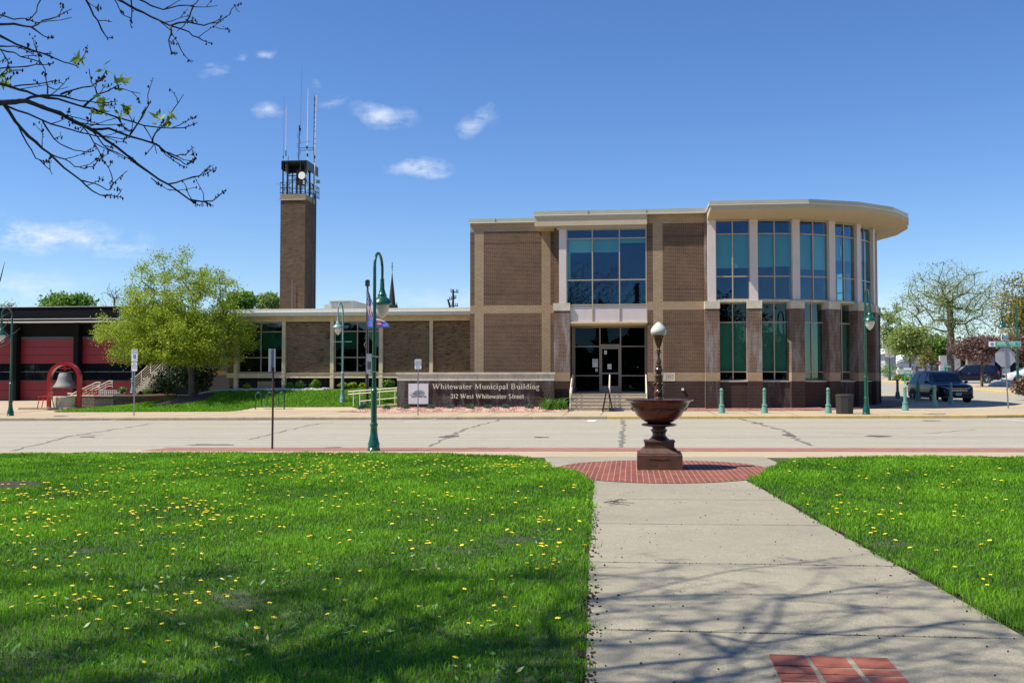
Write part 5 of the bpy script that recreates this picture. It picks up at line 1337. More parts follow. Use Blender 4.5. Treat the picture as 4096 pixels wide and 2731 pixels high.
for (x0, x1, y_, z0, z1, m_) in ((-.6, .6, .012, -.12, .12, 'sign_white'), (-.36, .58, .016, -.10, .10, 'street_sign')):
    w.add([rb(x0, -y_, zb_ + z0), rb(x1, -y_, zb_ + z0), rb(x1, y_, zb_ + z0), rb(x0, y_, zb_ + z0), rb(x0, -y_, zb_ + z1), rb(x1, -y_, zb_ + z1), rb(x1, y_, zb_ + z1), rb(x0, y_, zb_ + z1)], [(0, 3, 2, 1), (4, 5, 6, 7), (0, 1, 5, 4), (1, 2, 6, 5), (2, 3, 7, 6), (3, 0, 4, 7)], m_)
b2 = w.build('street_name_blade', ss)
v_ = rb(.05, -.02, zb_); text_mesh('FREMONT', .2, 'street_name', 'sign_white', v_, ro @ FRONT, b2, .001, sx=.62); v_ = rb(.47, -.02, zb_); text_mesh('ST', .1, 'street_name', 'sign_white', v_, ro @ FRONT, b2, .001)
v_ = rb(-.48, -.02, zb_); w = MB(); w.tube([v_, (v_[0] + .01, v_[1] + .002, v_[2])], .08, 'logo_blue', 12); w.build('city_emblem', b2)

# ------------------------------------------------------------------ flags
q = G(1467.5, 1622, mound); fp = thing('flagpole', 'dark brown flagpole with a square top in front of the wing', 'flagpole', (q.x, q.y, q.z))
Ht = P(1467.5, 1134, q.y)[2] - q.z
w = MB(); w.tube([(0, 0, -.1), (0, 0, Ht * .55), (0, 0, Ht)], [.095, .075, .05], 'dark_pole', 10); w.build('pole', fp, True, 40)
w = MB(); w.box(-.10, .10, -.10, .10, Ht - .14, Ht + .12, 'black_metal'); w.lathe([(.12, 0), (.12, .04), (.05, .08)], 'black_metal', 8, (0, 0, Ht + .12)); w.build('truck', fp)
w = MB(); w.tube([(-.06, -.05, Ht * .52), (-.14, -.06, Ht * .5), (-.10, -.06, Ht * .47), (-.02, -.05, Ht * .5)], .015, 'steel_grey', 5); w.tube([(.07, -.03, Ht - .1), (.085, -.03, 1.0)], .006, 'white_paint', 4); w.build('halyard', fp)
fpos = Vector((q.x, q.y, q.z))
def fl_pt(px, py): a = P(1350 + px / 1.742, 950 + py / 1.742, q.y); return Vector((a[0], q.y, a[2]))
def cloth(name, label, rows, colfn, nx=16, ny=14, wav=.09):
    """rows: list of (left point, right point) pairs in picture crop units, top to bottom"""
    mb = MB(); G_ = []
    for j in range(ny + 1):
        t = j / ny * (len(rows) - 1); i0 = min(int(t), len(rows) - 2); u = t - i0
        l = fl_pt(*rows[i0][0]).lerp(fl_pt(*rows[i0 + 1][0]), u); r = fl_pt(*rows[i0][1]).lerp(fl_pt(*rows[i0 + 1][1]), u)
        for i in range(nx + 1):
            s = i / nx; p = l.lerp(r, s); p.y += math.sin(s * 9 + j * .25) * wav * s ** .5 - .06; G_.append(p)
    o0 = len(mb.v); mb.v = [tuple(p) for p in G_]
    for j in range(ny):
        for i in range(nx):
            a = j * (nx + 1) + i; mb.f.append((a, a + nx + 1, a + nx + 2, a + 1)); mb.m.append(mb.mi(colfn(i / nx, j / ny, i, j)))
    ctr = fl_pt(*rows[0][0])
    mb.v = [(p[0] - ctr.x, p[1] - ctr.y, p[2] - ctr.z) for p in mb.v]
    o = mb.build(name, None, True); o.location = ctr; 
    md = o.modifiers.new('s', 'SOLIDIFY'); md.thickness = .006
    return o
def us(s, t, i, j):
    # hanging limp: stripes run along the fall of the cloth
    if t < .42: return 'flag_navy' if not (i * 3 + j) % 4 == 0 else 'flag_white'
    return 'flag_red' if (i // 2) % 2 == 0 else 'flag_white'
us_o = cloth('national_flag', '', [((206, 350), (210, 350)), ((206, 400), (226, 395)), ((207, 450), (243, 440)), ((209, 500), (247, 478)), ((214, 530), (232, 490)), ((228, 565), (246, 540)), ((240, 580), (252, 572))], us, 14, 20, .05)
tag(us_o, 'limp stars and stripes flag hanging from the top of the dark flagpole', 'flag')
def bl(s, t, i, j): return 'flag_blue'
b_o = cloth('blue_flag', '', [((213, 530), (245, 545)), ((213, 560), (330, 580)), ((212, 595), (352, 600)), ((212, 632), (372, 625))], bl, 24, 8, .07)
tag(b_o, 'blue flag with red and white round emblem streaming below the striped flag', 'flag')
w = MB()
def bp(px, py): v = fl_pt(px, py) - b_o.location; return (v.x, -.20, v.z)
w.tube([bp(295 + 22 * math.cos(t), 598 + 12 * math.sin(t)) for t in np.linspace(.5, 5.4, 12)], .035, 'flag_red', 5); w.tube([bp(298 + 12 * math.cos(t), 598 + 6 * math.sin(t)) for t in np.linspace(.5, 5.4, 10)], .02, 'flag_white', 5)
w.tube([bp(262, 580), bp(285, 572), bp(310, 578), bp(335, 588)], [.02, .04, .03, .02], 'flag_white', 5); o_ = w.build('flag_emblem', b_o)

# ------------------------------------------------------------------ bike rack
a = G(*cW(287, 1143), mound); b = G(*cW(557, 1145), mound)
br = thing('bike_rack', 'dark green serpentine bicycle rack on the concrete pad before the lawn', 'bike rack', tuple(a), world_parts=True)
d = (b - a); pts = []
zt = a.z + .86; zl = a.z + .12; r_ = d.length / 10
def bk(s, z): p = a + d * s; return (p.x, p.y, z)
for kx in range(5):
    c = (kx * 2 + 1) / 10
    for t in np.linspace(math.pi, 0, 9):
        z = (zt - r_ + r_ * math.sin(t)) if kx % 2 == 0 else (zl + r_ - r_ * math.sin(t)); pts.append(bk(c + .1 * math.cos(t), z))
w = MB(); w.tube([bk(0, a.z - .02)] + pts + [bk(1, a.z - .02)], .03, 'steel_grey', 8); M_ = w; w.mats = ['lamp_green']; w.build('tube', br, True)
w = MB(); w.lathe([(.07, 0), (.07, .012)], 'lamp_green', 12, tuple(a)); w.lathe([(.07, 0), (.07, .012)], 'lamp_green', 12, tuple(b)); w.build('foot_plate', br)

# ------------------------------------------------------------------ fire station
YF = 64.0
def fx(px): return P(px / 2.613, 1400, YF)[0]
def fz_(py): return P(250, 1150 + py / 2.613, YF)[2]
fs = thing('fire_station', 'low black fire station with tall red roll-up doors at the left', 'building', (-38, YF, 0), world_parts=True)
f0, f1 = fx(-900), fx(1520)
w = MB(); w.box(f0, f1, YF, YF + 18, fz_(370), fz_(203), 'fire_black'); w.box(f0, f1, YF - .05, YF + 18, fz_(203), fz_(198), 'white_fascia'); w.build('parapet', fs)
w = MB(); w.box(f0, f1, YF - 1.3, YF, fz_(371), fz_(364), 'white_bright'); w.box(f0, f1, YF - 1.3, YF - 1.2, fz_(342), fz_(337), 'white_bright'); w.box(f0, f1, YF - 1.22, YF, fz_(362), fz_(342), 'fire_black')
w.build('door_canopy', fs)
w = MB()
for a, b in ((165, 212), (805, 855), (1448, 1495), (-480, -430)): w.box(fx(a), fx(b), YF - .45, YF + .3, -1, fz_(378), 'fire_black')
w.box(f0, f1, YF + .1, YF + .3, fz_(545), fz_(372), 'fire_black'); w.build('column', fs)
zb = fz_(1168) - .05
for a, b in ((-430, 165), (212, 805), (855, 1448)):
    x0, x1 = fx(a) + .02, fx(b) - .02
    w = MB(); zz = [fz_(545), fz_(620), fz_(705), fz_(795)]
    w.box(x0, x1, YF + .03, YF + .12, fz_(545), fz_(512), 'fire_grey')
    for i in range(3): w.box(x0, x1, YF + .06, YF + .12, zz[i + 1] + .015, zz[i], 'door_red')
    for zr in list(np.linspace(fz_(795), fz_(545), 10)[1:-1]) + list(np.linspace(zb, fz_(978), 7)[1:-1]): w.box(x0, x1, YF + .052, YF + .06, zr, zr + .018, 'door_groove')
    lw_ = [fz_(978), fz_(1072), zb]
    for i in range(2): w.box(x0, x1, YF + .06, YF + .12, lw_[i + 1] + .015, lw_[i], 'door_red')
    w.box(x0, x1, YF + .10, YF + .115, zb, fz_(545), 'fire_black')
    dd_ = w.build('overhead_door', fs)
    w = MB(); n = 4
    w.quad((x0, YF + .09, fz_(975)), (x1, YF + .09, fz_(975)), (x1, YF + .09, fz_(797)), (x0, YF + .09, fz_(797)), 'car_glass')
    for i in range(n + 1): xx = x0 + (x1 - x0) * i / n; w.box(xx - .03, xx + .03, YF + .05, YF + .09, fz_(975), fz_(797), 'fire_black')
    w.box(x0, x1, YF + .05, YF + .085, fz_(882), fz_(878), 'steel_grey'); w.box(x0, x1, YF + .04, YF + .09, fz_(977), fz_(968), 'fire_grey'); w.build('glazed_panel', dd_).matrix_parent_inverse = Matrix()
w = MB(); w.box(f1 - .3, f1, YF + .3, YF + 18, -1, fz_(203), 'fire_black'); w.box(fx(1490), wl0, YF + 2, YF + 2.3, -.5, fz_(380), 'dark_wall'); w.build('side_wall', fs)

# bell memorial
BY = 52.3
q0 = P(*cL(515, 1248), BY); q1 = P(*cL(830, 1245), BY); bx = (q0[0] + q1[0]) / 2; bz = gs(bx, BY) + .09
W2 = (q1[0] - q0[0]) / 2 * .98
bt = thing('bell_monument', 'bronze bell hanging in a bright red arch over a round stone base', 'monument', (bx, BY, bz), math.radians(14))
Htop = P(*cL(680, 780), BY)[2] - bz
w = MB(); ro_, ri_ = W2, W2 - .17; zc = Htop - ro_; n = 20; dp = .22
arc_o = [(-ro_, 0)] + [(-ro_ * math.cos(t), zc + ro_ * math.sin(t)) for t in np.linspace(0, math.pi, n)] + [(ro_, 0)]
arc_i = [(-ri_, 0)] + [(-ri_ * math.cos(t), zc + ri_ * math.sin(t)) for t in np.linspace(0, math.pi, n)] + [(ri_, 0)]
for i in range(len(arc_o) - 1):
    a, b, c_, d_ = arc_o[i], arc_o[i + 1], arc_i[i + 1], arc_i[i]
    for y_, fl_ in ((-dp, 0), (dp, 1)):
        q = [(a[0], y_, a[1]), (b[0], y_, b[1]), (c_[0], y_, c_[1]), (d_[0], y_, d_[1])]; w.quad(*(q if fl_ else q[::-1]), 'bell_red')
    w.quad((a[0], -dp, a[1]), (b[0], -dp, b[1]), (b[0], dp, b[1]), (a[0], dp, a[1]), 'bell_red'); w.quad((d_[0], -dp, d_[1]), (d_[0], dp, d_[1]), (c_[0], dp, c_[1]), (c_[0], -dp, c_[1]), 'bell_red')
w.build('arch', bt)
w = MB(); w.box(-.28, .28, -.06, .06, Htop - .38, Htop - .3, 'bell_red'); w.box(-.05, .05, -.05, .05, Htop - .5, Htop - .14, 'bell_red'); w.lathe([(.2, 0), (.12, .08), (.1, .12)], 'black_metal', 12, (0, 0, Htop - .6)); w.build('hanger', bt)
bb_ = P(*cL(680, 1045), BY)[2] - bz
w = MB(); hb = Htop - .58 - bb_
w.lathe([(.2, -.02), (.55, -.0), (.61, .02), (.60, .07), (.53, .16), (.45, .30), (.38, .5), (.345, .7), (.33, hb - .12), (.30, hb - .03), (.2, hb)], 'bell_bronze', 36, (0, 0, bb_)); w.build('bell', bt, True, 50)
w = MB(); zt = P(*cL(680, 1135), BY)[2] - bz
w.lathe([(.66, 0), (.67, zt * .32), (.66, zt * .34), (.67, zt * .36), (.665, zt - .03), (.62, zt)], 'bell_base', 36); w.build('stone_base', bt, True, 30)
w = MB(); w.box(bx - 1.9, bx + .9, BY - 1.3, BY + 1.0, -.6, bz, 'kerb_concrete'); tag(w.build('monument_slab'), 'low concrete slab under the red bell arch', 'slab')
# red benches
def bench(label, loc, rz):
    o = thing('red_bench', label, 'bench', loc, rz, 'red metal benches at the bell')
    w = MB()
    for i in range(5): w.box(-.6, .6, -.22 + i * .1, -.15 + i * .1, .43, .45, 'bell_red')
    w.build('seat', o)
    w = MB()
    for i in range(12): w.box(-.58 + i * .1, -.54 + i * .1, .26, .28, .48, .86, 'bell_red')
    w.box(-.62, .62, .25, .29, .84, .90, 'bell_red'); w.box(-.62, .62, .25, .29, .46, .50, 'bell_red'); w.build('backrest', o)
    for s in (-.62, .62):
        w = MB(); w.tube([(s, -.30, 0), (s, -.22, .44), (s, -.26, .64), (s, .27, .66)], .025, 'bell_red', 6); w.tube([(s, .34, 0), (s, .24, .44), (s, .28, .9)], .025, 'bell_red', 6); w.build('side_frame', o)
    return o
q = P(*cL(440, 1290), 50.6); b1 = bench('red slatted metal bench at the left foot of the bell arch', (q[0], 50.9, gs(q[0], 50.9) + .09), math.radians(-68))
dup(b1, (bx + .1, BY + 2.0, bz), math.radians(0), 'red slatted metal bench behind the round bell base')

# retaining wall
def rw(px, py, Y): return P(*cL(px, py), Y)
rt = thing('retaining_wall', 'low curving wall of rough brown split-face blocks right of the bell', 'retaining wall', (-25, 54, 0), world_parts=True)
top = rw(1000, 1122, 53.2)[2]
pth = [(rw(760, 0, 54.5)[0], 54.5), (rw(825, 0, 53.6)[0], 53.6), (rw(1000, 0, 53.2)[0], 53.2), (rw(1200, 0, 53.2)[0], 53.2), (rw(1390, 0, 53.6)[0], 53.6), (rw(1520, 0, 54.3)[0], 54.3), (rw(1700, 0, 56)[0], 56.0), (rw(1850, 0, 58)[0], 58.)]
w = MB()
for (a, b) in zip(pth[:-1], pth[1:]):
    a, b = Vector(a), Vector(b); t = (b - a).normalized(); nn = Vector((t.y, -t.x)); L = (b - a).length
    w.obox(a, t, nn, 0, L, -.3, 0, -.5, top - .09, 'block_wall'); 
w.build('block_courses', rt)
w = MB()
for (a, b) in zip(pth[:-1], pth[1:]):
    a, b = Vector(a), Vector(b); t = (b - a).normalized(); nn = Vector((t.y, -t.x)); w.obox(a, t, nn, 0, (b - a).length, -.32, .03, top - .09, top, 'tan_concrete')
w.build('cap_course', rt)
# raised bed behind the wall
w = MB(); w.poly([(x, y + .1, top - .12) for x, y in pth] + [(-22, 62, top - .12), (-31, 62, top - .12)], 'mulch'); struct(w, 'raised_bed')
# handrails and stair to the wing
def hr(label, pts_px, Y, posts, bars=3):
    o = thing('stair_handrail', label, 'handrail', P(*cL(*pts_px[0]), Y), world_parts=True, group='cream handrails beside the fire station')
    w = MB()
    for kx in range(bars):
        w.tube([Vector(P(*cL(a, b + kx * 26), Y)) for a, b in pts_px], .022 if kx else .03, 'rail_cream', 6)
    w.build('rail', o)
    for (a, b, c_) in posts:
        w = MB(); w.tube([P(*cL(a, b), Y), P(*cL(a, c_), Y)], .024, 'rail_cream', 6); w.build('post', o)
hr('nearer sloping cream handrail behind the block wall', [(705, 1105), (760, 1108), (880, 1050), (1010, 990), (1050, 992), (1048, 1018)], 56.2, [(972, 1005, 1130), (1040, 1000, 1020)])
hr('farther sloping cream handrail right of its twin behind the block wall', [(830, 1105), (880, 1108), (1010, 1040), (1140, 975), (1178, 978), (1175, 1000)], 57.0, [(1102, 995, 1130), (1168, 980, 1002)])
st_ = thing('wing_stairs', 'tan concrete outdoor stair with cream railings rising behind the green tree', 'stairs', P(*cL(1400, 1090), 58), world_parts=True)
def sp_(px, py, Y): return Vector(P(*cL(px, py), Y))
for Y0, dx in ((58.0, 0), (59.8, -125)):
    w = MB()
    a, b = sp_(1540 + dx, 1085, Y0), sp_(1770 + dx, 870, Y0); dz = Vector((0, 0, -.28)); th = Vector((0, .16, 0))
    w.prism([a + dz * .8, b + dz, b + Vector((.6, 0, -.28)), b + Vector((.6, 0, 0)), b, a], (0, .18, 0), 'tan_concrete'); w.build('stringer', st_)
w = MB(); a, b = sp_(1540, 1085, 58.2), sp_(1770, 870, 58.2)
for i in range(10):
    p = a.lerp(b, i / 10); p2 = a.lerp(b, (i + 1) / 10); w.box(p.x - .9, p2.x + .05 - .35, 58.2, 59.8, p2.z - .09, p2.z - .03, 'stone_cap')
w.box(b.x - .3, b.x + 2.5, 58.1, 61, b.z - .25, b.z, 'tan_concrete'); w.build('treads', st_)
for Y0, dx in ((57.95, 0), (59.9, -125)):
    w = MB()
    for kx in range(6): w.tube([sp_(1495 + dx, 955 + kx * 27, Y0), sp_(1520 + dx, 952 + kx * 27, Y0), sp_(1650 + dx, 835 + kx * 27, Y0), sp_(1800 + dx, 700 + kx * 27, Y0)], .028 if kx == 0 else .013, 'rail_cream', 6)
    w.build('railing', st_)
    for a_, b_, c_ in ((1520, 952, 1085), (1603, 875, 1000), (1700, 790, 915)):
        w = MB(); w.tube([sp_(a_ + dx, b_, Y0), sp_(a_ + dx, c_, Y0)], .026, 'rail_cream', 6); w.build('post', st_)
# small white fence by the door
wf = thing('picket_fence', 'small white picket fence pieces behind the block wall', 'fence', tuple(sp_(1100, 1110, 58.5)), world_parts=True)
w = MB(); 
for i in range(14): p = sp_(1030 + i * 20, 1112, 58.5); w.box(p.x, p.x + .03, 58.5, 58.53, p.z - .1, p.z + .22, 'siding_white')
a, b = sp_(1030, 1100, 58.5), sp_(1310, 1095, 58.5); w.box(a.x, b.x, 58.48, 58.5, a.z, a.z + .03, 'siding_white'); w.box(a.x, b.x, 58.48, 58.5, a.z + .14, a.z + .17, 'siding_white'); w.build('pickets', wf)

# ------------------------------------------------------------------ mound lawn and bed by the wing
PADX0, PADX1 = G(*cW(130, 1165)).x, G(*cW(1100, 1165)).x
def lawnB(x, y):
    fr = 48.35
    if x < -29.6: return False
    if y > YW + .4: return False
    if x > -11.2: return False
    if -20.4 < x < -14.2: fr = 50.0 - .5 * max(0, (-19.6 - x) / .8) * 0 + 0
    if -20.4 < x < -19.4: fr = 48.35 + (x + 20.4) * 1.65
    if x >= -14.3: fr = 50.0 - min(1.1, (x + 14.3) * .8)
    if y < fr: return False
    if x < -20 and y > 53.0 + max(0, (x + 26)) * .6 : return x > -26 and y < 56
    return True
g = MB(); grid_sheet(g, -29.8, -11.2, 48.2, YW + .5, 93, 35, mound, 'soil', .012, lawnB); struct(g, 'mound_lawn')
# gentle concrete pad in front (raised to meet the lawn)
g = MB(); grid_sheet(g, -20.6, -13.2, 48.2, 50.6, 37, 16, mound, 'walk_concrete', .008, lambda x, y: not lawnB(x, y) and y > 48.3); struct(g, 'bike_pad')
# mulch ring
q = G(765, 1590, mound); TX, TY, TZ = q.x, q.y, q.z
g = MB(); n = 30; V = [(TX, TY, mound(TX, TY) + .12)]
for i in range(n):
    a = 2 * math.pi * i / n; r_ = 1.5 + .12 * math.sin(3 * a); x, y = TX - .3 + r_ * 1.12 * math.cos(a), TY - .35 + r_ * math.sin(a); V.append((x, y, mound(x, y) + .03))
g.add(V, [(0, i + 1, (i + 1) % n + 1) for i in range(n)], 'mulch'); struct(g, 'mulch_ring', smooth=True)
# white stones by the wing
def stones(name, n, xr, yr, size, m_, f, label=None, inside=None):
    V = []; mb = MB(); R = random.Random(3)
    for i in range(n):
        x = R.uniform(*xr); y = R.uniform(*yr)
        if inside and not inside(x, y): continue
        s = size * R.uniform(.5, 1.4); z = f(x, y); a = R.uniform(0, 3)
        pts = [(s * math.cos(a + j * 1.05) * R.uniform(.7, 1.1), s * .8 * math.sin(a + j * 1.05) * R.uniform(.7, 1.1)) for j in range(6)]
        o = len(mb.v); mb.v += [(x + p[0], y + p[1], z - .01) for p in pts] + [(x + p[0] * .6, y + p[1] * .6, z + s * R.uniform(.4, .8)) for p in pts]
        kx = mb.mi(m_)
        for j in range(6): mb.f.append((o + j, o + (j + 1) % 6, o + 6 + (j + 1) % 6, o + 6 + j)); mb.m.append(kx)
        mb.f.append(tuple(o + 6 + j for j in range(6))); mb.m.append(kx)
    ob_ = mb.build(name); ob_['kind'] = 'stuff'
    if label: tag(ob_, label, 'stones')
    return ob_
stones('white_stones', 2600, (wx(-150), wx(980)), (YW - 1.3, YW + .1), .075, 'rock_white', lambda x, y: mound(x, y) + .02, 'bed of white stones along the foot of the low wing')
stones('pink_stones', 3500, (-14.2, -3.2), (46.95, SY - .02), .028, 'gravel_pink', lambda x, y: ridge(x, y, 46.9, 48.2, .17 * sstep((x + 14.4) / 2.5)), 'pink gravel stones in the bed before the sign wall', lambda x, y: y > 46.85 + .25 * sstep((x + 6) / 4) + .9 * sstep((-12.2 - x) / 2.2))

# ------------------------------------------------------------------ trees
def grow_tree(name, label, cat, base, targets, trunk, rtrunk, m_bark, leafspec, rng, group=None, rtip=.012, seg=.5, parts=True, sides=5, expo=2.4, attract=.35):
    """trunk: list of points; targets (n,3) crown points, each joined to the nearest limb; leafspec (per tip, spread, size, material, elong)"""
    nodes = [np.array(p, float) for p in trunk]; par = [-1] + list(range(len(trunk) - 1)); ntr = len(trunk)
    top = nodes[-1]
    order = np.argsort(np.linalg.norm(targets - top, axis=1))
    arr = np.array(nodes); tips = []
    depth = [0] * ntr
    for ti in order:
        t = targets[ti]; st0 = max(0, ntr // 2)
        d = np.linalg.norm(arr - t, axis=1)
        # discourage joining at nodes farther out than the target, or above it
        pen = attract * np.maximum(0, arr[:, 2] - t[2] + .2) + .06 * np.array(depth)
        d2 = d + pen * 1.5; d2[:st0] += 5
        j = int(np.argmin(d2)); p0 = arr[j]; L = d[j]; n = max(1, int(L / seg))
        prev = j; new = []
        # leave the limb along its own direction a little, for a curved joint
        for i in range(1, n + 1):
            u = i / n; p = p0 + (t - p0) * u; 
            p = p + rng.normal(size=3) * .06 * seg * 1.5; p[2] += .12 * L * u * (1 - u)
            nodes.append(p); par.append(prev); depth.append(depth[prev] + 1); prev = len(nodes) - 1; new.append(p)
        arr = np.vstack([arr, np.array(new)]); tips.append(prev)
    n = len(nodes); acc = np.zeros(n)
    for t in tips: acc[t] = max(acc[t], rtip ** expo)
    for i in range(n - 1, 0, -1):
        if acc[i] == 0: acc[i] = rtip ** expo
        acc[par[i]] += acc[i]
    rad_ = acc ** (1 / expo); sc_ = rtrunk / max(rad_[0], 1e-6)
    rad_ = np.where(rad_ > rtip * 1.5, rad_ * (1 + (sc_ - 1) * np.clip((rad_ - rtip) / (rad_[0] - rtip + 1e-6), 0, 1)), rad_)
    V = []; Fc = []
    P_ = np.array(nodes); 
    for i in range(1, n):
        a, b = P_[par[i]], P_[i]; d = b - a; L = np.linalg.norm(d)
        if L < 1e-5: continue
        d /= L; u = np.cross(d, [0.3, .2, 1]); u /= np.linalg.norm(u); w_ = np.cross(d, u)
        s = sides if rad_[i] > .03 else 3; r0 = min(rad_[par[i]], rad_[i] * 1.6) if par[i] >= ntr or i >= ntr else rad_[par[i]]; r1 = rad_[i]
        o = len(V)
        for (c_, r_) in ((a, r0), (b, r1)):
            for k_ in range(s):
                an = 2 * math.pi * k_ / s; V.append(c_ + (u * math.cos(an) + w_ * math.sin(an)) * r_)
        for k_ in range(s): Fc.append((o + k_, o + (k_ + 1) % s, o + s + (k_ + 1) % s, o + s + k_))
    base = Vector(base)
    root = thing(name, label, cat, base, group=group)
    me = bpy.data.meshes.new('trunk'); me.from_pydata([tuple(np.array(v) - np.array(base)) for v in V], [], Fc); me.materials.append(M[m_bark])
    me.polygons.foreach_set('use_smooth', [True] * len(Fc)); me.update()
    to = bpy.data.objects.new('trunk', me); col.objects.link(to); to.parent = root
    if leafspec:
        per, spread, size, m_, elong = leafspec[:5]
        tp_ = P_[tips]; mids = P_[[par[t] for t in tips]]
        c_ = np.concatenate([np.repeat(tp_, per, axis=0), np.repeat((tp_ + mids) / 2, per // 2, axis=0)])
        c_ = c_ + rng.normal(size=c_.shape) * np.array([spread, spread, spread * .7])
        leaf_mesh('crown', c_ - np.array(base), size, m_, rng, root, elong)
    return root, P_, tips
def crown_pts(n, c, r, rng, power=.45, lump=.25, low=-1.0, seedlumps=9):
    """points in a lumpy ellipsoid"""
    L = rng.normal(size=(seedlumps, 3)); L /= np.linalg.norm(L, axis=1)[:, None]
    out = []
    while len(out) < n:
        v = rng.normal(size=3); v /= np.linalg.norm(v); k_ = 1 - lump + lump * 1.6 * max(0, (L @ v).max() ** 6)
        q = v * (rng.random() ** power) * k_
        if q[2] < low: continue
        out.append(np.array(c) + q * np.array(r))
    return np.array(out)
rg = np.random.default_rng(21)
# the lime green tree on the mound
zt_ = TZ
hgt = P(700, 996, TY)[2]
X0, X1 = P(390, 1300, TY)[0], P(1045, 1300, TY)[0]
cx_ = (X0 + X1) / 2 - .3
T1 = crown_pts(420, (cx_, TY, zt_ + 3.15), ((X1 - X0) / 2 + .0, 3.4, 1.9), rg, .5, .22, -.62)
T2 = crown_pts(480, (cx_ + .1, TY, zt_ + 4.0), (3.75, 2.6, hgt - zt_ - 4.0), rg, .48, .12, -.5)
root, PP, tips = grow_tree('lime_tree', 'round crowned young tree with fresh lime green leaves on a mulch ring before the wing', 'tree', (TX, TY, zt_ - .05), np.vstack([T1, T2]),
    [(TX, TY, zt_ - .1), (TX + .02, TY, zt_ + .5), (TX, TY, zt_ + 1.1), (TX - .02, TY, zt_ + 1.7), (TX, TY, zt_ + 2.3), (TX - .05, TY, zt_ + 3.0), (TX - .15, TY, zt_ + 3.8)], .17, 'bark', None, rg, rtip=.010)
tp_ = PP[tips]; rel = (tp_[:, 2] - zt_)
per = np.where(rel < 3.2, 90, np.where(rel < 4.6, 110, 100))
cc = np.repeat(tp_, per, axis=0); cc = cc + rg.normal(size=cc.shape) * np.array([.21, .21, .15])
leaf_mesh('crown', cc - np.array([TX, TY, zt_ - .05]), .096, 'leaf_lime', rg, root, 1.1)

def simple_tree(name, label, px, top_v, base_v, half_px, Y, m_leaf, per=24, size=None, low=-.5, group=None, n=150, bark='bark_grey', trunk_r=None, spread=.55, crown_low=None, zbase=None, elong=1.1, rtip=.02, lump=.3):
    k_ = Y / 3982 / .99
    X = P(px, 1400, Y)[0]; zt = P(px, top_v, Y)[2]; zb = gs(X, Y) if zbase is None else zbase; r_ = half_px * k_
    zl = P(px, base_v, Y)[2]; c = (X, Y, (zt + zl) / 2); rz_ = (zt - zl) / 2
    T = crown_pts(n, c, (r_, r_ * .8, rz_), rg, .5, lump, low - .5)
    ht = zl + .25 * rz_ if crown_low is None else crown_low
    tr = [(X, Y, zb - .2)] + [(X + rg.normal() * .02 * r_, Y, zb + (ht - zb) * t) for t in (.3, .6, 1.0)] + [(X, Y, c[2])]
    return grow_tree(name, label, 'tree', (X, Y, zb), T, tr, trunk_r or max(.12, r_ * .055), bark, (per, spread * r_ / 4, size or .16, m_leaf, elong), rg, group, rtip=rtip, seg=r_ / 5)
Rg = random.Random(1)
simple_tree('garden_tree', 'rounded green tree top showing over the black parapet left of the lime tree', 262, 1176, 1250, 105, 95, 'leaf_green', 40, .3, n=120)
simple_tree('bare_tree', 'sparse tree peeking over the fire station roof at the far left', 28, 1195, 1260, 55, 90, 'leaf_yellow', 3, .15, n=60, rtip=.012)
simple_tree('bare_tree', 'leafless tree rising behind the roof just left of the lime tree', 455, 1128, 1260, 70, 88, 'leaf_spring', 1, .12, n=110, rtip=.012)
simple_tree('garden_tree', 'dark green tree top between the lime tree and the tower', 955, 1160, 1250, 75, 78, 'leaf_green', 45, .22, n=120)
simple_tree('garden_tree', 'pale green tree top close against the left side of the tower', 1075, 1165, 1250, 58, 85, 'leaf_spring', 30, .22, n=110)
# right background
simple_tree('shade_tree', 'large spreading tree with thin spring leaves beyond the side street', 3800, 1046, 1372, 215, 112, 'leaf_spring', 17, .13, n=600, bark='bark', trunk_r=.38, spread=.28, rtip=.018, lump=.15)
simple_tree('shade_tree', 'tall olive yellow tree at the right edge of the picture', 4110, 1085, 1420, 150, 100, 'leaf_yellow', 22, .2, n=300, bark='bark', trunk_r=.35, spread=.5, rtip=.02)
simple_tree('shade_tree', 'pale leafy tree right behind the brick corner of the rounded bay', 3560, 1215, 1480, 70, 135, 'leaf_spring', 14, .3, n=140, spread=.5)
simple_tree('street_tree', 'bushy mid green tree above the green sign', 3640, 1290, 1440, 85, 100, 'leaf_spring', 34, .22, n=170, crown_low=P(3640, 1455, 100)[2])
simple_tree('street_tree', 'bright green tree just left of the big trunk', 3745, 1325, 1470, 65, 120, 'leaf_green', 46, .28, n=130)
simple_tree('purple_tree', 'purple leaved crab apple behind the street name sign', 3925, 1335, 1448, 98, 82, 'leaf_purple', 40, .17, n=190, lump=.5, crown_low=2.2, bark='bark')
simple_tree('purple_tree', 'purple leaved crab apple cut by the right edge of the picture', 4100, 1340, 1475, 50, 80, 'leaf_purple', 40, .17, n=110, bark='bark', lump=.5)
simple_tree('street_tree', 'thin young tree with olive leaves beside the red round sign', 3700, 1380, 1470, 38, 108, 'leaf_yellow', 12, .2, n=70)
for i, (px, tv, Y, hw, m_) in enumerate(((3600, 1395, 165, 120, 'leaf_green'), (3780, 1370, 175, 110, 'leaf_spring'), (3960, 1340, 170, 140, 'leaf_yellow'), (4120, 1340, 160, 120, 'leaf_green'))):
    simple_tree('distant_tree', ('far green tree behind the white house', 'far pale tree behind the big trunk', 'far olive tree behind the purple crab apple', 'far green tree at the right picture edge')[i], px, tv, 1515, hw, Y, m_, 40, .45, n=130, group='distant trees behind the side street')
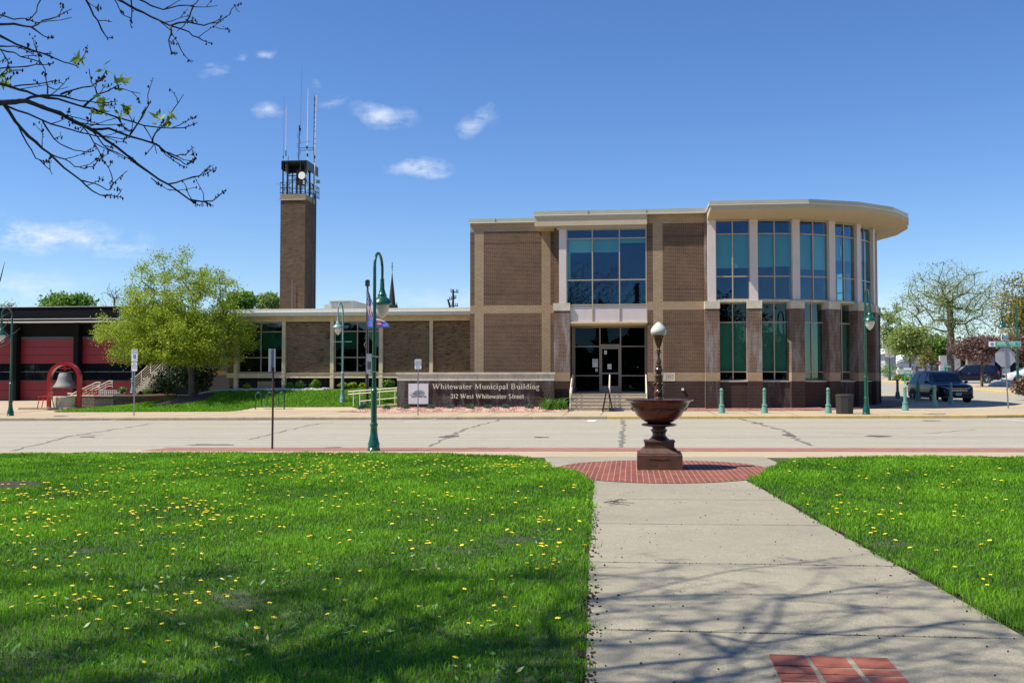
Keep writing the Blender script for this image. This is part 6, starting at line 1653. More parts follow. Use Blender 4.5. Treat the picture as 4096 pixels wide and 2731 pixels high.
# park trees behind the viewpoint, mirrored in the windows
for i, (x, y, h_, r_, m_, nm) in enumerate(((-16, -20, 12, 6.5, 'leaf_dark', 'a'), (9, -24, 13, 7, 'leaf_dark', 'b'), (24, -14, 12, 6, 'leaf_dark', 'c'), (42, -6, 13, 7, 'leaf_dark', 'd'))):
    T = crown_pts(110, (x, y, h_ * .55), (r_, r_, h_ * .42), rg, .5, .3)
    grow_tree('park_tree', ('broad park tree behind the viewpoint to the left', 'broad park tree straight behind the viewpoint', 'broad park tree behind the viewpoint to the right', 'broad park tree far to the right of the viewpoint')[i], 'tree', (x, y, 0), T, [(x, y, -.2), (x, y, 1), (x, y, 2.2), (x, y, 4), (x, y, 6)], .3, 'bark', (40, .8, .4, m_, 1.1), rg, 'park trees behind the viewpoint', rtip=.03, seg=1.2)
nw = 26000; wx_ = rg.uniform(-140, 140, nw); hz_ = 8.5 + 2 * np.sin(wx_ * .21) + 1.3 * np.sin(wx_ * .53 + 1); wz_ = rg.random(nw) ** .8 * hz_
wd = leaf_mesh('park_wood', np.stack([wx_, -52 + rg.normal(size=nw) * 2.2, wz_], 1), 1.5, 'leaf_dark', rg); tag(wd, 'dark belt of park trees behind the viewpoint', 'trees', kind='stuff')
for i, (x, y, h_) in enumerate(((-3.9, -34, 12.0), (1.0, -36, 14.2), (2.7, -36, 11.2))):
    pts = []
    for j in range(1700):
        t = rg.random() ** .7; a = rg.random() * 6.28; rr__ = (t) * h_ * .17 * rg.uniform(.6, 1); pts.append((rr__ * math.cos(a), rr__ * math.sin(a), h_ * (1 - t * .93)))
    r_ = thing('spruce_tree', ('slim dark spruce behind the viewpoint, well left of the tallest', 'tallest dark spruce behind the viewpoint', 'short dark spruce behind the viewpoint, right of the tallest')[i], 'tree', (x, y, 0), group='dark spruces mirrored in the entrance window')
    w = MB(); w.tube([(0, 0, -.2), (0, 0, h_ * .9)], [.25, .03], 'bark', 6); w.build('trunk', r_); leaf_mesh('crown', np.array(pts), .75, 'leaf_dark', rg, r_, 1.2)

# shrubs before the wing and under the tree
def bush(name, label, cat, loc, r, m_, n, size, group=None, stems=True, flat=.7):
    root = thing(name, label, cat, loc, group=group)
    if stems:
        w = MB()
        for i in range(9):
            a = Rg.uniform(0, 6.28); w.tube([(0, 0, -.05), (math.cos(a) * r * .4, math.sin(a) * r * .3, r * .7), (math.cos(a) * r * .8, math.sin(a) * r * .6, r * flat * 1.5)], [.02, .014, .006], 'bark_twig', 4)
        w.build('stems', root)
    p = crown_pts(n, (0, 0, r * flat), (r, r * .8, r * flat), rg, .5, .25, -.9); leaf_mesh('foliage', p, size, m_, rg, root, 1.3); return root
for px, py, r_, m_, lb in ((700, 965, .30, 'strap', 'leafy green clump under the first brick panel of the wing'), (610, 965, .26, 'strap', 'small leafy clump beside the left steel column of the wing'), (855, 960, .34, 'strap', 'leafy green clump before the second steel column of the wing'),
                           (1105, 965, .26, 'leaf_lime', 'yellow green clump behind the pale blue lamp'), (1195, 968, .26, 'leaf_lime', 'yellow green clump left of the flagpole'), (1300, 968, .22, 'leaf_lime', 'yellow green clump right beside the flagpole'),
                           (1540, 950, .36, 'strap', 'leafy green clump behind the ramp rail'), (210, 955, .22, 'leaf_lime', 'small lime coloured shrub in the white stones')):
    Yb = YW - .6; q = P(*cW(px, py), Yb); bush('shrub', lb, 'shrub', (q[0], Yb, mound(q[0], Yb)), r_, m_, 420, .12, 'clumps along the foot of the low wing', False, .8)
q = P(*cL(1800, 1090), 56.5); bush('dark_shrub', 'tall dark evergreen shrub behind the trunk of the lime tree', 'shrub', (q[0] + 1.4, 56.5, .6), 1.5, 'leaf_dark', 2600, .16, None, True, .9)
q = P(*cL(1600, 1090), 57.2); bush('dark_shrub', 'loose dark shrub under the outdoor stair', 'shrub', (q[0] + .9, 57.0, .5), 1.0, 'leaf_dark', 1200, .14, None, True, .9)
q = P(*cL(1560, 1080), 57.2); bush('shrub', 'small green shrub at the foot of the outdoor stair', 'shrub', (q[0], 56.9, top - .1), .35, 'leaf_green', 300, .1)
q = P(*cL(1330, 1080), 57.2); bush('shrub', 'small weedy shrub left of the outdoor stair', 'shrub', (q[0], 56.6, .75), .28, 'leaf_green', 240, .1)

# ------------------------------------------------------------------ steeple, utility pole, wires
def sp(px, py, Y): return Vector(P(1350 + px / 1.742, 950 + py / 1.742, Y))
YS = 150.
a = sp(380, 230, YS); b = sp(380, 470, YS); hw = sp(405, 470, YS).x - b.x
stp = thing('church_steeple', 'slim dark church spire on the skyline right of the near lamp', 'steeple', (b.x, YS, 0))
w = MB(); n = 8; pts = ngon(hw, b.z, 8)
w.add(ngon(hw, b.z, 8) + [(0, 0, a.z)], [(i, (i + 1) % 8, 8) for i in range(8)], 'steeple'); w.build('spire', stp)
w = MB(); w.box(-hw * 1.3, hw * 1.3, -hw, hw, 0, b.z, 'steeple')
for s in (-1, 1):
    w.add([(s * hw * 1.5 - .4, -.4 - hw * .7, b.z - 2), (s * hw * 1.5 + .4, -.4 - hw * .7, b.z - 2), (s * hw * 1.5 + .4, .4 - hw * .7, b.z - 2), (s * hw * 1.5 - .4, .4 - hw * .7, b.z - 2), (s * hw * 1.5, -hw * .7, b.z + .5)], [(0, 1, 4), (1, 2, 4), (2, 3, 4), (3, 0, 4)], 'steeple')
w.build('belfry', stp)
w = MB(); w.tube([(0, 0, a.z - .1), (0, 0, sp(380, 172, YS).z)], .06, 'steeple', 5); w.box(-.2, .2, -.05, .05, sp(380, 205, YS).z, sp(380, 203, YS).z, 'steeple'); w.build('finial', stp)
YU = 120.; a = sp(805, 500, YU); b = sp(805, 362, YU)
up_ = thing('utility_pole', 'wooden utility pole with three crossarms showing above the wing roof', 'utility pole', (a.x, YU, 0))
w = MB(); w.tube([(0, 0, 0), (0, 0, b.z)], [.2, .13], 'pole_wood', 7); w.build('pole', up_)
for (x0, x1, py, dy) in ((-17, 37, 380, 3), (-26, 22, 428, -6), (-25, 35, 475, 2)):
    w = MB(); l = sp(805 + x0, py - dy, YU) - Vector((a.x, YU, 0)); r = sp(805 + x1, py + dy, YU) - Vector((a.x, YU, 0)); w.tube([l, r], .08, 'pole_wood', 4)
    for u in (.05, .3, .75, .95): p = l.lerp(r, u); w.tube([p, p + Vector((0, 0, .35))], .05, 'black_metal', 5)
    w.build('crossarm', up_)
w = MB(); p = sp(769, 430, YU) - Vector((a.x, YU, 0)); w.tube([p, p - Vector((-.3, 0, 1.2))], .12, 'black_metal', 5); w.tube([p - Vector((0, 0, 0)), p + Vector((.6, 0, -1.4)), p + Vector((1.0, 0, -2.5))], .03, 'wire', 4); w.build('insulator', up_)
w = MB()
for (p0, p1, Y0, Y1, sg_) in (((3560, 1363), (3840, 1376), 95, 95, .25), ((3545, 1248), (3620, 1236), 80, 80, .1)):
    a = Vector(P(*p0, Y0)); b = Vector(P(*p1, Y1)); w.tube([a.lerp(b, t) - Vector((0, 0, sg_ * 4 * t * (1 - t))) for t in np.linspace(0, 1, 9)], .02, 'wire', 4)
tag(w.build('overhead_wire'), 'thin dark cable strung across the trees beyond the side street', 'wire')

# ------------------------------------------------------------------ right background: house, signs, cars
YH = 140.
def hp(px, py, Y=YH): return Vector(P(*cR(px, py), Y))
hb = hp(300, 820); ho = thing('white_house', 'white gabled house with brick lower wall and small paned windows across the side street', 'house', (hb.x, YH, gs(hb.x, YH) - .3), world_parts=True)
e0, e1 = hp(300, 705), hp(820, 745)
w = MB(); w.box(e0.x + .3, hp(815, 0).x, YH, YH + 8, 0, hp(0, 705).z, 'siding_white'); w.box(hp(505, 0).x, hp(815, 0).x, YH - .05, YH, 0, hp(0, 752).z, 'brick_house'); w.build('wall', ho)
ap = hp(560, 605); el = hp(295, 712); er = hp(820, 745)
w = MB(); w.prism([(el.x, YH + .2, el.z), (er.x, YH + .2, el.z - .3), (er.x, YH + .2, el.z), (ap.x, YH + .2, ap.z)], (0, 7.5, 0), 'siding_white')
for a_, b_ in ((el, ap), (ap, Vector((er.x, 0, el.z - .1)))):
    w.prism([(a_.x, YH - .5, a_.z), (b_.x, YH - .5, b_.z), (b_.x, YH - .5, b_.z + .35), (a_.x, YH - .5, a_.z + .35)], (0, 9, 0), 'roof_white')
w.build('roof', ho)
for (x0, x1, y0, y1) in ((330, 388, 782, 750), (528, 562, 785, 750), (655, 758, 808, 765), (480, 550, 715, 680), (605, 680, 710, 680)):
    w = MB(); a_, b_ = hp(x0, y0), hp(x1, y1); w.box(a_.x, b_.x, YH - .12, YH - .06, a_.z, b_.z, 'siding_white'); fo = w.build('window', ho)
    w = MB(); nx = max(2, int((b_.x - a_.x) / .7))
    for i in range(nx):
        for j in range(3 if y0 > 790 else 1):
            u0 = a_.x + .12 + (b_.x - a_.x - .12) * i / nx; u1 = a_.x + (b_.x - a_.x - .12) * (i + 1) / nx; nn_ = 3 if y0 > 790 else 1
            w.box(u0, u1, YH - .15, YH - .12, a_.z + .08 + (b_.z - a_.z - .1) * j / nn_, a_.z - .0 + (b_.z - a_.z - .1) * (j + 1) / nn_, 'car_glass')
    w.build('pane', fo).matrix_parent_inverse = Matrix()
w = MB(); q = hp(600, 810); w.box(q.x, q.x + .9, YH - .1, YH - .05, q.z - .4, hp(0, 780).z, 'siding_white'); w.build('door', ho)
# grey shed at its left, grey commercial building at right
q = hp(160, 560, 125); o_ = thing('grey_building', 'plain grey walled building behind the green lamp at the brick corner', 'building', (q.x, 125, 0), world_parts=True)
w = MB(); a_, b_ = hp(140, 800, 125), hp(290, 580, 125); w.box(a_.x, b_.x, 125, 133, 0, b_.z, 'siding_grey'); w.build('wall', o_)
w = MB(); w.prism([(a_.x - .5, 124.6, b_.z), (b_.x + .4, 124.6, b_.z), (a_.x + 1.5, 124.6, hp(160, 480, 125).z)], (0, 8, 0), 'roof_white'); w.build('roof', o_)
Yc = 118.
cb = thing('flat_roofed_building', 'flat roofed building with a pale panel and dark overhang behind the big trunk', 'building', (hp(1200, 700, Yc).x, Yc, 0), world_parts=True)
w = MB(); a_, b_ = hp(910, 790, Yc), hp(1190, 598, Yc); w.box(a_.x, b_.x, Yc, Yc + .5, a_.z - 1, b_.z, 'siding_grey'); w.build('wall', cb)
w = MB(); w.box(b_.x, hp(2300, 0, Yc).x, Yc + 1, Yc + 9, 0, hp(0, 560, Yc).z, 'dark_wall'); w.build('rear_wall', cb)
w = MB(); w.box(b_.x - .2, hp(2300, 0, Yc).x, Yc - 2.0, Yc + 9, hp(0, 560, Yc).z, hp(0, 520, Yc).z, 'dark_wall'); w.build('roof', cb)
for px in (1210, 1340, 1480, 1690): w = MB(); x = hp(px, 0, Yc).x; w.box(x, x + .8, Yc - 1.6, Yc - 1.0, 0, hp(0, 560, Yc).z, 'siding_grey' if px > 1340 else 'tan_concrete'); w.build('column', cb)
# signs
def ground_sign(name, label, px0, px1, py0, py1, Y, m_, txt, posts=True):
    a_, b_ = hp(px0, py1, Y), hp(px1, py0, Y); o = thing(name, label, 'sign', ((a_.x + b_.x) / 2, Y, gs(a_.x, Y)), world_parts=True)
    w = MB(); w.box(a_.x, b_.x, Y, Y + .12, a_.z, b_.z, m_); pl_ = w.build('sign_board', o)
    for (t, s, u, tm) in txt: text_mesh(t, s, 'sign_words', tm, ((a_.x + b_.x) / 2, Y - .01, a_.z + (b_.z - a_.z) * u), FRONT, pl_, .003).matrix_parent_inverse = Matrix()
    w = MB(); w.box(a_.x + .1, a_.x + .2, Y + .02, Y + .1, gs(a_.x, Y) - .3, a_.z, 'green_sign'); w.box(b_.x - .2, b_.x - .1, Y + .02, Y + .1, gs(a_.x, Y) - .3, a_.z, 'green_sign'); w.build('sign_post', o); return o
o = ground_sign('green_sign', 'wide green sign with a pale top band standing left of the parked car roof', 395, 510, 770, 860, 96, 'green_sign', [('P PUBLIC', .30, .22, 'sign_white'), ('PARKING', .34, .52, 'sign_white')])
w = MB(); a_, b_ = hp(395, 800, 96), hp(510, 772, 96); w.box(a_.x + .03, b_.x - .03, 95.97, 95.998, a_.z, b_.z, 'sign_white'); w.build('top_band', o)
ground_sign('green_sign', 'small green sign in front of the pale building by the big trunk', 962, 1012, 730, 785, 104, 'green_sign', [('PARKING', .24, .6, 'sign_white')])
ground_sign('black_sign', 'small black board sign left of the red round sign', 760, 822, 678, 742, 110, 'black_metal', [('LIBRARY', .22, .5, 'sign_white')]) if False else None
a_ = hp(790, 740, 110); o = thing('black_sign', 'small black board sign left of the red round sign', 'sign', (a_.x, 110, gs(a_.x, 110)), world_parts=True)
w = MB(); b0, b1_ = hp(760, 742, 110), hp(822, 678, 110); w.box(b0.x, b1_.x, 110, 110.1, b0.z, b1_.z, 'black_metal'); w.build('sign_board', o)
w = MB(); w.box(a_.x - .05, a_.x + .05, 110, 110.1, gs(a_.x, 110) - .2, b0.z, 'black_metal'); w.build('sign_post', o)
q = hp(880, 705, 100); o = thing('do_not_enter_sign', 'round red do-not-enter sign with a white bar on a thin post', 'sign', (q.x, 100, gs(q.x, 100)))
hh = q.z - gs(q.x, 100)
w = MB(); w.tube([(0, 0, -.2), (0, 0, hh)], .04, 'steel_grey', 5); w.build('post', o)
w = MB(); w.tube([(0, -.06, hh), (0, -.04, hh)], .23, 'sign_red', 24); w.build('sign_plate', o); w = MB(); w.box(-.17, .17, -.07, -.062, hh - .045, hh + .045, 'sign_white'); w.build('white_bar', o)
# island shrubs, right shrub, rocks
for px, py, r_, m_, lb, Y in ((355, 925, .75, 'leaf_shrub', 'rusty green rounded shrub left of the parked car', 84), (290, 945, .35, 'leaf_green', 'low green shrub at the foot of the distant lamp', 82), (440, 952, .6, 'leaf_green', 'low green shrub close to the tail of the near car', 82),
                              (165, 790, 1.6, 'leaf_green', 'tall green shrub at the brick corner below the no parking sign', 118)):
    q = G(*cR(px, py)) if Y < 100 else hp(px, py, Y); bush('shrub', lb, 'shrub', (q[0], q[1], gs(q[0], q[1]) - .05), r_, m_, 900, .14, None, False, .4 if Y < 100 else .55)
q = hp(2010, 1050, 60); bush('twiggy_shrub', 'reddish twiggy shrub at the right edge behind the stop sign post', 'shrub', (q.x + .35, 60, gs(q.x, 60)), .8, 'branch_red', 1700, .13, None, True, .85)
g = MB(); 
stones('grey_stones', 260, (24.9 + .7, 30), (60, 67), .18, 'rock_white', lambda x, y: gs(x, y) + .02, 'pale landscaping stones across the side street', lambda x, y: (x - 28.5) ** 2 / 7 + (y - 63) ** 2 / 6 < 1)
for px, py, s in ((1680, 920, .5), (1790, 905, .8)):
    q = hp(px, py, 84); w = MB(); pts = []
    o_ = w; w.lathe([(s * .9, -.1), (s, s * .2), (s * .75, s * .5), (s * .3, s * .62)], 'rock_white', 9); r_ = w.build('boulder', None, True); r_.location = (q.x, 84, gs(q.x, 84)); r_.scale = (1.2, .8, .8)
    tag(r_, 'small grey boulder behind the navy car tail' if s < .6 else 'long pale boulder right of the small grey one', 'rock')

# ------------------------------------------------------------------ cars
def make_suv(name, label, cat, loc, rz, paint, glass_m, L=4.85, Wd=1.98, H=1.76, emblem=False, white=False):
    """car along +X (front at +X), origin at ground centre; loft of stations"""
    o = thing(name, label, cat, loc, rz)
    hl = L / 2; hw = Wd / 2
    # stations: x, z bottom, z belt(shoulder), z top, half width at belt, half width at top
    S = [(-hl, .45, .95, 1.02, .80 * hw, .70 * hw), (-hl + .05, .38, 1.02, 1.10, .93 * hw, .82 * hw), (-hl + .16, .34, 1.08, 1.45, .96 * hw, .70 * hw), (-hl + .42, .30, 1.09, H - .06, .99 * hw, .70 * hw),
         (-hl + 1.0, .28, 1.08, H - .01, 1.0 * hw, .715 * hw), (-.3, .27, 1.06, H, 1.0 * hw, .72 * hw), (.35, .27, 1.05, H - .03, 1.0 * hw, .70 * hw), (.72, .27, 1.05, H - .16, .995 * hw, .68 * hw),
         (1.30, .27, 1.05, 1.15, .99 * hw, .74 * hw), (1.45, .28, 1.03, 1.09, .985 * hw, .74 * hw), (hl - .40, .28, .96, 1.03, .96 * hw, .70 * hw), (hl - .12, .28, .86, .94, .88 * hw, .62 * hw), (hl - .02, .36, .74, .80, .76 * hw, .52 * hw), (hl, .42, .62, .68, .70 * hw, .46 * hw)]
    V = []; Fc = []; m = 8
    for (x, zb, zs, zt, wb, wt) in S:
        half = [(0, zb), (wb * .86, zb), (wb * .985, zb + .14), (wb, zb + (zs - zb) * .55), (wb * .975, zs - .03), (wb * .93, zs), (wt, zt - .05 if zt - zs > .2 else zt - .015), (wt * .82, zt), (0, zt + .012)]
        V += [(x, y, z) for y, z in half] + [(x, -y, z) for y, z in half[-2:0:-1]]
    n = 16
    for i in range(len(S) - 1):
        for j in range(n): a = i * n + j; b = i * n + (j + 1) % n; Fc.append((a, b, b + n, a + n))
    Fc.append(tuple(range(n - 1, -1, -1))); Fc.append(tuple((len(S) - 1) * n + j for j in range(n)))
    me = bpy.data.meshes.new('body'); me.from_pydata(V, [], Fc); me.materials.append(M[paint]); me.polygons.foreach_set('use_smooth', [True] * len(Fc)); me.update()
    body = bpy.data.objects.new('body', me); col.objects.link(body); body.parent = o
    md = body.modifiers.new('sub', 'SUBSURF'); md.levels = 1; md.render_levels = 2
    # glass patches a little proud of the cabin
    def sta(x):
        xs = [s[0] for s in S]; return [float(np.interp(x, xs, [s[k_] for s in S])) for k_ in range(1, 6)]
    def side(x, u, s, e=.012):   # u 0 belt .. 1 roof rail
        zb, zs, zt, wb, wt = sta(x); z = zs + .01 + (zt - .07 - zs) * u; y = wb * .93 + (wt - wb * .93) * u; return (x, s * (y + e), z)
    for s in (-1, 1):
        for (xa, xb, xc, xd) in ((.92, .35, .22, .22), (.16, .10, -.78, -.78), (-.86, -.90, -1.62, -1.95)):
            w = MB(); q = [side(xd, .06, s), side(xa, .06, s), side(xb, .9, s), side(xc, .9, s)]
            if xa == -.86: q = [side(-1.95, .1, s), side(-.86, .06, s), side(-.86, .9, s), side(-1.75, .8, s)]
            w.add(q, [(0, 1, 2, 3) if s < 0 else (3, 2, 1, 0)], glass_m); w.build('side_window', o)
        w = MB(); w.add([(1.22, s * hw * .80, 1.10), (1.27, s * hw * .80, 1.10), (1.27, s * hw * .82, 1.14)], [(0, 1, 2)], 'car_trim')
        w = MB(); w.lathe([(.02, -.07), (.11, -.05), (.12, .05), (.04, .08)], paint, 8, (.88, s * (hw + .10), 1.12)); w.box(.84, .92, min(s * hw * .93, s * (hw + .06)), max(s * hw * .93, s * (hw + .06)), 1.06, 1.10, 'car_trim'); w.build('mirror', o, True)
        for xh in (.0, -1.0): w = MB(); w.tube([(xh, s * (hw * .985 + .012), .93), (xh + .18, s * (hw * .985 + .012), .93)], .016, 'chrome', 5); w.build('door_handle', o)
        w = MB(); w.prism([(hl - .42, s * hw * .80, .78), (hl - .12, s * hw * .80, .74), (hl - .02, s * hw * .45, .74), (hl - .02, s * hw * .42, .82), (hl - .2, s * hw * .8, .88), (hl - .45, s * hw * .9, .88)], (.035, s * .06, 0), 'headlight'); w.build('headlight', o)
        w = MB(); w.box(-hl - .01, -hl + .16, min(s * hw * .55, s * hw * .95), max(s * hw * .55, s * hw * .95), .92, 1.12, 'tail_red'); w.build('tail_light', o)
        w = MB(); w.tube([side(.5, 1.12, s, -.03), side(-.9, 1.12, s, -.03), side(-1.7, 1.12, s, -.03)], .018, 'steel_grey', 5); w.build('roof_rail', o)
    def fr(x, y, e):    # windscreen surface
        zb, zs, zt, wb, wt = sta(x); return (x + e, y * wt, zt + e * .6)
    w = MB()
    for a_, b_ in ((-1, -.33), (-.33, .33), (.33, 1)): w.add([fr(1.27, a_ * .92, .02), fr(1.27, b_ * .92, .02), fr(.76, b_ * .86, .02), fr(.76, a_ * .86, .02)], [(0, 1, 2, 3)], glass_m)
    w.build('windscreen', o)
    w = MB(); w.add([(-hl + .12, -.6 * hw, 1.14), (-hl + .12, .6 * hw, 1.14), (-hl + .30, .58 * hw, H - .18), (-hl + .30, -.58 * hw, H - .18)], [(3, 2, 1, 0)], glass_m); w.build('rear_window', o)
    w = MB(); w.box(hl - .09, hl + .025, -.50 * hw, .50 * hw, .60, .84, 'car_trim'); gr = w.build('grille', o)
    for z in (.79, .72, .65):
        w = MB(); w.box(hl + .0, hl + .04, -.48 * hw, .48 * hw, z - .013, z + .013, 'chrome'); w.build('chrome_bar', gr)
    if emblem:
        w = MB(); x = hl + .05
        w.box(x, x + .012, -.085, -.055, .655, .80, 'chrome'); w.box(x, x + .012, .055, .085, .655, .80, 'chrome'); w.box(x, x + .012, -.055, .055, .715, .74, 'chrome'); w.build('emblem', o)
    w = MB(); w.box(hl - .1, hl + .045, -.15, .15, .42, .55, 'plate'); 
    for i in range(5): w.box(hl + .046, hl + .05, -.11 + i * .05, -.085 + i * .05, .45, .52, 'steel_grey')
    w.build('number_plate', o)
    w = MB(); w.box(hl - .25, hl + .02, -.8 * hw, .8 * hw, .26, .40, 'car_trim'); w.box(-hl - .01, -hl + .2, -.85 * hw, .85 * hw, .3, .55, 'car_trim')
    for s in (-1, 1): w.box(-.95, .95, min(s * hw * .8, s * hw * 1.0), max(s * hw * .8, s * hw * 1.0), .24, .36, 'car_trim')
    w.build('lower_trim', o)
    for xw in (L * .29, -L * .295):
        for s in (-1, 1):
            w = MB(); R_ = .365; ysd = s * (hw - .10)
            prof = [(R_ * .62, -.11), (R_ * .94, -.115), (R_, -.08), (R_, .08), (R_ * .94, .115), (R_ * .62, .11)]
            vs = []; nn_ = 28
            for (r_, yy) in prof:
                for j in range(nn_): a_ = 2 * math.pi * j / nn_; vs.append((xw + r_ * math.cos(a_), ysd + yy, R_ + r_ * math.sin(a_)))
            fs_ = [(i * nn_ + j, i * nn_ + (j + 1) % nn_, (i + 1) * nn_ + (j + 1) % nn_, (i + 1) * nn_ + j) for i in range(len(prof) - 1) for j in range(nn_)]
            w.add(vs, fs_, 'tyre'); wh = w.build('wheel', o, True, 40)
            w = MB(); w.tube([(xw, ysd - .09, R_), (xw, ysd + .09, R_)], R_ * .64, 'tyre', 20)
            for j in range(5):
                a_ = 2 * math.pi * j / 5 + .3; w.tube([(xw, ysd + s * .10, R_), (xw + R_ * .6 * math.cos(a_), ysd + s * .105, R_ + R_ * .6 * math.sin(a_))], .035, 'rim', 5)
            w.tube([(xw + R_ * .6 * math.cos(t), ysd + s * .10, R_ + R_ * .6 * math.sin(t)) for t in np.linspace(0, 2 * math.pi, 21)], .02, 'rim', 5); w.build('rim', wh)
            w = MB(); pts_ = [(xw + (R_ + .07) * math.cos(t), s * (hw * .985 - .02), R_ + (R_ + .07) * math.sin(t)) for t in np.linspace(-.35, math.pi + .35, 15)]; w.tube(pts_, .05, 'car_trim', 5); w.build('wheel_arch', o)
    return o
cx1, cy1 = 17.25, 58.5
make_suv('parked_car', 'dark blue sport utility car parked in the shade nose-on behind the bollards', 'car', (cx1, cy1, gz0(cx1, cy1) + .0), math.radians(-84), 'car_blue', 'car_glass_blue', emblem=True)
q = G(*cR(1330, 985), lambda x, y: gz0(x, y) + .03)
make_suv('moving_car', 'navy sport utility car seen from its side beyond the side street', 'car', (q.x + .3, q.y + 1.0, gz0(q.x, q.y) + .03), math.radians(163), 'car_navy', 'car_glass', L=4.9)
q = hp(1990, 870, 92); make_suv('white_car', 'white car parked at the right edge behind the stop sign', 'car', (q.x + 1.2, 92, gz0(q.x, 92) + .03), math.radians(175), 'car_white', 'car_glass', L=4.6, H=1.6)

# ------------------------------------------------------------------ near tree reaching in at the upper left
def bd(x, y):      # crop units -> world point on a gently waving fan of branches
    sx_, sy_ = x / 1.742, y / 1.742
    d = 6.3 + sx_ * .0014 + .25 * math.sin(sx_ / 170.) + .2 * math.sin(sy_ / 130. + 1) + sy_ * .0004
    r_ = ray(sx_, sy_); f = -r_[0] * math.sin(TH) + r_[1] * math.cos(TH); t = d / f
    return Vector((r_[0] * t, r_[1] * t, CZ + r_[2] * t))
BR = [([(-400, 760), (-200, 725), (0, 715), (100, 710), (180, 700), (300, 750), (420, 790), (530, 850), (640, 905), (740, 965), (880, 1080), (1040, 1215), (1180, 1290), (1320, 1390), (1410, 1405), (1480, 1395), (1570, 1325)], 13, 2.5),
 ([(20, 720), (110, 840), (200, 950), (340, 1070), (450, 1170), (560, 1260), (640, 1325), (700, 1360), (770, 1360), (855, 1378)], 7, 2),
 ([(-400, 480), (-200, 540), (0, 585), (120, 620), (250, 665), (400, 695), (580, 740), (720, 785), (860, 830), (1000, 875), (1120, 890), (1270, 895), (1375, 855)], 7, 2),
 ([(180, 700), (250, 670), (330, 665), (450, 675), (560, 700), (700, 720), (820, 705)], 6, 1.8),
 ([(640, 895), (760, 900), (900, 950), (1080, 1000), (1130, 1050), (1230, 1085), (1290, 1075), (1350, 1025)], 6, 2),
 ([(1080, 1000), (1180, 1080), (1260, 1125), (1300, 1150), (1360, 1110)], 3.5, 2),
 ([(50, 735), (200, 795), (350, 860), (500, 905), (620, 940), (700, 945), (850, 970), (900, 960)], 4.5, 1.8),
 ([(290, 840), (350, 930), (420, 1005), (520, 1050), (600, 1060), (655, 1045)], 3.2, 1.8), ([(340, 1070), (450, 1110), (520, 1160), (590, 1175), (655, 1160)], 3.2, 1.8),
 ([(120, 865), (190, 1000), (250, 1100), (300, 1130), (355, 1135)], 3.2, 1.8), ([(570, 1260), (660, 1280), (740, 1320), (780, 1320), (785, 1250)], 3, 1.8), ([(640, 905), (720, 1010), (800, 1060), (880, 1100), (960, 1135)], 3.5, 1.8),
 ([(-400, 180), (0, 165), (100, 165), (220, 190), (300, 145), (400, 120), (500, 65)], 6, 1.8), ([(-200, 90), (0, 105), (90, 130), (180, 130), (260, 160)], 4, 1.8),
 ([(-400, 150), (0, 255), (120, 310), (230, 350), (350, 395), (450, 435), (530, 460), (595, 400)], 6, 1.8), ([(-200, 330), (0, 325), (100, 320), (200, 345)], 4, 1.8), ([(220, 190), (300, 250), (370, 270)], 4, 1.8),
 ([(-200, 300), (0, 340), (100, 370), (200, 410), (290, 440)], 3.5, 1.8), ([(-300, 490), (0, 480), (120, 470), (250, 455), (370, 445)], 3.5, 1.8), ([(-100, 560), (0, 525), (80, 490), (150, 490)], 4, 1.8), ([(200, 150), (250, 80), (280, 0), (290, -60)], 3, 1.8),
 ([(400, -240), (600, -130), (830, 0), (900, 40), (1000, 90), (1100, 140), (1190, 180), (1290, 210), (1340, 250), (1420, 285), (1475, 305)], 8, 1.8),
 ([(700, -200), (970, 0), (1050, 40), (1140, 65), (1240, 45), (1340, 42), (1380, 0), (1400, -60)], 5, 2), ([(1190, 180), (1300, 150), (1420, 175), (1510, 155), (1600, 105)], 4.5, 2), ([(1345, 42), (1330, 80), (1300, 150)], 4, 3), ([(1190, 180), (1180, 290), (1190, 370), (1215, 375)], 4.5, 2),
 ([(500, -200), (600, 0), (650, 100), (710, 205), (750, 265), (790, 260)], 5, 2), ([(900, -100), (915, 0), (918, 80), (910, 185)], 4.5, 2), ([(760, -80), (800, 0), (830, 60), (860, 95)], 3, 1.8), ([(1100, 140), (1180, 210), (1240, 300)], 2.5, 1.5),
 ([(420, 665), (510, 625), (640, 600), (700, 560), (745, 495)], 4, 2), ([(580, 745), (680, 655), (760, 635), (830, 590)], 4.5, 2), ([(680, 655), (640, 580), (620, 480)], 3.5, 2), ([(820, 825), (900, 920)], 2.8, 1.8), ([(905, 940), (960, 860), (1020, 760), (1050, 700)], 4, 2),
 ([(1060, 990), (1085, 930), (1150, 870), (1180, 820)], 4, 2), ([(1180, 1280), (1280, 1255), (1390, 1220), (1470, 1150)], 4, 2), ([(330, 655), (325, 560), (315, 485)], 3.5, 2), ([(100, 600), (330, 575), (400, 565)], 3, 2), ([(590, 900), (650, 990), (700, 1080), (720, 1105)], 3, 1.8), ([(1055, 1240), (1100, 1280), (1165, 1320)], 2.5, 1.8),
 ([(550, 850), (700, 870), (800, 870), (830, 868)], 2.5, 1.5), ([(0, 340), (60, 430), (50, 500)], 2.5, 1.8), ([(1340, 1400), (1380, 1435)], 2.5, 2), ([(1420, 1405), (1490, 1440)], 2.5, 2), ([(440, 800), (560, 830), (700, 870)], 2.5, 1.6)]
TB0 = Vector((-6.2, 1.6, 0))
nt_ = thing('near_tree', 'bare budding tree whose dark branches reach in at the upper left corner', 'tree', tuple(TB0), world_parts=True)
w = MB(); bu = []; lv = []
Rb = random.Random(12)
KX = 6.9 / 3982 / 1.742 * .74
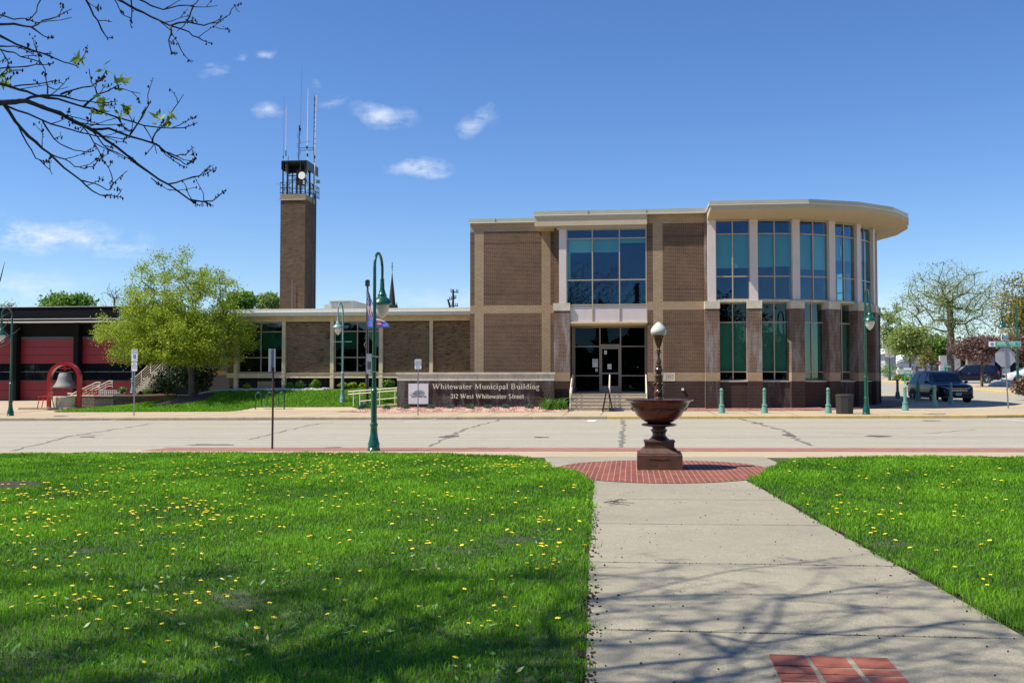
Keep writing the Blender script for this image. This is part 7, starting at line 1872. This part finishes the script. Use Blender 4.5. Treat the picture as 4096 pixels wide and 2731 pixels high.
def twig(mb, p, d, L, r, lvl=0):
    pts = [p]; q = p.copy(); dd = d.copy()
    for i in range(3):
        dd = (dd + Vector((Rb.gauss(0, .22), Rb.gauss(0, .22), Rb.gauss(.06, .22)))).normalized(); q = q + dd * L / 3; pts.append(q.copy())
    mb.tube(pts, [r, r * .85, r * .7, r * .6], 'bark_twig', 4)
    if Rb.random() < .75:
        for i in range(Rb.randint(2, 6)): bu.append(q - dd * Rb.uniform(0, L * .5) + Vector((Rb.gauss(0, .008), Rb.gauss(0, .008), Rb.gauss(0, .008))))
    if lvl < 1 and Rb.random() < .5: twig(mb, pts[2], (dd + Vector((Rb.gauss(0, .7), Rb.gauss(0, .7), Rb.gauss(0, .7)))).normalized(), L * .55, r * .8, lvl + 1)
for pts, w0, w1 in BR:
    q = [bd(*p) for p in pts]; n = len(q)
    # subdivide with small kinks
    Q = []; RR = []
    for i in range(n - 1):
        L = (q[i + 1] - q[i]).length; m = max(2, int(L / .09))
        for j in range(m):
            u = (i + j / m) / (n - 1); Q.append(q[i].lerp(q[i + 1], j / m) + Vector((Rb.gauss(0, .003), Rb.gauss(0, .003), Rb.gauss(0, .003)))); RR.append((w0 + (w1 - w0) * u ** .8) * KX * 2 * 1.15 * (1 + (.25 if Rb.random() < .15 else 0)))
    Q.append(q[-1]); RR.append(w1 * KX * 2)
    w.tube(Q, RR, 'bark_twig', 6)
    tot = len(Q)
    for i in range(int(tot * .3), tot, 3):
        if Rb.random() < .6:
            dd = (Q[min(i + 1, tot - 1)] - Q[i - 1]).normalized(); side_ = Vector((Rb.gauss(0, .6), Rb.gauss(0, .6), Rb.gauss(.25, .6))); twig(w, Q[i], (dd + side_).normalized(), Rb.uniform(.06, .26), .0042)
    for i in range(Rb.randint(3, 8)): bu.append(Q[-1] + (Q[-3] - Q[-1]) * Rb.uniform(0, .9) + Vector((Rb.gauss(0, .009), Rb.gauss(0, .009), Rb.gauss(0, .009))))
w.build('reaching_branches', nt_, True)
w = MB()
for p in bu:
    s = Rb.uniform(.004, .0095); w.lathe([(s * .3, -s * 1.3), (s * .8, -s * .3), (s * .7, s * .5), (s * .1, s * 1.4)], 'bud', 5, tuple(p))
w.build('buds', nt_)['kind'] = 'stuff'
lc = [bd(*p) for p in ((745, 495), (840, 575), (880, 770), (1180, 825), (560, 420), (20, 545), (725, 705), (690, 765), (1110, 840))]
lp_ = []
for c_ in lc:
    for i in range(9): lp_.append(np.array(c_) + rg.normal(size=3) * .028)
leaf_mesh('new_leaves', np.array(lp_), .05, 'leaf_lime', rg, nt_, 1.6)
# the rest of the crown, over and behind the viewpoint
def in_view(p, mrg=120):
    p = np.array(p, float); s, c_ = math.sin(TH), math.cos(TH); rx = p[0] * c_ + p[1] * s; fy = -p[0] * s + p[1] * c_; z = p[2] - CZ
    d = fy * math.cos(PT) + z * math.sin(PT); u = -fy * math.sin(PT) + z * math.cos(PT)
    if d < .3: return False
    x = CX + F * rx / d; y = CY - F * u / d
    return -mrg < x < 4096 + mrg and -mrg < y < 2731 + mrg
T = crown_pts(2300, (-6.6, 3.4, 9.3), (8.2, 5.6, 3.6), rg, .6, .25, -.8)
T = np.array([t for t in T if not in_view(t, 300) and t[2] > 5.0 and t[1] + .233 * t[2] < (9.4 if t[0] + .647 * t[2] > -1 else 9.3) + .5 * math.sin(t[0] * 1.7)])
r2, PPn, tps = grow_tree('x', 'x', 'tree', TB0, T, [(-6.2, 1.6, -.1), (-6.2, 1.6, .8), (-6.15, 1.65, 1.8), (-6.0, 1.7, 2.8), (-6.0, 1.9, 4.0), (-6.1, 2.2, 5.4), (-6.3, 2.6, 6.8), (-6.5, 3.0, 8.2)], .2, 'bark', None, rg, rtip=.006, seg=.45, expo=2.8)
for ch in list(r2.children): ch.parent = nt_; ch.matrix_parent_inverse = Matrix()
bpy.data.objects.remove(r2)
# limbs that carry the reaching branches
w = MB()
for (x, y, r0, r1) in ((-400, 760, .09, .032), (-400, 480, .06, .02), (-400, 165, .06, .018), (400, -240, .07, .02), (700, -200, .05, .014), (500, -200, .05, .014)):
    e = bd(x, y); s = Vector((-6.0, 1.7, 2.6 if y > 300 else 3.4)); m1 = s.lerp(e, .4) + Vector((0, 0, .35)); m2 = s.lerp(e, .75) + Vector((0, 0, .25)); w.tube([s, m1, m2, e], [r0, r0 * .7, r0 * .4, r1], 'bark', 7)
w.build('limb', nt_, True)
# unseen clusters added to the crown, packed where their shadows should streak the ground
tq = PPn[tps]; sxy = np.stack([tq[:, 0] + .647 * tq[:, 2], tq[:, 1] + .233 * tq[:, 2]], 1)
def segd(p, a, b):
    a = np.array(a, float); b = np.array(b, float); d = b - a; t = np.clip(((p - a) @ d) / (d @ d), 0, 1); return np.linalg.norm(p - (a + t[:, None] * d), axis=1)
near_ = np.min([segd(sxy, a, b) for a, b in (((-3.6, 5.0), (-2.1, 8.6)), ((-3.2, 4.8), (-.9, 6.2)), ((-5.5, 7.4), (-3.4, 8.2)), ((-2.1, 8.0), (-.8, 8.4)))], axis=0)
reps = np.where(near_ < .20, 95, np.where(sxy[:, 0] > -.5, 15, 3)); sprd = np.where(near_ < .20, .11, np.where(sxy[:, 0] > -.5, .075, .07))
cpt = np.repeat(tq, reps, axis=0); cpt = cpt + rg.normal(size=cpt.shape) * np.repeat(sprd, reps)[:, None]
cpt = cpt[[not in_view(p, 60) for p in cpt]]
leaf_mesh('shadow_clusters', cpt - np.array(TB0), .05, 'branch_red', rg, nt_, 1.0).matrix_parent_inverse = Matrix()

# second bare tree further left, its twigs entering at the left edge by the lamp
w = MB(); qd = [(0, 640), (12, 560), (30, 480), (34, 300), (60, 240)]
s2 = thing('sapling', 'leafless sapling whose pale twigs cross the left lamp', 'tree', P(-40, 1500, 22), world_parts=True)
for pts in ([(-60, 1750), (-40, 1450), (-12, 1330), (5, 1320), (22, 1300), (45, 1270)], [(-30, 1420), (0, 1370), (30, 1345), (60, 1330), (82, 1310)], [(-20, 1400), (5, 1388), (30, 1378), (45, 1357)], [(-40, 1330), (0, 1300), (14, 1262), (40, 1250)], [(-30, 1180), (0, 1122), (12, 1075), (20, 1045)], [(-40, 1330), (-38, 1180), (-20, 1060)]):
    Q = [Vector(P(a, b, 22.)) for a, b in pts]; w.tube(Q, [.022 - .018 * i / (len(Q) - 1) for i in range(len(Q))], 'bark_grey', 5)
w.build('trunk', s2, True)
q = G(15, 1950, gz0); g = MB(); V = [(q.x - .3, q.y, gz0(q.x, q.y) + .09)]
for i in range(20): a = 2 * math.pi * i / 20; V.append((q.x - .3 + .95 * math.cos(a), q.y + .75 * math.sin(a), gz0(q.x, q.y) + .03))
g.add(V, [(0, i + 1, (i + 1) % 20 + 1) for i in range(20)], 'mulch'); q_m = q; struct(g, 'mulch_patch')

# ------------------------------------------------------------------ lawns in the park
LEFT = [(-.35, 3.0), (-.30, 5.4), (-.36, 7.2), (-.42, 8.9), (-.50, 11.6), (-.66, 16.2), (-1.0, 17.9), (-1.5, 18.8), (-1.85, 20.5), (-2.6, 22.3), (-4.6, 23.45), (-11.2, 23.5), (-40, 23.3), (-60, 3)]
RIGHT = [(2.62, 3.0), (2.56, 5.0), (2.48, 6.6), (2.40, 8.1), (2.28, 9.7), (2.14, 12.1), (2.04, 14.4), (1.92, 16.5), (2.1, 17.1), (2.5, 18.5), (2.95, 20.2), (3.7, 21.7), (5.1, 22.2), (9, 22.3), (40, 22.3), (40, 3.0)]
def gz_arr(X, Y): return .0075 * X + np.interp(Y, YB, ZB)
def inpoly(X, Y, poly):
    ins = np.zeros(len(X), bool); n = len(poly)
    for i in range(n):
        x0, y0 = poly[i]; x1, y1 = poly[(i + 1) % n]
        c_ = ((y0 > Y) != (y1 > Y)) & (X < (x1 - x0) * (Y - y0) / (y1 - y0 + 1e-12) + x0); ins ^= c_
    return ins
g = MB(); sheet(g, [(-60, -40), (60, -40), (60, 22.3), (-60, 22.3)], 'soil', .004); struct(g, 'verge')
for nm, pl in (('left_lawn', LEFT), ('right_lawn', RIGHT)):
    g = MB(); ext = pl if nm == 'left_lawn' else pl
    ext = [(x, -40) if abs(y - 3.0) < .01 else (x, y) for x, y in pl]
    sheet(g, ext, 'soil', .02 if False else .022); struct(g, nm)
def sample(n, dens, dmin, dmax):
    """points over the view wedge; density falls as dens(D)"""
    D = rng.uniform(dmin, dmax, n); keep = rng.random(n) < dens(D); D = D[keep]
    rx = rng.uniform(-.57, .57, len(D)) * (D + 2.5)
    s, c_ = math.sin(TH), math.cos(TH); X = rx * c_ - D * s; Y = rx * s + D * c_; return X, Y, D
def lawn_grass():
    X, Y, D = sample(900000, lambda d: (d + 2.5) * np.minimum(1, (6.5 / d)) ** 1.25 / 9.2, 4.0, 24.5)
    jx = .045 * np.sin(Y * 9 + 2 * np.sin(Y * 3.1)) + rng.normal(size=len(X)) * .03
    ins = inpoly(X + jx - .03, Y, LEFT) | inpoly(X + jx + .03, Y, RIGHT); X, Y, D = X[ins], Y[ins], D[ins]
    # bare and thin spots, taller lush patches
    f = np.sin(X * 1.7 + 1.3 * np.sin(Y * .9)) * np.cos(Y * 1.3 + .7 * np.sin(X * 2.1)); f2 = np.sin(X * 5.1 + Y * 2.3) * np.sin(Y * 4.3 - X * 1.9)
    thin = ((f < -.93) & (f2 < .0) & (D < 12)); mp_ = G(15, 1950, gz0); kp = (~thin | (rng.random(len(X)) < .4)) & (np.hypot((X - mp_.x + .3) / 1.25, Y - mp_.y) > .62 + .1 * np.sin(X * 9)); X, Y, D, f, f2 = X[kp], Y[kp], D[kp], f[kp], f2[kp]
    # ragged edges
    P0 = np.stack([X, Y, gz_arr(X, Y) + .018], 1); n = len(X)
    w_ = .0022 * np.maximum(1, D / 6.5) ** 1.05 * rng.uniform(.7, 1.3, n)
    h_ = (.062 + .018 * f + .012 * f2) * np.where(D > 15, 1.1, 1.0)
    V, fc = blades(P0, h_, w_, .85, rng)
    tone = np.clip(.45 + .26 * f + .16 * f2 + rng.normal(size=n) * .24, 0, 1)
    return raw_mesh('lawn_grass', V, 5, 'blade', np.repeat(tone, 2), None, fc), n
go, ng = lawn_grass(); tag(go, 'short bright green mown grass blades on both park lawns', 'grass', kind='stuff')
print('blades', ng)
X, Y, D = sample(150000, lambda d: np.clip((16 - d) / 11, 0, 1), 4.2, 16)
ins = inpoly(X, Y, LEFT) | inpoly(X, Y, RIGHT); X, Y = X[ins], Y[ins]
pf = np.sin(X * 3.1 + 2.2 * np.sin(Y * 1.7)) * np.sin(Y * 3.7 + 1.5 * np.sin(X * 2.3)); kp = rng.random(len(X)) < np.where(pf > .82, .75, .05); X, Y = X[kp], Y[kp]
V, fc = blades(np.stack([X, Y, gz_arr(X, Y) + .012], 1), np.full(len(X), .05), np.full(len(X), .0028), 1.6, rng)
tag(raw_mesh('dry_grass', V, 5, 'dry', np.repeat(rng.random(len(X)), 2), None, fc), 'dry straw coloured grass blades in small worn patches', 'grass', kind='stuff')
# wide weed leaves (dandelion rosettes) mostly near, left
X, Y, D = sample(15000, lambda d: np.clip((11 - d) / 8, 0, 1) ** .6, 4.2, 11)
ins = inpoly(X, Y, LEFT) | (inpoly(X, Y, RIGHT) & (rng.random(len(X)) < .3)); X, Y = X[ins], Y[ins]
cl = (np.sin(X * 2.3 + 2) * np.sin(Y * 2.9 + X) > -.1) ; X, Y = X[cl], Y[cl]
Z_ = gz_arr(X, Y) + rng.uniform(.03, .075, len(X))
tag(leaf_mesh('broad_weeds', np.stack([X, Y, Z_], 1), .028, 'weed', rng, None, 1.9, 0), 'broad pale weed leaves among the near grass', 'weeds', kind='stuff')
# grass on the far mound
n = 60000; X = rng.uniform(-29.6, -11.3, n); Y = rng.uniform(48.3, YW - .4, n)
kp = np.array([lawnB(x, y) for x, y in zip(X, Y)]) & ((Y < YW - 1.35) | (X > -15.5)) & (((X - TX + .3) / 1.65) ** 2 + ((Y - TY + .35) / 1.45) ** 2 > 1); X, Y = X[kp], Y[kp]
Zm = np.array([mound(x, y) for x, y in zip(X, Y)]) + .01; V, fc = blades(np.stack([X, Y, Zm], 1), np.full(len(X), .12), np.full(len(X), .014), .9, rng)
tag(raw_mesh('mound_grass', V, 5, 'blade', np.repeat(np.clip(rng.normal(size=len(X)) * .25 + .5, 0, 1), 2), None, fc), 'green grass on the bank before the low wing', 'grass', kind='stuff')
# dandelions
def dandelion_mesh():
    w = MB(); w.tube([(0, 0, 0), (.004, 0, .085)], .0022, 'stem_green', 4)
    n = 12; V = [(0.004, 0, .103)]
    for i in range(n): a = 2 * math.pi * i / n; r_ = .019 * (1 if i % 2 else .84); V.append((.004 + r_ * math.cos(a), r_ * math.sin(a), .094 + (.004 if i % 2 else 0)))
    V.append((.004, 0, .084))
    w.add(V, [(0, 1 + i, 1 + (i + 1) % n) for i in range(n)] + [(n + 1, 1 + (i + 1) % n, 1 + i) for i in range(n)], 'dandelion'); return w
dm = dandelion_mesh(); d0 = dm.build('dandelion'); dme = d0.data; bpy.data.objects.remove(d0)
cand = []
Rd = random.Random(77)
def clump(px, py, sx_, sy_, n):
    for i in range(n): cand.append((Rd.gauss(px, sx_), Rd.gauss(py, sy_)))
def unif(x0, x1, y0, y1, n):
    for i in range(n): cand.append((Rd.uniform(x0, x1), Rd.uniform(y0, y1)))
for a in ((450, 1190, 90, 20, 85), (130, 1150, 110, 20, 80), (60, 1215, 60, 22, 26), (620, 1090, 230, 18, 80), (900, 1072, 260, 14, 70), (1150, 1085, 90, 14, 24), (260, 1245, 120, 20, 18), (420, 1390, 70, 18, 18), (160, 1395, 60, 20, 18), (700, 1095, 60, 8, 24),
          (950, 1175, 120, 20, 22), (1290, 1240, 60, 40, 20), (1250, 1300, 50, 30, 10), (300, 1415, 90, 16, 12), (100, 1330, 100, 30, 14)): clump(*a)
unif(0, 1350, 1055, 1180, 130); unif(0, 1350, 1180, 1330, 70); unif(0, 1350, 1330, 1560, 52); unif(1760, 2352, 1075, 1200, 44); unif(1900, 2352, 1170, 1330, 22); unif(1840, 2100, 1160, 1260, 14); unif(2180, 2350, 1300, 1400, 6)
pts = []
for (px, py) in cand:
    if py < 1046 or py > 1590: continue
    q = G(px * k, (py + 3) * k, gz0)
    if inpoly(np.array([q.x]), np.array([q.y]), LEFT)[0]: pts.append((q, 0))
    elif inpoly(np.array([q.x]), np.array([q.y]), RIGHT)[0]: pts.append((q, 1))
pts.sort(key=lambda t: t[0].y)
rest = MB()
vb = [tuple(v.co) for v in dme.vertices]; fb = [tuple(p.vertices) for p in dme.polygons]; mb_ = [p.material_index for p in dme.polygons]
for i, (q, side_) in enumerate(pts):
    sc_ = Rd.uniform(.62, 1.12); rz_ = Rd.uniform(0, 6.28)
    if q.y > 9: sc_ *= 1.2
    if q.y > 14: sc_ *= 1.15
    if i < 290:
        o = bpy.data.objects.new('dandelion', dme); col.objects.link(o); o.location = (q.x, q.y, gz0(q.x, q.y) + .015); o.rotation_euler = (Rd.gauss(0, .18), Rd.gauss(0, .18), rz_); o.scale = (sc_,) * 3
        tag(o, 'yellow dandelion flower in the %s lawn' % ('left' if side_ == 0 else 'right'), 'dandelion', 'dandelions in the %s lawn' % ('left' if side_ == 0 else 'right'))
    else:
        c_, s_ = math.cos(rz_), math.sin(rz_); z0 = gz0(q.x, q.y) + .015; o0 = len(rest.v)
        rest.v += [(q.x + (v[0] * c_ - v[1] * s_) * sc_, q.y + (v[0] * s_ + v[1] * c_) * sc_, z0 + v[2] * sc_) for v in vb]
        ka = [rest.mi(m.name) for m in dme.materials]
        for f_, mi_ in zip(fb, mb_): rest.f.append(tuple(o0 + x for x in f_)); rest.m.append(ka[mi_])
print('dandelions', len(pts))
tag(rest.build('far_dandelions'), 'the more distant yellow dandelions scattered over the lawns', 'dandelions', kind='stuff')
# seed litter on the path and along its edges
w = MB(); Rs = random.Random(9)
def seed(x, y, s):
    z = gz0(x, y) + .016; a = Rs.uniform(0, 3.14); ca, sa = math.cos(a), math.sin(a); ex = Rs.uniform(.8, 1.8)
    ps = [(1, 0, .25), (.3, .6, .3), (-.6, .5, .2), (-1, 0, .2), (-.4, -.6, .25), (.5, -.55, .2)]
    o = len(w.v); w.v += [(x + (p[0] * ca * ex - p[1] * sa) * s, y + (p[0] * sa * ex + p[1] * ca) * s, z + p[2] * s) for p in ps] + [(x, y, z + s * Rs.uniform(.7, 1.1)), ] + [(x + p[0] * s * .8, y + p[1] * s * .8, z - .004) for p in ps]
    kx = w.mi('seed')
    for j in range(6): w.f.append((o + j, o + (j + 1) % 6, o + 6)); w.m.append(kx); w.f.append((o + 7 + j, o + 7 + (j + 1) % 6, o + (j + 1) % 6, o + j)); w.m.append(kx)
for i in range(110): y = 5 + 11 * Rs.random() ** 1.2; seed(Rs.uniform(-.25, 2.25), y, Rs.uniform(.003, .009))
for i in range(900):
    y = 4.8 + 8.5 * Rs.random() ** 1.5; xl = np.interp(y, [p[1] for p in PL], [p[0] for p in PL]); seed(xl + abs(Rs.gauss(0, .07)) - .08, y, Rs.uniform(.005, .014))
for i in range(620):
    y = 5 + 10.5 * Rs.random(); xr = np.interp(y, [p[1] for p in reversed(PR)], [p[0] for p in reversed(PR)]); seed(xr - abs(Rs.gauss(0, .045)) + .07, y, Rs.uniform(.004, .012))
for yj in (6.55, 9.0):
    for i in range(50): seed(Rs.uniform(-.25, 2.35), yj + Rs.gauss(0, .008), Rs.uniform(.003, .006))
tag(w.build('seed_litter'), 'dark brown fallen seed clusters scattered on the path and its edges', 'litter', kind='stuff')
q = G(1395 * k, 1160 * k, gz0); w = MB()
for i in range(7):
    a = Rs.uniform(-.5, 1.0); L = Rs.uniform(.15, .45); x, y = q.x + Rs.gauss(0, .08), q.y + Rs.gauss(0, .12); z = gz0(x, y) + .025; w.tube([(x, y, z), (x + L * .5 * math.cos(a), y + L * .5 * math.sin(a), z + .02), (x + L * math.cos(a + .2), y + L * math.sin(a + .2), z + .005)], .004, 'bark_twig', 4)
tag(w.build('fallen_twig'), 'fallen dark twig lying on the left edge of the path near the disc', 'twig')
for x, y in ((G(*cL(640, 1346)).x, G(*cL(640, 1346)).y), (G(*cR(860, 1415)).x, G(*cR(860, 1415)).y)):
    w = MB(); w.lathe([(.33, 0), (.33, .006)], 'tar', 18); o = w.build('manhole_cover'); o.location = (x, y, gs(x, y) + .003)
    tag(o, 'flat dark manhole cover on the far sidewalk ' + ('at the left before the bell' if x < 0 else 'at the right corner'), 'manhole cover')

for o in list(bpy.data.objects):
    for kx in ('_w', '_ww'):
        if kx in o: del o[kx]
